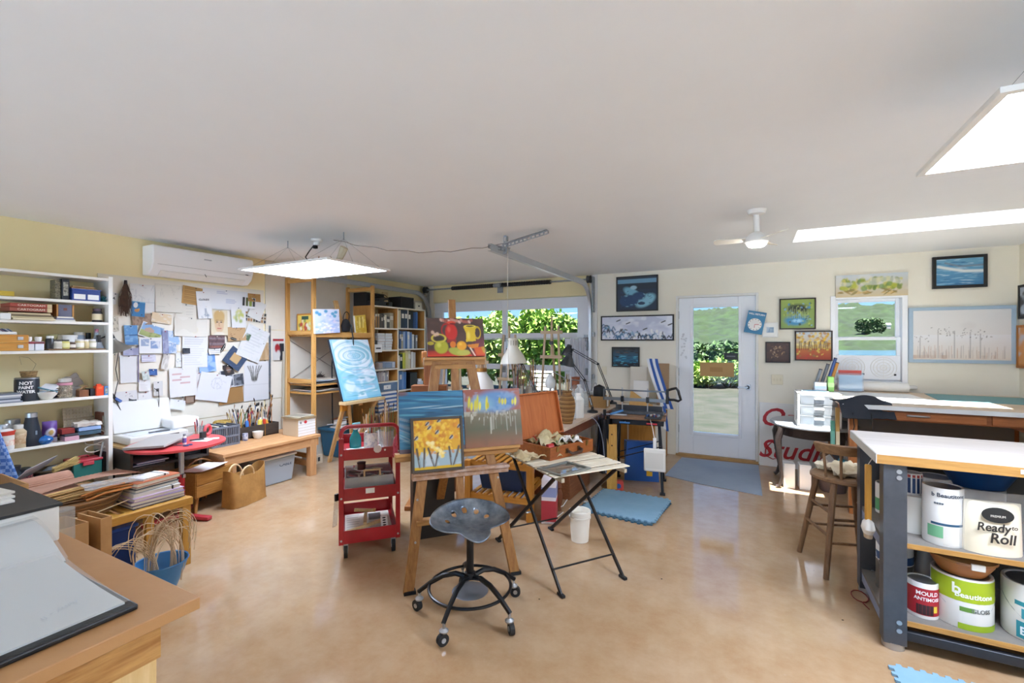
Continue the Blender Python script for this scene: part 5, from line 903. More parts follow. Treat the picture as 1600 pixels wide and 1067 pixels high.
# corrugated rolls and cartons between shelving and workbench
COR = mt('#a87c66', .85, 0, '#b98e78', 5.)
t = thing('low_carton', 'low open carton in front of the white shelves', 'carton', (-4.38, 1.28, 0.001)); rbox(.62, .72, .38).o('body', CARD, t, bev=.003); G().box(-.3, .3, -.35, .35, .38, .383).o('flap', mt('#a87f52', .8), t)
def corr_roll(label, c, r, L, rz):
    t = thing('corrugated_roll', label, 'cardboard roll', c, rz); n_ = 72
    g = G(); pr = []
    for i in range(n_): a = 2 * math.pi * i / n_; q = r + (.003 if i % 2 else -.003); pr.append((q * math.cos(a), q * math.sin(a)))
    g.prism(pr, -L / 2, L / 2, MX.Translation((0, 0, r)) @ MX.Rotation(math.pi / 2, 4, 'X')); g.o('roll', COR, t, sm=0)
    G().lathe([(r * .3, -L / 2 - .002), (r * .93, -L / 2 - .002)], 24, mx=MX.Translation((0, 0, r)) @ MX.Rotation(math.pi / 2, 4, 'X')).o('end_spiral', mt('#d8b48f', .8), t)
    return t
corr_roll('brown corrugated cardboard roll lying against the shelves', (-4.50, 1.22, .3845), .075, .5, .12); corr_roll('shorter corrugated cardboard roll in front', (-4.14, 1.26, .3845), .06, .26, .25)
tag(G().grid(lambda u, v: ((v - .5) * .34, (u - .5) * .6, .06 + .05 * math.sin(u * 2.4 + .5) * v + .0015 * math.sin(u * 150)), 90, 6, .003).o('corrugated_sheet', COR, loc=(-4.29, 1.46, .42), rz=.1, sm=0), 'loose sheet of brown corrugated cardboard draped over the carton', 'cardboard')
t = thing('straw_bundle', 'pale straw bundle on the carton by the teal box', 'straw', (-4.56, 1.47, .53)); g = G()
for k in range(60): a = R.uniform(-.6, .6); g.tube([(R.uniform(-.03, .03), -.08, R.uniform(0, .04)), (R.uniform(-.05, .05), .06, .03 + R.uniform(0, .06))], .0018, 3)
g.o('straws', mt('#c4a868', .8), t, kind='stuff')
tag(G().grid(lambda u, v: ((u - .5) * .2, (v - .5) * .26, .0 + .03 * u * u), 8, 8, .002).o('grey_sheet', mt('#b9bcc6', .6), loc=(-4.62, 1.30, .55), rot=(.2, -.5, .5)), 'pale grey sheet leaning on the lowest shelf', 'paper')
def carton(label, c, w_, d, h, rz, flaps=True, m=CARD):
    t = thing('open_carton', label, 'carton', c, rz); e = .006; m2 = mt('#c79d6a', .8)
    for k, a in enumerate(((-d / 2, -d / 2 + e, -w_ / 2, w_ / 2), (d / 2 - e, d / 2, -w_ / 2, w_ / 2), (-d / 2 + e, d / 2 - e, -w_ / 2, -w_ / 2 + e), (-d / 2 + e, d / 2 - e, w_ / 2 - e, w_ / 2))): G().box(*a, 0, h).o('wall', m, t)
    G().box(-d / 2 + e, d / 2 - e, -w_ / 2 + e, w_ / 2 - e, 0, e).o('bottom', m, t); return t
t = carton('tall open cardboard carton behind the foreground workbench', (-3.0, .61, .001), .35, .33, .87, 0); G().bx((-.02, .04, .78), (.28, .02, .1), (0, 0, .2)).o('inner_divider', TERRA, t)
carton('small open cardboard carton below the wicker basket', (-3.19, .97, .001), .2, .22, .55, .1); t = carton('flat cardboard carton tucked beside the slatted table', (-3.19, 1.14, .001), .05, .22, .55, .1)
jar('clear_tube', 'tall clear plastic tube standing behind the white box', 'tube', V((-2.76, .87, .001)), None, .045, .9, CLR, None, neck=1.)
# ------------------------------------------------------------------ foreground workbench, lower left
t = thing('workbench', 'plywood workbench filling the lower left foreground', 'workbench', (-1.85, -.16, 0)); PLY = wood('#bb8a58', '#aa7948', 1, .45, 2.5)
G().box(-.9, .74, -.8, .745, .893, .92).o('top', mt('#bc8d5d', .5, 0, '#b08050', 3., .5, .05, 60.), t, bev=.002)
G().box(-.86, .70, .65, .675, .82, .893).o('rail', wood('#c99a58', '#a8742f', 0, s=3.), t); G().box(.70, .722, -.75, .675, .82, .893).o('rail', wood('#c9995a', '#8f5a26', 1, s=3.), t)
G().box(.69, .715, -.74, .67, .02, .82).o('side_panel', wood('#dfc08a', '#d0ac72', 2, s=3.), t); G().box(-.86, .69, .645, .67, .02, .82).o('back_panel', wood('#dfc08a', '#d0ac72', 2, s=3.), t)
for x in (-.86, .61):
    for y in (-.74, .57): G().box(x, x + .07, y, y + .07, 0, .82).o('leg', wood('#dfc08a', '#d0ac72', 2), t)
for k, (y, z) in enumerate(((.43, .86), (.33, .858), (-.1, .85))): G().cyl((.721, y, z), (.724, y, z), .007 - .002 * (k == 1), n=10).o('knot', mt('#3a2416', .7), t)
# open portfolio: black cover, clear sleeves, pencil note on the right page
t = thing('portfolio', 'open black portfolio with clear sleeves lying on the workbench', 'portfolio', (-1.56, .15, .9205), 0)
G().box(-.42, .385, -.36, .345, 0, .012).o('cover', mt('#1c1d20', .4, bump=.1, bs=200.), t, bev=.004)
c = Cv(24, 30, '#e4e4e2', 3); G().grid(lambda u, v: (.0 + .36 * u, -.35 + .68 * v, .016 + .012 * (1 - u) ** 2 * 2), 12, 4, .006).o('right_page', mt('#d4d6d4', .5), t, sm=60)
G().grid(lambda u, v: (-.40 + .40 * u, -.35 + .70 * v, .016 + .05 * math.sin(math.pi * u) * (.6 + .4 * v) + .03 * (1 - u)), 16, 6, .004).o('left_page', mt('#dcdedc', .45), t, sm=60)
SL = glass((.97, .97, .97), .16, .12, '#eef0f0', .12)
G().grid(lambda u, v: (.0 + .372 * u, -.355 + .69 * v, .021 + .013 * (1 - u) ** 2 * 2), 12, 4).o('sleeve', SL, t, sm=60); G().grid(lambda u, v: (-.41 + .41 * u, -.355 + .71 * v, .022 + .052 * math.sin(math.pi * u) * (.6 + .4 * v) + .03 * (1 - u)), 16, 6).o('sleeve', SL, t, sm=60)
letters('Amy - ll', .022, mt('#b4b6ba', .6), t, (.29, .25, .024), (0, 0, -1.2), ex=.0001, shear=.3)
for k in range(5): G().tube([(-.33 + .02 * k, .0 + .03 * k, .075), (-.2, .1 + .02 * k, .083), (-.08, .12 + .03 * k, .066)], .002, 4).o('brush_stroke', mt(('#c9c4a4', '#b4bca0', '#d4cdb8')[k % 3], .6), t)
# white box with a black edged lid
t = thing('archive_box', 'white box with papers and a black board on top, on the workbench', 'box', (-1.99, .42, .9205), .0)
G().box(-.2, .2, -.5, .14, 0, .1).o('body', mt('#e4e2dc', .5), t, bev=.004); G().box(-.205, .205, -.505, .145, .10, .108).o('black_board', mt('#2a2a2c', .5), t)
for k in range(3): G().bx((-.06 - .01 * k, -.2, .112 + .007 * k), (.28, .56, .006), (0, 0, .06 * k)).o('sheet', mt(('#efece6', '#dfdbd2', '#d4cfc4')[k], .6), t)
# ------------------------------------------------------------------ pine ladder shelves and bookcase in the far left corner
PN = wood('#d2a05c', '#b8833e', 2, s=4.); PNY = wood('#d2a05c', '#b8833e', 1, s=4.); PNX = wood('#d2a05c', '#b8833e', 0, s=4.)
t = thing('ladder_shelf', 'pine shelving with two ladder frames beside the bulletin papers', 'shelves', (0, 0, 0)); IX0, IX1 = XL + .016, -4.55
for y, top in ((3.63, 2.28), (4.57, 2.26)):
    for x in (IX0, IX1 - .035): G().box(x, x + .035, y, y + .045, 0, top).o('post', PN, t, bev=.003)
    for z in (.12, 1.0, 1.58, top - .07): G().box(IX0 + .035, IX1 - .035, y + .008, y + .036, z, z + .05).o('rung', PNX, t, bev=.002)
    for k in range(18): G().cyl((IX1, y + .022, .3 + k * .1), (IX1 - .001, y + .022, .3 + k * .1), .0035, n=6).o('peg_hole', BLACK, t)
for z, d in ((1.58, .44), (.985, .47), (.885, .46)): G().box(IX0, IX0 + d, 3.676, 4.568, z - .02, z).o('shelf_board', PNY, t, bev=.002)
G().box(IX1 - .03, IX1 - .01, 3.676, 4.568, 1.55, 1.615).o('front_rail', PNY, t, bev=.002)
for a, b in (((IX0 + .01, 3.68, 1.52), (IX0 + .01, 4.56, 1.02)), ((IX0 + .014, 4.56, 1.52), (IX0 + .014, 3.68, 1.02))): G().tube([a, b], .003, 5).o('cross_wire', mt('#8a857c', .4, .6), t)
def book(name, label, c, w_, d, h, m, cat='book', tilt=0., group=None, lab=None):
    """upright book: c = base point of its spine (front), spine faces +x"""
    t = thing(name, label, cat, c, rot=(tilt, 0, 0), group=group); G().box(-d, 0, 0, w_, 0, h).o('cover', m, t, bev=.0015); G().box(-d - .001, -.004, .003, max(.004, w_ - .003), h - .004, h + .0005).o('pages', PAPER, t)
    if lab: G().box(0, .0008, w_ * .15, w_ * .85, h * .55, h * .8).o('spine_label', lab, t)
    return t
BCX = mt('#e6dfcd', .55); BCI = wood('#c4904e', '#ab783a', 2)
t = thing('bookcase', 'birch bookcase with white edges full of books and binders', 'bookcase', (0, 0, 0)); bx0, bx1 = -4.98, -4.60; ya, ym, yb = 4.64, 5.13, 5.76
for y, y2 in ((ya, ya + .018), (ym - .009, ym + .009), (yb - .018, yb)):
    G().box(bx0, bx1, y, y2, 0, 2.0).o('upright', BCI, t); G().box(bx1, bx1 + .006, y - .001, y2 + .001, 0, 2.0).o('edge_strip', BCX, t)
LL, LR = (2.0, 1.69, 1.38, 1.11, .93, .50, .1), (2.0, 1.70, 1.39, 1.09, .78, .42, .1)
for zs, y, y2 in ((LL, ya + .018, ym - .009), (LR, ym + .009, yb - .018)):
    for z in zs: G().box(bx0, bx1, y, y2, z - .018, z).o('shelf', BIRCH, t); G().box(bx1, bx1 + .006, y, y2, z - .019, z + .001).o('edge_strip', BCX, t)
G().box(bx0 - .006, bx0, ya, yb, 0, 2.0).o('back_panel', mt('#d9c8a0', .7), t)
ORD = ('first', 'second', 'third', 'fourth', 'fifth', 'sixth', 'seventh', 'eighth', 'ninth', 'tenth', 'eleventh', 'twelfth', 'thirteenth', 'fourteenth')
def row(where, y0, y1, z, specs, group, name='shelf_book', cat='book', x=-4.625):
    y = y0
    for k, (w_, h, c_) in enumerate(specs):
        if y + w_ > y1: break
        book(name, '%s %s from the left on %s' % (ORD[k], cat, where), (x - R.uniform(0, .02), y, z + .0006), w_ - .0015, R.uniform(.19, .22), h, mt(c_, .55), cat, 0, group, mt('#e4e0d4', .6) if R.random() < .35 else None); y += w_
q = random.Random(3)
row('the top left bookcase shelf', ya + .05, ym - .03, LL[1], [(q.uniform(.018, .04), q.uniform(.16, .23), q.choice(['#d8d0bc', '#c9b9a0', '#7d8a94', '#b0a48c', '#e4dfd2', '#93a0a8', '#55524c'])) for _ in range(13)], 'books on the top left bookcase shelf')
row('the top right bookcase shelf', ym + .03, yb - .03, LR[1], [(.05, .26, '#d9c994'), (.03, .27, '#e4dcc4'), (.07, .27, '#1f2a3c'), (.07, .27, '#2a3a50'), (.02, .28, '#e8e4da'), (.06, .26, '#20242c'), (.06, .27, '#1d2530'), (.05, .25, '#2f4a78'), (.05, .26, '#3c64a0')], 'binders on the top right bookcase shelf', 'binder', 'binder')
row('the second right bookcase shelf', ym + .02, yb - .03, LR[2], [(.05, .25, '#243a5c'), (.04, .27, '#4a6a9a'), (.05, .22, '#b0a488'), (.05, .26, '#8fa4c4'), (.04, .27, '#3c5f94'), (.05, .26, '#c4cdd8'), (.05, .25, '#5a7aa8'), (.05, .22, '#d0d0cc'), (.04, .2, '#2a2c30'), (.04, .21, '#8a8d90')], 'books on the second right bookcase shelf')
row('the third right bookcase shelf', ym + .02, yb - .03, LR[3], [(.02, .24, '#b0483a'), (.05, .2, '#d8d4c8'), (.06, .22, '#20382c'), (.05, .24, '#c4c244'), (.06, .27, '#d8cfa0'), (.05, .27, '#d4cca8'), (.03, .26, '#8a2f34'), (.05, .25, '#e4e0d8'), (.05, .24, '#cfc9bc')], 'books on the third right bookcase shelf')
row('the fourth right bookcase shelf', ym + .02, ym + .27, LR[4], [(.05, .27, '#6f96c8'), (.06, .28, '#5a86bc'), (.05, .27, '#7fa4d0'), (.04, .26, '#4a74a8')], 'blue binders on the fourth right bookcase shelf', 'binder', 'binder')
t = thing('black_carton', 'black carton on the fourth right bookcase shelf', 'box', (-4.72, ym + .38, LR[4] + .0005)); rbox(.2, .16, .24).o('body', BLACK, t, bev=.003); G().box(-.06, .06, -.05, .05, .24, .243).o('lid_tab', DGREY, t)
t = thing('white_folder_pile', 'white papers in a tray on the fourth right bookcase shelf', 'tray', (-4.70, ym + .53, LR[4] + .0005)); rbox(.2, .1, .1).o('tray', mt('#dfe3e8', .5), t, bev=.003); G().box(-.08, .08, -.04, .04, .1, .13).o('papers', PAPER, t)
# paper stacks, sign and boxes in the left column
for j, y in enumerate((ya + .17, ya + .33)):
    for k in range(6): t = thing('paper_ream', '%s ream from the bottom in the %s stack of white paper' % (ORD[k], ('left', 'right')[j]), 'paper', (-4.72 + R.uniform(-.01, .01), y, LL[2] + .0005 + k * .04), R.uniform(-.05, .05), 'paper stacks on the second bookcase shelf'); rbox(.2, .13, .036).o('ream', mt('#e4e3e0', .7, 0, '#d4d2cc', 60.), t, bev=.002); G().box(-.101, .101, -.066, .066, .016, .02).o('band', mt('#c9c9c6', .7), t)
t = thing('tape_reel', 'black and white cable reel on the second bookcase shelf', 'reel', (-4.66, ya + .07, LL[2] + .0005)); G().lathe([(.03, -.03), (.07, -.03), (.07, -.02), (.045, -.018), (.045, .018), (.07, .02), (.07, .03), (.03, .03)], 20, mx=MX.Translation((0, 0, .07)) @ MX.Rotation(math.pi / 2, 4, 'Y')).o('reel', DGREY, t); G().lathe([(.046, -.017), (.062, -.015), (.062, .015), (.046, .017)], 20, mx=MX.Translation((0, 0, .07)) @ MX.Rotation(math.pi / 2, 4, 'Y')).o('tape', WHITE, t)
t = thing('shelf_sign', 'small white sign with black print hung on the second bookcase shelf', 'sign', (-4.588, ya + .08, LL[2] - .03)); G().box(0, .004, -.07, .07, 0, .11).o('card', PAPER, t); G().box(.004, .005, -.045, .045, .045, .065).o('print', DGREY, t)
t = thing('clear_organiser', 'low clear box with blue cards on the third bookcase shelf', 'box', (-4.70, ya + .27, LL[3] + .0005)); G().box(-.1, .1, -.17, .17, 0, .1).o('body', CLB, t, bev=.004); G().box(-.06, .095, -.02, .1, .015, .085).o('cards', mt('#55728f', .5), t); G().box(-.09, .098, -.15, -.09, .01, .09).o('carton', mt('#b98a5a', .7), t); G().box(-.09, .098, .11, .16, .01, .09).o('carton', WHITE, t)
row('the fourth left bookcase shelf', ya + .06, ym - .1, LL[4], [(q.uniform(.012, .025), q.uniform(.12, .15), q.choice(['#c9c4c0', '#b4a8b0', '#d8d4cc', '#a0a0a8'])) for _ in range(14)], 'thin books on the fourth left bookcase shelf')
t = thing('archive_file', 'blue grey archive box with a white label', 'box', (-4.70, ya + .26, .79)); rbox(.22, .42, .12).o('body', mt('#6f88a4', .5, 0, '#5f7894', 8.), t, bev=.004); G().box(.11, .112, -.07, .07, .03, .09).o('label', PAPER, t); G().cyl((.112, 0, .06), (.114, 0, .06), .012, n=10).o('ring_pull', STEEL, t)
for k in range(5): t = thing('blue_ream', '%s of the blue and white folders below the archive box, from the bottom' % ORD[k], 'folder', (-4.70, ya + .27, .5005 + k * .057), R.uniform(-.02, .02), 'blue and white folders'); rbox(.22, .38, .028).o('folder', mt('#4f74ac', .5), t, bev=.002); G().box(-.1, .112, -.18, .18, .028, .056).o('papers', PAPER, t)
# things on top of the shelves
def blk(name, label, cat, y0, y1, z, h, m, x=-4.78, d=.26, parts=None):
    t = thing(name, label, cat, (x, (y0 + y1) / 2, z)); rbox(d, y1 - y0, h).o('body', m, t, bev=.005)
    if parts: parts(t, d, y1 - y0, h)
    return t
def spk(t, d, w_, h): G().box(d / 2, d / 2 + .002, -w_ * .44, w_ * .44, h * .1, h * .9).o('front_grille', mt('#0e0e10', .8, 0, '#1c1c1e', 200.), t)
G().box(IX0, IX1 - .04, 4.62, 4.64, 1.9, 1.902).v
blk('black_speaker', 'long black box on top of the ladder shelf', 'box', 4.66, 5.02, 2.0005, .19, mt('#1b1c20', .5), -4.88, .24, spk)
t = thing('projector', 'jumble of black cables and equipment on the bookcase top', 'equipment', (-4.70, 4.86, 2.0005)); rbox(.18, .34, .07).o('body', mt('#26272c', .5), t, bev=.01); G().cyl((.09, .06, .035), (.105, .06, .035), .022, n=14).o('lens', mt('#0a0a0c', .1), t); G().tube(bez((0, -.15, .07), (.05, -.1, .2), (.06, .1, .2), (.02, .16, .09)), .006, 6).o('cable', BLACK, t); G().tube(bez((.05, -.16, .07), (.1, -.2, .16), (.12, .0, .14), (.1, .1, .08)), .005, 6).o('cable', BLACK, t); G().bx((0, .02, .1), (.12, .2, .03), (.2, .1, .1)).o('keyboard', mt('#3a3c42', .5), t)
blk('plywood_offcut', 'pale plywood board upright on the bookcase top', 'board', 5.08, 5.2, 2.0005, .24, BIRCH, -4.86, .02, lambda t, d, w_, h: G().box(d / 2, d / 2 + .001, -w_ * .5, w_ * .5, 0, .01).o('edge', PNY, t))
blk('black_case', 'black equipment case on the bookcase top', 'case', 5.21, 5.5, 2.0005, .17, mt('#141418', .6, 0, '#1e1e22', 100.), -4.74, .26, spk)
blk('white_tin_box', 'small white box with a knob on the bookcase top', 'box', 5.56, 5.72, 2.0005, .11, mt('#dcd8cc', .5), -4.72, .18, lambda t, d, w_, h: G().cyl((d / 2, 0, h / 2), (d / 2 + .012, 0, h / 2), .012, n=10).o('knob', DGREY, t))
t = carton('brown carton on the upper ladder shelf frame', (-4.80, 4.76, 1.79 + .0), .2, .26, .2, 0); t.location.z = 1.695; t['label'] = 'small brown carton on the top left bookcase shelf'; t.location = (-4.74, 4.72, 1.6906); t.scale = (.8, .7, .8)
# things on the ladder shelf
t = thing('wooden_crate', 'wooden crate with a colourful fruit print on the ladder shelf', 'crate', (-4.83, 3.90, 1.5805)); rbox(.28, .34, .26).o('body', wood('#c9893a', '#ad6d26', 1), t, bev=.004)
c = Cv(40, 32, '#e0c45a', 7); [c.ell(R.uniform(.1, .9), R.uniform(.1, .7), .1, .12, R.choice(['#c9a24a', '#8f9a4a', '#d8cf9a', '#b8503a', '#e4dcc0']), 1, .3) for _ in range(26)]; c.rect(.3, .75, .8, .95, '#2f5a4a'); c.o('print', .24, .22, t, (0, -.1715, .02))
def canvas_thing(name, label, cv, w_, h, c, rot, fr=None, cat='painting', depth=.03, edge='#e0dccf', fw_=.02, m=None, group=None):
    """painted panel standing in local XZ, front to -Y; optional frame"""
    t = thing(name, label, cat, c, rot=rot, group=group); G().box(-w_ / 2, w_ / 2, .001, depth, 0, h).o('stretcher', mt(edge, .7), t, bev=.001); cv.o('picture', w_, h, t, (0, 0, 0), m=m or vcol(.45))
    if fr:
        for a in ((-w_ / 2 - fw_, -w_ / 2, -fw_, h + fw_), (w_ / 2, w_ / 2 + fw_, -fw_, h + fw_), (-w_ / 2, w_ / 2, -fw_, 0), (-w_ / 2, w_ / 2, h, h + fw_)): G().box(a[0], a[1], -.008, depth, a[2], a[3]).o('frame_side', fr, t, bev=.002)
    return t
H90 = math.pi / 2
c = Cv(64, 56, '#cfd6ea', 12); c.grad('#b4c4e4', '#e0e2f2'); 
for _ in range(60): x, y = R.random(), R.uniform(0, .75); c.ell(x, y, R.uniform(.05, .12), R.uniform(.03, .07), R.choice(['#e8e4f2', '#b9c9ea', '#dcd2e8', '#9fb8e2', '#f2f0f8']), .8, .4)
for x, y in ((.1, .85), (.2, .78), (.72, .8), (.85, .86), (.8, .7), (.45, .9)): c.ell(x, y, .09, .08, '#3f9cc4', .9, .4)
canvas_thing('cloud_painting', 'small pink and blue cloud painting standing on the ladder shelf', c, .36, .29, (-4.52, 3.82, 1.60), (-.06, 0, H90)).rotation_euler = (0, -.06, H90)
c = Cv(26, 36, '#d8b43c', 13); c.noise(5, 6, '#e8d06a', .5).rect(.1, .1, .9, .3, '#c99a2a', .6); [c.line([(x, .35), (x + .03, .9)], .02, R.choice(['#a88a3a', '#efe4a0', '#8a7a4a'])) for x in (.25, .4, .55, .7)]
canvas_thing('yellow_painting', 'small yellow painting leaning by the second ladder frame', c, .19, .25, (-4.60, 4.43, 1.60), (0, 0, H90)).rotation_euler = (0, -.12, H90)
t = thing('black_strap_bag', 'black strap bag hanging on the ladder shelf behind the mast', 'bag', (-4.62, 4.18, 1.62)); G().lathe([(0, 0), (.06, .01), (.075, .08), (.05, .15), (.02, .17)], 14, sx=.5).o('pouch', mt('#1f1f22', .8), t); G().tube(bez((0, -.04, .14), (.02, -.08, .3), (.02, .08, .3), (0, .04, .14)), .006, 6).o('strap', BLACK, t); G().tube([(.06, .03, .1), (.09, .04, -.1), (.095, .04, -.3)], .008, 6).o('loose_strap', BLACK, t)
for k in range(4): t = thing('large_sheet', '%s of the large drawing sheets on the lower ladder shelf, from the bottom' % ORD[k], 'paper', (-4.80, 4.1, .8855 + k * .006), .03 * k - .04, 'drawing sheets on the ladder shelf'); G().grid(lambda u, v: ((v - .5) * .42, (u - .5) * .8, .001 + .012 * math.sin(u * 5 + k) ** 2), 20, 4, .003).o('sheet', mt(('#c9c4bb', '#b4b4bc', '#dcd9d2', '#cfc4b0')[k], .7), t)
for k in range(6): t = thing('loose_print', '%s of the loose prints on the upper lower ladder shelf, from the bottom' % ORD[k], 'paper', (-4.76 + R.uniform(-.04, .04), 3.9 + .11 * (k % 4), .9855 + k * .008), R.uniform(-.4, .4), 'prints on the ladder shelf'); G().grid(lambda u, v: ((v - .5) * .3, (u - .5) * .36, .001 + .02 * (u - .4) ** 2), 12, 4, .003).o('sheet', mt(('#e4e2dc', '#8fb0c4', '#d4ccb8', '#efeeea', '#a9b4c0', '#e8e0d0')[k], .7), t)
tuft((-4.86, 3.98, 1.045), .07, mt('#3a2f28', .8), 'dark twiggy tangle on the lower ladder shelf left', 'twig_tangle', 'twigs', 60); tuft((-4.80, 4.38, 1.045), .09, mt('#43342a', .8), 'dark brown dried plant on the lower ladder shelf right', 'dried_plant', 'dried plant', 70)
for k, (y, cc, lb) in enumerate(((3.55, '#b4ac9c', 'white wooden batten leaning against the wall left of the ladder shelf'), (3.585, '#c9a878', 'pale wooden batten leaning against the wall left of the ladder shelf'))): tag(G().bar((-4.98, y, .46), (XL + .03, y + .05, 1.38 + .1 * k), .02, .012).o('batten', mt(cc, .6), loc=(0, 0, 0)), lb, 'batten')
t = thing('red_clip', 'red metal clip on the upper ladder shelf', 'clip', (-4.70, 4.08, 1.5805)); G().bx((0, 0, .2), (.02, .07, .04)).o('head', mt('#b8262c', .4), t); G().cyl((0, 0, 0), (0, 0, .19), .008).o('stand', STEEL, t)
# blue bin on the floor and a carton
t = thing('blue_bin', 'dark blue plastic bin of scraps below the ladder shelf', 'bin', (-4.86, 4.30, .001)); g = G(); g.add([(-.13, -.16, 0), (.13, -.16, 0), (.13, .16, 0), (-.13, .16, 0), (-.16, -.2, .37), (.16, -.2, .37), (.16, .2, .37), (-.16, .2, .37)], [(0, 3, 2, 1), (4, 5, 6, 7), (0, 1, 5, 4), (1, 2, 6, 5), (2, 3, 7, 6), (3, 0, 4, 7)]); g.o('body', mt('#1f5878', .45), t, bev=.015); G().box(-.175, .175, -.215, .215, .34, .375).o('rim', mt('#235f80', .45), t, bev=.008)
for k in range(7): G().bx((R.uniform(-.08, .08), R.uniform(-.12, .12), .39 + .012 * k), (.16, .14, .01), (R.uniform(-.5, .5), R.uniform(-.4, .4), k)).o('scrap', mt(('#e4e0d8', '#b87a5a', '#cfd4d8', '#9a5a44')[k % 4], .7), t)
t = thing('shoe_box', 'small white carton on the floor behind the bench', 'box', (-4.80, 3.82, .001)); rbox(.2, .14, .11).o('body', mt('#c9bda8', .7), t, bev=.002); G().box(.1, .102, -.05, -.02, .03, .08).o('print', DGREY, t); G().box(.1, .102, .0, .03, .03, .08).o('print', DGREY, t)
# ------------------------------------------------------------------ easel with the ripple painting
c = Cv(90, 116, '#cfe6ee', 21); c.grad('#8fc8de', '#a8d4e2'); c.noise(4, 5, '#e6eef4', .45, .8)
cx_, cy_ = .52, .72
for k, (rx, ry) in enumerate(((.06, .02), (.16, .05), (.27, .09), (.38, .15), (.5, .24))): c.ring(cx_, cy_, rx, ry, .09 - .012 * k, '#6aa9b8', .55 if k else .8); c.ring(cx_, cy_, rx * 1.16, ry * 1.2, .06, '#f0f4f8', .8)
for k in range(34): x, y = R.uniform(.1, .9), R.uniform(.05, .5); c.ell(x, y, R.uniform(.05, .16), R.uniform(.008, .02), R.choice(['#5fa9b8', '#7fb8cc', '#eef2f8', '#a9bcd0']), .8, .5)
for y in (.28, .14): c.ring(.55, y + .1, .5, .14, .1, '#7cc0cc', .6)
c.rect(0, 0, .05, 1, '#6fb4da', .7).rect(0, 0, 1, .04, '#6fb8d4', .6)
rip = canvas_thing('ripple_painting', 'tall pale blue painting of water ripples on the left easel', c, .63, .78, (-4.30, 4.17, .785), (0, 0, 0), depth=.03, edge='#20242c'); rip.rotation_euler = (MX.Rotation(-math.atan2(.25, .75), 4, 'Y') @ MX.Rotation(H90, 4, 'Z')).to_euler()
t = thing('pine_easel', 'light pine easel carrying the ripple painting', 'easel', (-4.33, 4.17, 0)); EP = wood('#d8b078', '#c2945a', 2)
G().bar((-.02, .0, .70), (-.47, 0, 2.03), .06, .03, (1, 0, 0)).o('mast', EP, t, bev=.003)
G().box(-.03, .08, -.33, .33, .74, .78).o('tray', wood('#dfc294', '#cba870', 1), t, bev=.003); G().box(-.05, -.01, -.30, -.22, .66, .77).o('corner_block', wood('#d89a3a', '#c2822a', 2), t, bev=.003)
G().bx((-.37, -.02, 1.62), (.03, .24, .05), (0, 0, 0)).o('top_clamp', EP, t, bev=.003); G().cyl((-.33, 0, 1.64), (-.36, 0, 1.64), .02, n=12).o('clamp_knob', BLACK, t)
for y in (-.26, .26): G().bar((-.02, y, .75), (-.32, y * .85, 0.005), .05, .028, (1, 0, 0)).o('leg', EP, t, bev=.003); G().bar((.03, y * .9, .75), (-.12, y * .2, .3), .035, .022, (1, 0, 0)).o('brace', EP, t)
G().bx((-.2, 0, .3), (.03, .46, .045)).o('cross_bar', EP, t); G().tube([(-.42, -.07, 1.5), (-.43, -.09, 1.2), (-.41, -.10, .6), (-.40, -.10, .45)], .008, 6).o('strap', BLACK, t)

# ------------------------------------------------------------------ big front easel and its paintings
ER = math.radians(47.95); EM = V((-1.58, 2.355, 0)); TA = math.tan(math.radians(12)); AE = math.radians(12)
ezl = thing('studio_easel', 'large paint-splashed wooden easel in the middle of the room', 'easel', EM, ER); EO = wood('#a8773f', '#8a5a2a', 2, s=4.); EOX = wood('#b88850', '#9a6a34', 0, s=4.); SPL = mt('#a88060', .6, 0, '#c9b4a8', 14., .55)
def eq(u, z, off=0.): return (u, off + z * TA, z)
for s_ in (-1, 1): G().bar(eq(s_ * .338, .005), eq(s_ * .10, 1.45), .062, .03, (0, 1, 0)).o('leg', EO, ezl, bev=.003)
G().bar(eq(.005, .40), eq(.008, 1.79), .05, .026, (0, 1, 0)).o('mast', EO, ezl, bev=.003)
G().bar(eq(0, .95, .06), (0, .95, .005), .06, .03, (0, 1, 0)).o('rear_leg', EO, ezl, bev=.003)
for z, a, b, o_ in ((.66, -.30, .33, -.05), (.775, -.40, .42, -.035), (1.365, -.20, .22, -.02)):
    G().bar(eq(a, z, o_ + .03), eq(b, z, o_ + .03), .05, .05, (0, 0, 1)).o('tray_bar', (SPL if z < .7 else EOX), ezl, bev=.003)
    G().bar(eq(a, z + .02, o_ - .005), eq(b, z + .02, o_ - .005), .035, .018, (0, 0, 1)).o('tray_lip', (SPL if z < .7 else wood('#c9995a', '#b5824a', 0)), ezl, bev=.002)
G().bar(eq(-.28, .385), eq(.28, .385), .03, .06, (0, 1, 0)).o('cross_bar', EOX, ezl, bev=.003); G().bar(eq(-.13, 1.33, .012), eq(.13, 1.33, .012), .03, .06, (0, 1, 0)).o('cross_bar', EOX, ezl, bev=.003)
for u in (-.33, .34): G().box(u - .035, u + .035, -.02, .02, 0.001, .02).o('rubber_foot', RUBBER, ezl)
G().box(-.05, .06, .3, .33, 1.345, 1.39).o('clip_block', mt('#e8e4da', .5), ezl)
for u, z in ((-.29, .28), (-.27, .52), (.285, .37), (.26, .6)): G().cyl(eq(u, z, -.02), eq(u, z, -.014), .007, n=8).o('bolt', STEEL, ezl)
def on_easel(name, label, cv, u, z, w_, h, off, **k):
    p = MX.Rotation(ER, 4, 'Z') @ V(eq(u, z, off)); t = canvas_thing(name, label, cv, w_, h, EM + p, (0, 0, 0), **k); t.rotation_euler = (MX.Rotation(ER, 4, 'Z') @ MX.Rotation(-AE, 4, 'X')).to_euler(); return t
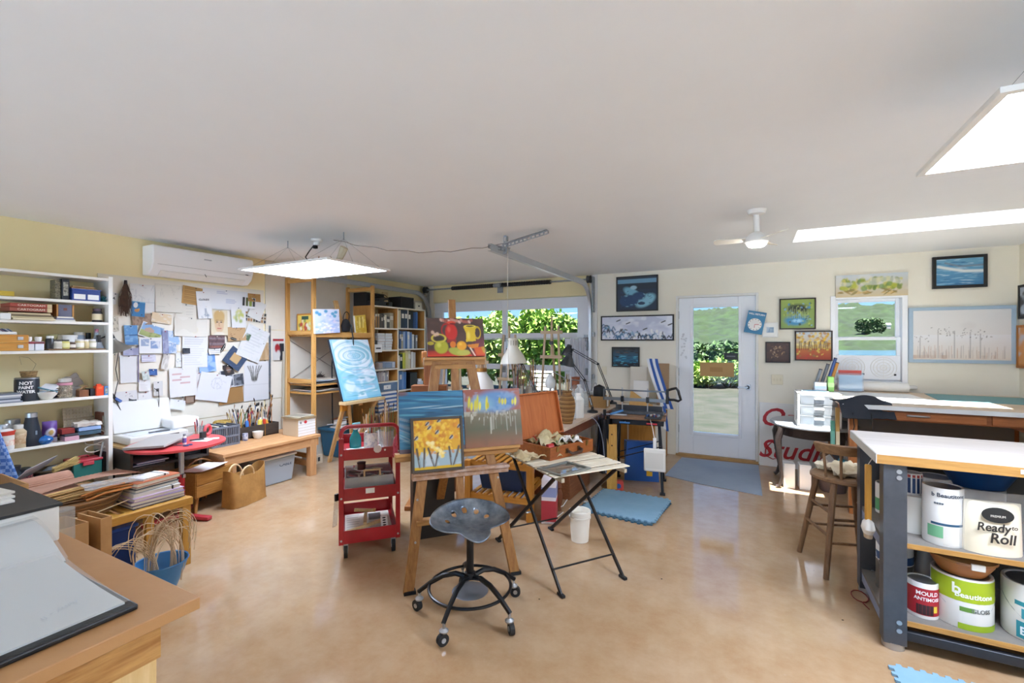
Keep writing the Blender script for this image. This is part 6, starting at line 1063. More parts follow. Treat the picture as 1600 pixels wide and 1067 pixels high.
# yellow trees
c = Cv(104, 100, '#e0a81e', 31); c.grad('#d8a81e', '#d99a18'); c.rect(0, .06, 1, .36, '#9fb4bc'); c.noise(3, 3, '#cfd4d6', .55, .6, .1, .08, .33)
for k in range(210): x, y = R.random(), R.uniform(.30, 1); c.ell(x, y, R.uniform(.03, .08), R.uniform(.02, .06), R.choice(['#e8b828', '#d88a14', '#f0cc3c', '#e0a01a', '#c97a12', '#eec84a']), .75, .5, R.uniform(0, 3))
for x0, x1 in ((.12, .06), (.2, .22), (.42, .3), (.44, .52), (.78, .74), (.82, .95)): c.line([(x0, .04), ((x0 + x1) / 2, .22), (x1, .42)], .022, '#5a4a3c'); c.line([(x0 + .012, .04), ((x0 + x1) / 2 + .012, .2)], .008, '#8fa0a8')
for x, y in ((.3, .92), (.34, .84), (.5, .74), (.55, .98), (.06, .64), (.8, .62), (.98, .84)): c.ell(x, y, .055, .045, '#a9b0b4', .95, .4, .6); c.line([(x - .04, y - .03), (x + .02, y + .03)], .014, '#4a3c34')
for k in range(26): t_ = k / 26; c.ell(.3 + .34 * t_ + R.uniform(-.04, .04), .56 - .32 * t_ + R.uniform(-.04, .04), .05, .04, R.choice(['#f6dc7a', '#f8e6a4', '#f2cf4c']), .75, .5)
c.rect(0, 0, 1, .05, '#d8b01c', .8)
on_easel('tree_painting', 'dark framed painting of golden yellow trees at the front of the easel', c, -.145, .712, .295, .30, -.095, fr=mt('#4a3f34', .5), fw_=.016, edge='#3a3028')
# sea
c = Cv(110, 100, '#2c6a94', 32); c.grad('#1f5470', '#2f7aa4', .5, 1).grad('#3a7f9a', '#1c4a74', 0, .5)
for k in range(130): x, y = R.random(), R.random(); c.ell(x, y, R.uniform(.1, .35), R.uniform(.006, .02), R.choice(['#3f8fb4', '#2a6f9c', '#17405c', '#5aa4b8', '#1d4f7a', '#22667e']), .65, .6, -.05)
for y, x0 in ((.74, .1), (.72, .5), (.56, .3), (.22, .1), (.13, .2)): c.ell(x0 + .25, y, .4, .014, '#b4d0d8', .8, .7, .04)
for k in range(18): c.line([(0, .6 - .02 * k), (.5, .45 - .03 * k)], .008, R.choice(['#8fb8c8', '#4a8aa8', '#d0dde0']), .35)
c.rect(0, 0, 1, .08, '#6a4034', .8).ell(.05, .97, .12, .05, '#7a4a3a', .8, .6)
on_easel('sea_painting', 'unframed painting of a stormy blue sea behind the tree painting', c, -.165, .80, .415, .385, -.045, edge='#6a4636')
# tulips
c = Cv(100, 100, '#8a5636', 33); c.grad('#8f5634', '#55563a', 0, .32).grad('#55563a', '#7a6a50', .32, .62).grad('#9a5438', '#96503a', .62, 1)
c.ell(.56, .78, .44, .23, '#5484b4', 1, .4).ell(.3, .74, .28, .17, '#7aa8b8', .8, .5).ell(.75, .8, .22, .16, '#4a78b0', .8, .5); c.noise(9, 9, '#86a4c0', .6, .5, .1, .6, .95)
for x, y0, y1 in ((.1, .66, .9), (.14, .62, .8), (.24, .6, .93), (.2, .6, .85), (.28, .62, .8), (.4, .6, .9), (.42, .64, .78), (.63, .72, .86), (.68, .7, .84), (.73, .7, .84), (.86, .7, .82), (.91, .68, .86)): c.ell((x), (y0 + y1) / 2, .026, (y1 - y0) / 2, R.choice(['#d8cc1e', '#e4d84a', '#b8ac1a', '#cfc22c']), 1, .4, -.1)
for k in range(34): x = R.uniform(.08, .92); y = R.uniform(.5, .6); c.line([(x, y), (x + R.uniform(-.01, .01), y - R.uniform(.02, .3) * (R.random() < .45) - .03)], .007, R.choice(['#d8d4c0', '#b4b0a0', '#8f8a76']), .75)
c.noise(10, 3, '#cfcbb8', .6, .5, .15, .54, .62); c.noise(6, 5, '#6a4a34', .55, .35, .2, 0, .45)
on_easel('flower_painting', 'brown and blue painting of yellow flowers on dripping stems', c, .245, .80, .40, .385, -.045, edge='#8a4a30')
# still life
c = Cv(130, 90, '#4a332c', 34); c.grad('#d4380f', '#8a2a16', 0, .16); c.rect(0, .14, 1, .2, '#6a2a1c', .6); c.noise(5, 4, '#5c4036', .5, .6, .2, .2, 1); c.ell(.93, .3, .2, .25, '#7a3440', .8, .6)
for x in np.linspace(.25, .78, 16): c.ell(x, .93 + R.uniform(-.03, .03), .028, .06, R.choice(['#c98a7a', '#e4b8a8', '#a85a4a']), .8, .4, .5)
c.ring(.33, .68, .075, .16, .2, '#a02014').ell(.42, .63, .115, .24, '#c4261a', 1, .2).ell(.42, .88, .09, .05, '#d84a30', 1, .3).ell(.38, .7, .04, .1, '#e0604a', .7, .6).ell(.45, .85, .06, .025, '#7a120e').rect(.34, .36, .5, .44, '#a41c14', .7)
c.ring(.88, .62, .055, .15, .22, '#c9a81e').poly([(.63, .78), (.86, .8), (.84, .62), (.85, .4), (.67, .38), (.68, .6)], '#d8b41e').ell(.75, .79, .115, .04, '#e8d04a').ell(.75, .79, .08, .022, '#6a5410').ell(.72, .55, .04, .14, '#efdc6a', .6, .6)
c.ell(.24, .25, .13, .19, '#a8a41e', 1, .2).ell(.2, .3, .05, .09, '#d8d45a', .7, .6).ring(.2, .47, .115, .1, .2, '#c4b23a').ell(.2, .46, .085, .06, '#33261c').ell(.06, .34, .06, .05, '#b8a42c', .9)
c.ell(.5, .13, .16, .11, '#a8a83a', 1, .2, -.25).ell(.62, .1, .14, .09, '#b9b44a', 1, .3).ell(.44, .31, .055, .09, '#d8741a').ell(.59, .28, .095, .13, '#e8a018', 1, .2).ell(.57, .32, .04, .05, '#f4c848', .7, .6)
c.poly([(.68, .3), (.9, .34), (.88, .24), (.74, .2)], '#d8821e').poly([(.8, .22), (.98, .26), (1, .05), (.85, .04)], '#d85a14').poly([(.93, .24), (1, .26), (1, .08), (.97, .1)], '#c9962a').line([(.7, .22), (.78, .02)], .014, '#3a2418').line([(.74, .22), (.82, .02)], .014, '#e4d8c4')
for x, y in ((.1, .62), (.14, .56), (.18, .58)): c.ell(x, y, .035, .06, '#d8b49a', .8, .4, .4)
on_easel('still_life', 'bright still life of red and yellow jugs at the top of the easel', c, .02, 1.40, .395, .265, -.035, edge='#3a2a22')
# small things on the easel tray
# dark portfolio box behind the easel
t = thing('box_easel', 'brown wooden box easel standing behind the sea painting', 'easel', (-2.62, 3.35, .001), .5); G().box(-.05, .05, -.03, .03, 0, 1.38).o('post', wood('#9a5a28', '#7d4418', 2), t, bev=.004); G().box(-.07, .09, -.04, .04, 1.30, 1.41).o('head_block', wood('#b5722f', '#955820', 0), t, bev=.008); G().box(-.16, .16, -.06, .06, .95, 1.1).o('paint_drawer', wood('#8f5222', '#744016', 0), t, bev=.004); G().box(-.2, .2, -.16, .16, 0, .04).o('foot', OAKX, t, bev=.004)
t = thing('display_board', 'tall black panel with a brown side standing behind the easel', 'panel', (-2.17, 2.82, 0.001), math.radians(50)); G().box(-.16, .16, -.02, .1, 0, .76).o('side_core', mt('#6a4f38', .7, 0, '#55402e', 5.), t); G().box(-.158, .158, -.024, -.02, .0, .758).o('front_sheet', mt('#1c1a18', .5, 0, '#2a2622', 6.), t)
# ------------------------------------------------------------------ red trolley
t = thing('red_trolley', 'red metal three-tier trolley with a loop handle', 'trolley', (-2.37, 2.36, 0), ER); RW = .19; RD = .56
g = [(-RW, 0, .10), (-RW, 0, .80), (-RW - .004, -.0, .84)] + [(-RW + .05 - .05 * math.cos(a), 0, .86 + .05 * math.sin(a)) for a in [k * math.pi / 10 for k in range(6)]] + [(RW - .05 + .05 * math.sin(a), 0, .86 + .05 * math.cos(a)) for a in [k * math.pi / 10 for k in range(6)]] + [(RW + .004, 0, .84), (RW, 0, .80), (RW, 0, .7)]
G().tube(g[2:-1], .014, 10).o('loop_handle', REDP, t)
for x in (-RW, RW):
    for y in (0, RD): G().box(x - .016, x + .016, y - .008, y + .008, .10, .83 if y == 0 else .76).o('upright', REDP, t, bev=.002)
for z, h, nm in ((.68, .075, 'top_tray'), (.40, .085, 'middle_tray'), (.105, .09, 'bottom_tray')):
    g = G(); g.box(-RW, RW, 0, RD, z, z + .006); g.box(-RW + .016, RW - .016, -.009, -.001, z, z + h); g.box(-RW + .016, RW - .016, RD + .001, RD + .009, z, z + h); g.box(-RW - .004, -RW + .004, .01, RD - .01, z, z + h * .7); g.box(RW - .004, RW + .004, .01, RD - .01, z, z + h * .7); g.o(nm, REDP, t, bev=.002)
for x in (-RW, RW):
    for z in (.13, .42, .72): G().cyl((x, -.008, z), (x, -.013, z), .007, n=10).o('bolt', STEEL, t)
for x in (-RW + .03, RW - .03):
    for y in (.02, RD - .03): G().cyl((x - .012, y, .045), (x + .012, y, .045), .045, n=20).o('wheel', RUBBER, t); G().cyl((x - .014, y, .045), (x + .014, y, .045), .018, n=12).o('hub', STEEL, t); G().box(x - .016, x + .016, y - .012, y + .012, .055, .105).o('caster_fork', GALV, t)
G().box(-.03, .03, -.0105, -.009, .44, .475).o('white_tape', WHITE, t); G().lathe([(0, 0), (.028, .002), (.02, .004), (0, .004)], 9, mx=MX.Translation((.05, -.0095, .745)) @ MX.Rotation(H90, 4, 'X')).o('paint_blot', mt('#d8c8c0', .6), t); G().cyl((.1, -.0095, .735), (.1, -.012, .735), .007, n=8).o('paint_blot', mt('#e4dcd4', .6), t)
rm = MX.Translation((-2.37, 2.36, 0)) @ MX.Rotation(ER, 4, 'Z')
def ont(x, y, z): return rm @ V((x, y, z))
t = thing('ribbon_tangle', 'pink red ribbon tangle hung on the trolley handle', 'ribbon', ont(RW - .01, -.02, .84)); g = G()
for k in range(9): a = R.uniform(-.02, .02); g.tube(bez((0, 0, 0), (a, -.02, -.05), (a * 2, .0, -.1), (R.uniform(-.02, .02), -.02, -R.uniform(.1, .17)), 6), .004, 5)
g.o('ribbon', mt('#b8304a', .6, 0, '#d86a7a', 30.), t)
tag(G().grid(lambda u, v: ((u - .5) * .26, (v - .5) * .3, .001 + .004 * u * v), 4, 4, .001).o('tray_paper', PAPER, loc=ont(.0, .2, .687), rz=ER + .2), 'white paper lining the top of the red trolley', 'paper')
t = thing('spray_bottle', 'teal spray bottle on the red trolley', 'spray bottle', ont(-.09, .36, .687)); G().lathe([(0, 0), (.04, 0), (.043, .01), (.043, .07), (.03, .1), (.016, .125), (.016, .14), (0, .14)], 18).o('body', glass((.2, .75, .75), .1, .05, '#1fa0a4', .55), t); G().cyl((0, 0, .138), (0, 0, .16), .017, n=12).o('collar', WHITE, t); G().bx((.01, 0, .175), (.07, .022, .03), (0, -.2, 0)).o('spray_head', mt('#7fc4cc', .4), t, bev=.004); G().bx((.045, 0, .15), (.01, .012, .05), (0, .4, 0)).o('trigger', WHITE, t)
def pot(label, c, r, h, m, n_, seed, name='brush_jar'):
    t = thing(name, label, 'brush jar', c); G().lathe([(0, 0), (r, 0), (r * 1.02, .006), (r, h), (r * .93, h), (r * .93, .008), (0, .008)], 18).o('jar', m, t); cup_of(t, n_, r, h, h * 1.5, h * 2.6, BC, seed, .003, BT); return t
pot('pattern printed jar of brushes on the red trolley', ont(.02, .30, .687), .05, .12, mt('#d8d2c4', .5, 0, '#4a5a94', 40., .62), 16, 51); pot('clear jar of paint brushes on the right of the red trolley', ont(.13, .22, .687), .055, .14, CLR, 18, 52); pot('small white pot of brushes at the back of the red trolley', ont(.12, .42, .687), .04, .11, OFFW, 12, 53)
jar('white_bottle', 'white paint bottle at the back of the red trolley', 'bottle', ont(.02, .45, .687), None, .035, .14, WHITE, WHITE, mt('#c4ccd8', .5), neck=.5)
t = thing('clear_tub', 'clear plastic tub of paint tubes on the middle trolley tray', 'tub', ont(.0, .22, .407), ER); G().box(-.16, .16, -.165, .165, 0, .04).o('mixed_contents', mt('#8f8a84', .6, 0, '#4a4642', 30.), t)
for a in ((-.165, .165, -.172, -.168), (-.165, .165, .168, .172), (-.167, -.163, -.17, .17), (.163, .167, -.17, .17)): G().box(*a, 0, .135).o('wall', glass((.9, .92, .92), .1, .1, '#e0e2e2', .3), t)
cols = ['#7a7d84', '#c9c4bc', '#3a3a40', '#8f3a30', '#b4a48c', '#55524c', '#e0dcd4', '#6a5a5a']
for k in range(26):
    p = ont(R.uniform(-.13, .13), .22 + R.uniform(-.13, .13), .455 + .016 * (k // 5)); tt = thing('paint_tube', '%s paint tube lying in the clear tub, layer %s from the bottom' % (('steel grey', 'cream', 'black', 'dark red', 'sand', 'dark brown', 'white', 'mauve')[k % 8], ORD[k // 5]), 'paint tube', p, rot=(R.uniform(-.25, .25), R.uniform(-.25, .25), R.uniform(0, 6.3)), group='paint tubes in the clear tub')
    G().add([(-.05, -.014, -.001), (-.05, .014, -.001), (-.05, .014, .001), (-.05, -.014, .001), (.035, -.009, -.008), (.035, .009, -.008), (.035, .009, .008), (.035, -.009, .008)], [(0, 1, 2, 3), (4, 7, 6, 5), (0, 4, 5, 1), (1, 5, 6, 2), (2, 6, 7, 3), (3, 7, 4, 0)]).o('tube', mt(cols[k % 8], .4), tt, sm=60); G().cyl((.035, 0, 0), (.052, 0, 0), .006, n=8).o('cap', mt(cols[(k * 3) % 8], .4), tt)
jar('dark_red_jar', 'dark red lidded jar in the clear tub', 'jar', ont(-.05, .24, .545), None, .03, .055, mt('#5a2420', .4), mt('#3a1c1a', .4), neck=1.); tt = thing('mini_picture_frame', 'small pale wooden frame lying in the clear tub', 'frame', ont(.02, .10, .53), rot=(1.1, 0, ER)); [G().box(*a, 0, .012).o('frame_side', BIRCH, tt) for a in ((-.06, .06, -.045, -.033), (-.06, .06, .033, .045), (-.06, -.048, -.033, .033), (.048, .06, -.033, .033))]
for k in range(3): tt = thing('stretcher_bar', '%s pale wooden stretcher bar on the bottom trolley tray' % ('long', 'short', 'slanting')[k], 'wood', ont(-.02, .2 + .08 * k, .125 + .03 * k), rot=(0, (-.15, .0, .1)[k], ER + (.2, 1.5, -.1)[k])); G().box(-.16 + .04 * k, .16 - .04 * k, -.012, .012, 0, .02).o('bar', BIRCH, tt, bev=.002); G().box(.14 - .04 * k, .16 - .04 * k, -.0125, .0125, .005, .0205).o('mitred_end', PINEX, tt)
tt = thing('newspaper', 'folded newspaper on the bottom trolley tray', 'newspaper', ont(.0, .3, .1125), ER); c = Cv(40, 30, '#d8d3c6', 4); c.rows(9, '#77736a', .05, .1, .45, .9).rows(8, '#77736a', .52, .1, .95, .6); c.rect(.52, .65, .8, .92, '#4a4844'); c.o('page', .33, .44, tt, (0, -.22, .004), rot=(-H90, 0, 0)); rbox(.33, .44, .003).o('under_pages', mt('#cfc9ba', .7), tt)
tt = thing('punched_strip', 'white plastic strip with oval holes on the bottom trolley tray', 'strip', ont(.11, .14, .13), rot=(.5, 0, ER)); G().box(-.025, .025, 0, .1, 0, .003).o('plate', WHITE, tt); [G().lathe([(.013, .0032), (0, .0034)], 12, (0, .017 + k * .022, 0), sy=.5).o('oval_hole', BLACK, tt) for k in range(4)]
tt = thing('hanging_tongs', 'clear plastic tool hanging off the left side of the trolley', 'tool', ont(-RW - .03, .1, .34)); G().bx((0, 0, .06), (.02, .03, .05)).o('grip', BLACK, tt, bev=.004); G().bx((-.01, 0, -.05), (.004, .04, .2), (0, .1, 0)).o('blade', CLR, tt)
# ------------------------------------------------------------------ tractor seat stool
t = thing('tractor_stool', 'rolling stool with a grey metal tractor seat and ring base', 'stool', (-1.38, 2.12, 0), 0); SM = mt('#4a5664', .33, .7, '#98a2ac', 7., .52); BLK = mt('#17181b', .3, .3)
def seat(u, v):
    a = u * 2 * math.pi; b_ = a + math.radians(45)               # local angle measured from the horn's axis
    h_ = .21 - .012 * math.cos(2 * a) ; f = math.cos(a)         # f = 1 towards the horn
    notch = math.exp(-((abs((a + math.pi) % (2 * math.pi) - math.pi) - .72) / .33) ** 2); horn = math.exp(-(((a + math.pi) % (2 * math.pi) - math.pi) / .3) ** 2)
    r = (h_ - .075 * notch - .0 * horn) * (1 - .12 * max(0, -f)); rr = r * v
    z = .475 + .055 * v ** 3 * (1 - .55 * max(0, f)) + .045 * max(0, -f) * v ** 2 + .02 * horn * v * (1 - v) * 2 - .03 * horn * v ** 4 - .012 * notch * v ** 2
    d = math.radians(-42) + a
    return (rr * math.cos(d), rr * math.sin(d), z)
ob = G().grid(seat, 132, 26).o('seat', SM, t, sm=80); bm = bmesh.new(); bm.from_mesh(ob.data); bmesh.ops.remove_doubles(bm, verts=bm.verts, dist=.0008)
for a in (118, 149, 180, 211, 242):                          # the round holes along the back of the seat
    d = math.radians(-42 + a); c_ = V((.128 * math.cos(d), .128 * math.sin(d))); bmesh.ops.delete(bm, geom=[f for f in bm.faces if (f.calc_center_median().xy - c_).length < .0145], context='FACES')
    for v in bm.verts:
        q = v.co.xy - c_
        if v.is_boundary and q.length < .03: q = q.normalized() * .0145; v.co.x, v.co.y = c_.x + q.x, c_.y + q.y
bmesh.ops.recalc_face_normals(bm, faces=bm.faces); bm.to_mesh(ob.data); bm.free(); md = ob.modifiers.new('sheet', 'SOLIDIFY'); md.thickness = .006; ob.data.shade_smooth()
G().cyl((0, 0, .2), (0, 0, .47), .02, n=18).o('column', BLK, t); G().lathe([(.0, .455), (.05, .46), (.06, .474), (0, .474)], 18).o('seat_plate', BLK, t); G().lathe([(0, .19), (.035, .195), (.03, .225), (.02, .23)], 18).o('hub', BLK, t)
G().tube([(.225 * math.cos(a), .225 * math.sin(a), .15) for a in [i * 2 * math.pi / 48 for i in range(48)]], .0085, 8, True).o('foot_ring', BLK, t)
G().lathe([(.03, .118), (.095, .118), (.1, .121), (.095, .124), (.03, .124)], 28).o('base_plate', mt('#8d9299', .35, .7), t)
for k in range(5):
    a = math.radians(-84 + 72 * k); ca, sa = math.cos(a), math.sin(a); G().tube([(r * ca, r * sa, z) for r, z in ((.02, .2), (.08, .215), (.15, .2), (.22, .16), (.29, .105))], [.014, .015, .014, .013, .012], 8).o('spoke', BLK, t)
    x, y = .285 * ca, .285 * sa; b_ = a + 1.0; dx, dy = math.cos(b_) * .012, math.sin(b_) * .012
    fk = G().cyl((x, y, .105), (x, y, .075), .008, n=10).lathe([(.0, .062), (.022, .062), (.024, .07), (.012, .08), (0, .08)], 12, (x, y, 0)).o('caster_fork', STEEL, t); G().cyl((x - dx + .012 * ca, y - dy + .012 * sa, .031), (x + dx + .012 * ca, y + dy + .012 * sa, .031), .03, n=20).o('wheel', RUBBER, t); G().cyl((x - dx * 1.3 + .012 * ca, y - dy * 1.3 + .012 * sa, .031), (x + dx * 1.3 + .012 * ca, y + dy * 1.3 + .012 * sa, .031), .012, n=12).o('axle_cap', STEEL, t)
# ------------------------------------------------------------------ folding table with the paint box
FT = V((-1.14, 2.88, 0)); FR = math.radians(-36); t = thing('folding_table', 'white slatted folding table on black crossed metal legs', 'folding table', FT, FR); SW = mt('#e6ddc8', .55, 0, '#dccfb4', 8., .55, .08, 30., (1, 1, 1)); FU, FV, FZ = .38, .28, .715
for k in range(9): u = -FU + .002 + k * (2 * FU / 9); G().box(u, u + 2 * FU / 9 - .02, -FV, FV, FZ - .007 + .002 * (k % 2), FZ + .002 * (k % 2)).o('slat', SW, t, bev=.002)
for v in (-FV + .04, FV - .06): G().box(-FU, FU, v, v + .02, FZ - .034, FZ - .0112).o('batten', mt('#a89c86', .6), t)
BL = mt('#1d1a19', .45, .3)
for v in (-.23, .23):
    for s_ in (-1, 1): G().bar((s_ * .34 if s_ > 0 else -.5, v + .012 * s_, .012), (-s_ * .30, v + .012 * s_, FZ - .03), .022, .012, (0, 1, 0)).o('leg', BL, t); G().box((.31 if s_ > 0 else -.53), (.37 if s_ > 0 else -.47), v + .012 * s_ - .012, v + .012 * s_ + .012, .001, .018).o('foot_cap', RUBBER, t, bev=.003)
for s_, u, z in ((1, .27, .13), (-1, -.42, .12)): G().cyl((u, -.23, z), (u, .23, z), .006, n=8).o('stretcher', BL, t)
for v in (-.23, .23): G().cyl((-.04, v - .02, .37), (-.04, v + .02, .37), .007, n=8).o('pivot', STEEL, t)
fm = MX.Translation(FT) @ MX.Rotation(FR, 4, 'Z')
def onf(u, v, z=.0): return fm @ V((u, v, FZ + .0005 + z))
# paint box: local x across the front
t = thing('paint_box', 'open wooden paint box with a leather handle on the folding table', 'paint box', (0, 0, 0), math.radians(69)); PBW = wood('#a05a26', '#84441a', 0, s=4.); w_, d, h = .44, .31, .085
t.location = onf(-.15, .05, .002)
for a in ((-w_ / 2, w_ / 2, -d / 2, -d / 2 + .012), (-w_ / 2, w_ / 2, d / 2 - .012, d / 2), (-w_ / 2, -w_ / 2 + .012, -d / 2 + .012, d / 2 - .012), (w_ / 2 - .012, w_ / 2, -d / 2 + .012, d / 2 - .012)): G().box(*a, 0, h).o('wall', PBW, t, bev=.002)
G().box(-w_ / 2 + .012, w_ / 2 - .012, -d / 2 + .012, d / 2 - .012, 0, .008).o('bottom', PBW, t)
for x in (-.06, .06): G().box(x - .012, x + .012, -d / 2 - .008, -d / 2, .03, .06).o('handle_bracket', mt('#6a4a2a', .4, .5), t)
G().tube([(-.06, -d / 2 - .008, .045), (-.062, -d / 2 - .03, .04), (-.045, -d / 2 - .04, .03), (.045, -d / 2 - .04, .03), (.062, -d / 2 - .03, .04), (.06, -d / 2 - .008, .045)], .01, 8).o('handle', mt('#3a1f12', .5), t)
for x in (-.15, .15): G().box(x - .012, x + .012, -d / 2 - .004, -d / 2, .05, .085).o('latch', mt('#8a6a3a', .35, .7), t)
ld = G(); ld.box(-w_ / 2, w_ / 2, 0, .008, 0, .32); ld.box(-w_ / 2, -w_ / 2 + .012, -.028, 0, 0, .32); ld.box(w_ / 2 - .012, w_ / 2, -.028, 0, 0, .32); ld.box(-w_ / 2 + .012, w_ / 2 - .012, -.028, 0, .308, .32); ld.box(-w_ / 2 + .012, w_ / 2 - .012, -.028, 0, 0, .012)
lo = ld.o('lid', wood('#c0703a', '#a85a28', 2, s=3.), t, loc=(0, d / 2 - .004, h + .002), rot=(-.22, 0, 0), bev=.002)
for k in range(14): G().tube([(R.uniform(-.18, .18), R.uniform(-.1, .1), .04 + R.uniform(0, .03)), (R.uniform(-.18, .18), R.uniform(-.1, .12), .07 + R.uniform(0, .04))], .005, 6).o('brush_handle', mt(R.choice(BC), .5), t)
G().cyl((-.19, -.1, .075), (-.15, -.11, .078), .022, n=12).o('red_tube', mt('#b02a2a', .4), t)
def cloth(label, c, w_, d, amp, m, seed, rz=0., name='canvas_cloth', drop=0., th=.004, base=.02):
    return tag(G().grid(lambda u, v: ((u - .5) * w_ * (1 + .1 * math.sin(v * 5 + seed)), (v - .5) * d * (1 + .08 * math.sin(u * 6 + seed)), base + amp * abs(MN.noise(V((u * 3.2, v * 3.2, seed)))) * 2 + amp * .6 * abs(MN.noise(V((u * 8, v * 8, seed)))) - drop * (max(0, abs(u - .5) * 2 - .6) ** 2)), 30, 26, th).o(name, m, loc=c, rz=rz, sm=80), label, 'cloth')
cloth('crumpled raw canvas cloth on the left of the folding table', onf(-.17, -.165, -.012), .40, .26, .05, mt('#d6c49e', .9, 0, '#c9b68c', 12., .5, .15, 60.), 3, FR + .05)
cloth('stained paint rag heaped in the open paint box', onf(-.16, .03, .068), .3, .22, .05, mt('#cfc09a', .9, 0, '#a89868', 9., .5, .15, 50.), 7, math.radians(69), 'paint_rag', base=.0); cloth('white paper towel in the open paint box', onf(-.1, .12, .082), .17, .14, .025, mt('#e8e4dc', .8), 9, .6, 'paper_towel', base=.0)
t = thing('empty_picture_frame', 'thin grey empty picture frame lying on the folding table', 'picture frame', onf(.25, -.14, .002), FR + 1.8); t.scale = (.78, .8, 1)
for a in ((-.17, .17, -.13, -.105), (-.17, .17, .105, .13), (-.17, -.145, -.105, .105), (.145, .17, -.105, .105)): G().box(*a, 0, .009).o('frame_side', mt('#7f8078', .5), t, bev=.002)
G().box(-.146, .146, -.106, .106, .001, .003).o('glass', glass((.85, .88, .9), .25, .02), t)
# bucket and foam mats
t = thing('white_bucket', 'white plastic bucket on the floor under the folding table', 'bucket', (-1.15, 3.28, .001)); G().lathe([(0, 0), (.064, 0), (.078, .19), (.078, .205), (.083, .205), (.083, .225), (.078, .228), (.074, .225), (.06, .01), (0, .01)], 28).o('body', mt('#e9e4d8', .4), t); G().lathe([(.0785, .17), (.082, .172), (.082, .185), (.0785, .187)], 28).o('rim_band', mt('#e4dfd2', .4), t)
def mat(label, c, rz, m, s_=.62, tooth=True, group=None):
    t = thing('foam_mat', label, 'foam mat', c, rz, group); n_ = 12; p = []; T = s_ / n_
    for side in range(4):
        ca, sa = ((1, 0), (0, 1), (-1, 0), (0, -1))[side]
        for k in range(n_):
            for q_, e in ((k + .12, 0), (k + .2, 1), (k + .6, 1), (k + .68, 0)):
                x = -s_ / 2 + q_ * T; y = -s_ / 2 - e * T * .38; p.append((x * ca - y * sa, x * sa + y * ca))
    G().prism(p, 0, .011).o('tile', m, t); return t
MB_ = mt('#84a9bf', .8, 0, '#7ca2b8', 6.)
mat('lower foam floor mat with a reddish underside', (-1.02, 4.14, .001), math.radians(-6), mt('#3c6072', .8), .63); mat('upper blue interlocking foam floor mat', (-1.01, 4.16, .0125), math.radians(-3), MB_, .62)
t = mat('blue foam mat at the bottom right corner of the picture', (.84, 2.42, .001), math.radians(2), MB_, .52)
tag(G().prism([(-.86, 5.30), (-.80, 6.22), (.07, 6.26), (.09, 5.04), (-.5, 5.16)], .001, .006).o('door_rug', mt('#9aa4b0', .9, 0, '#8c98a6', 1.6, .5, .2, 120.)), 'grey blue rug on the floor in front of the entrance door', 'rug')
# ------------------------------------------------------------------ low slatted pine table with a blue bin
t = thing('pine_trolley', 'low pine slatted table with a lower shelf behind the easel', 'table', (-1.95, 3.66, 0), math.radians(8)); w_, d = .62, .62; PG = wood('#cf9440', '#b87a2c', 2); PGX = wood('#cf9440', '#b87a2c', 0); PGY = wood('#cf9440', '#b87a2c', 1)
for x in (-w_ / 2, w_ / 2 - .055):
    for y in (-d / 2, d / 2 - .055): G().box(x, x + .055, y, y + .055, 0, .47).o('leg', PG, t, bev=.003)
for z in (.14, .42):
    for y in (-d / 2 + .012, d / 2 - .042): G().box(-w_ / 2 + .055, w_ / 2 - .055, y, y + .03, z, z + .045).o('rail', PGX, t)
    for k in range(9): x = -w_ / 2 + .06 + k * (w_ - .15) / 8; G().box(x, x + .035, -d / 2 + .01, d / 2 - .01, z + .045, z + .06).o('slat', PGY, t, bev=.002)
t = thing('blue_tub', 'navy blue plastic tub on the lower shelf of the pine table', 'tub', (-1.95, 3.62, .2015), math.radians(8)); g = G(); g.add([(-.19, -.16, 0), (.19, -.16, 0), (.19, .16, 0), (-.19, .16, 0), (-.22, -.19, .2), (.22, -.19, .2), (.22, .19, .2), (-.22, .19, .2)], [(0, 3, 2, 1), (4, 5, 6, 7), (0, 1, 5, 4), (1, 2, 6, 5), (2, 3, 7, 6), (3, 0, 4, 7)]); g.o('body', mt('#1f3f70', .4), t, bev=.015); G().box(-.228, .228, -.198, .198, .19, .207).o('rim', mt('#27497c', .4), t, bev=.004)
t = thing('detergent_box', 'pink and white carton beside the pine table', 'box', (-1.50, 3.52, .001), .3); rbox(.12, .16, .36).o('body', mt('#e4dfe4', .5), t, bev=.003); G().box(-.061, .061, -.081, .081, .02, .19).o('red_print', mt('#b83a44', .5), t); G().box(-.0605, .0605, -.0805, .0805, .22, .3).o('lilac_print', mt('#8f9ac4', .5), t)
# ------------------------------------------------------------------ long table in front of the garage door
t = thing('long_table', 'long wooden table with turned legs in front of the garage door', 'table', (-2.08, 4.72, 0)); TW = mt('#b89c84', .5, 0, '#c9b6a4', 5., .5); x0, x1, y0, y1 = -.66, .65, -1.04, 1.04
for k in range(4): a = x0 + (x1 - x0) * k / 4; G().box(a + .001, a + (x1 - x0) / 4 - .001, y0, y1, .72, .745).o('top_board', TW, t, bev=.002)
for a in ((x0 + .06, x1 - .06, y0 + .05, y0 + .075), (x0 + .06, x1 - .06, y1 - .075, y1 - .05), (x0 + .06, x0 + .085, y0 + .075, y1 - .075), (x1 - .085, x1 - .06, y0 + .075, y1 - .075)): G().box(*a, .61, .72).o('apron', mt('#6a3a28', .5, 0, '#7d4a32', 5.), t)
for x in (x0 + .09, x1 - .09):
    for y in (y0 + .09, y1 - .09): G().lathe([(.028, 0), (.02, .03), (.034, .08), (.038, .14), (.024, .19), (.032, .21), (.024, .24), (.03, .4), (.036, .5), (.026, .53), (.036, .56), (.036, .72)], 16, (x, y, 0.001)).o('leg', wood('#7a4526', '#5f3218', 2), t)
TZ = .7455
def ot(px, py): p = uz(px, py, TZ); return p
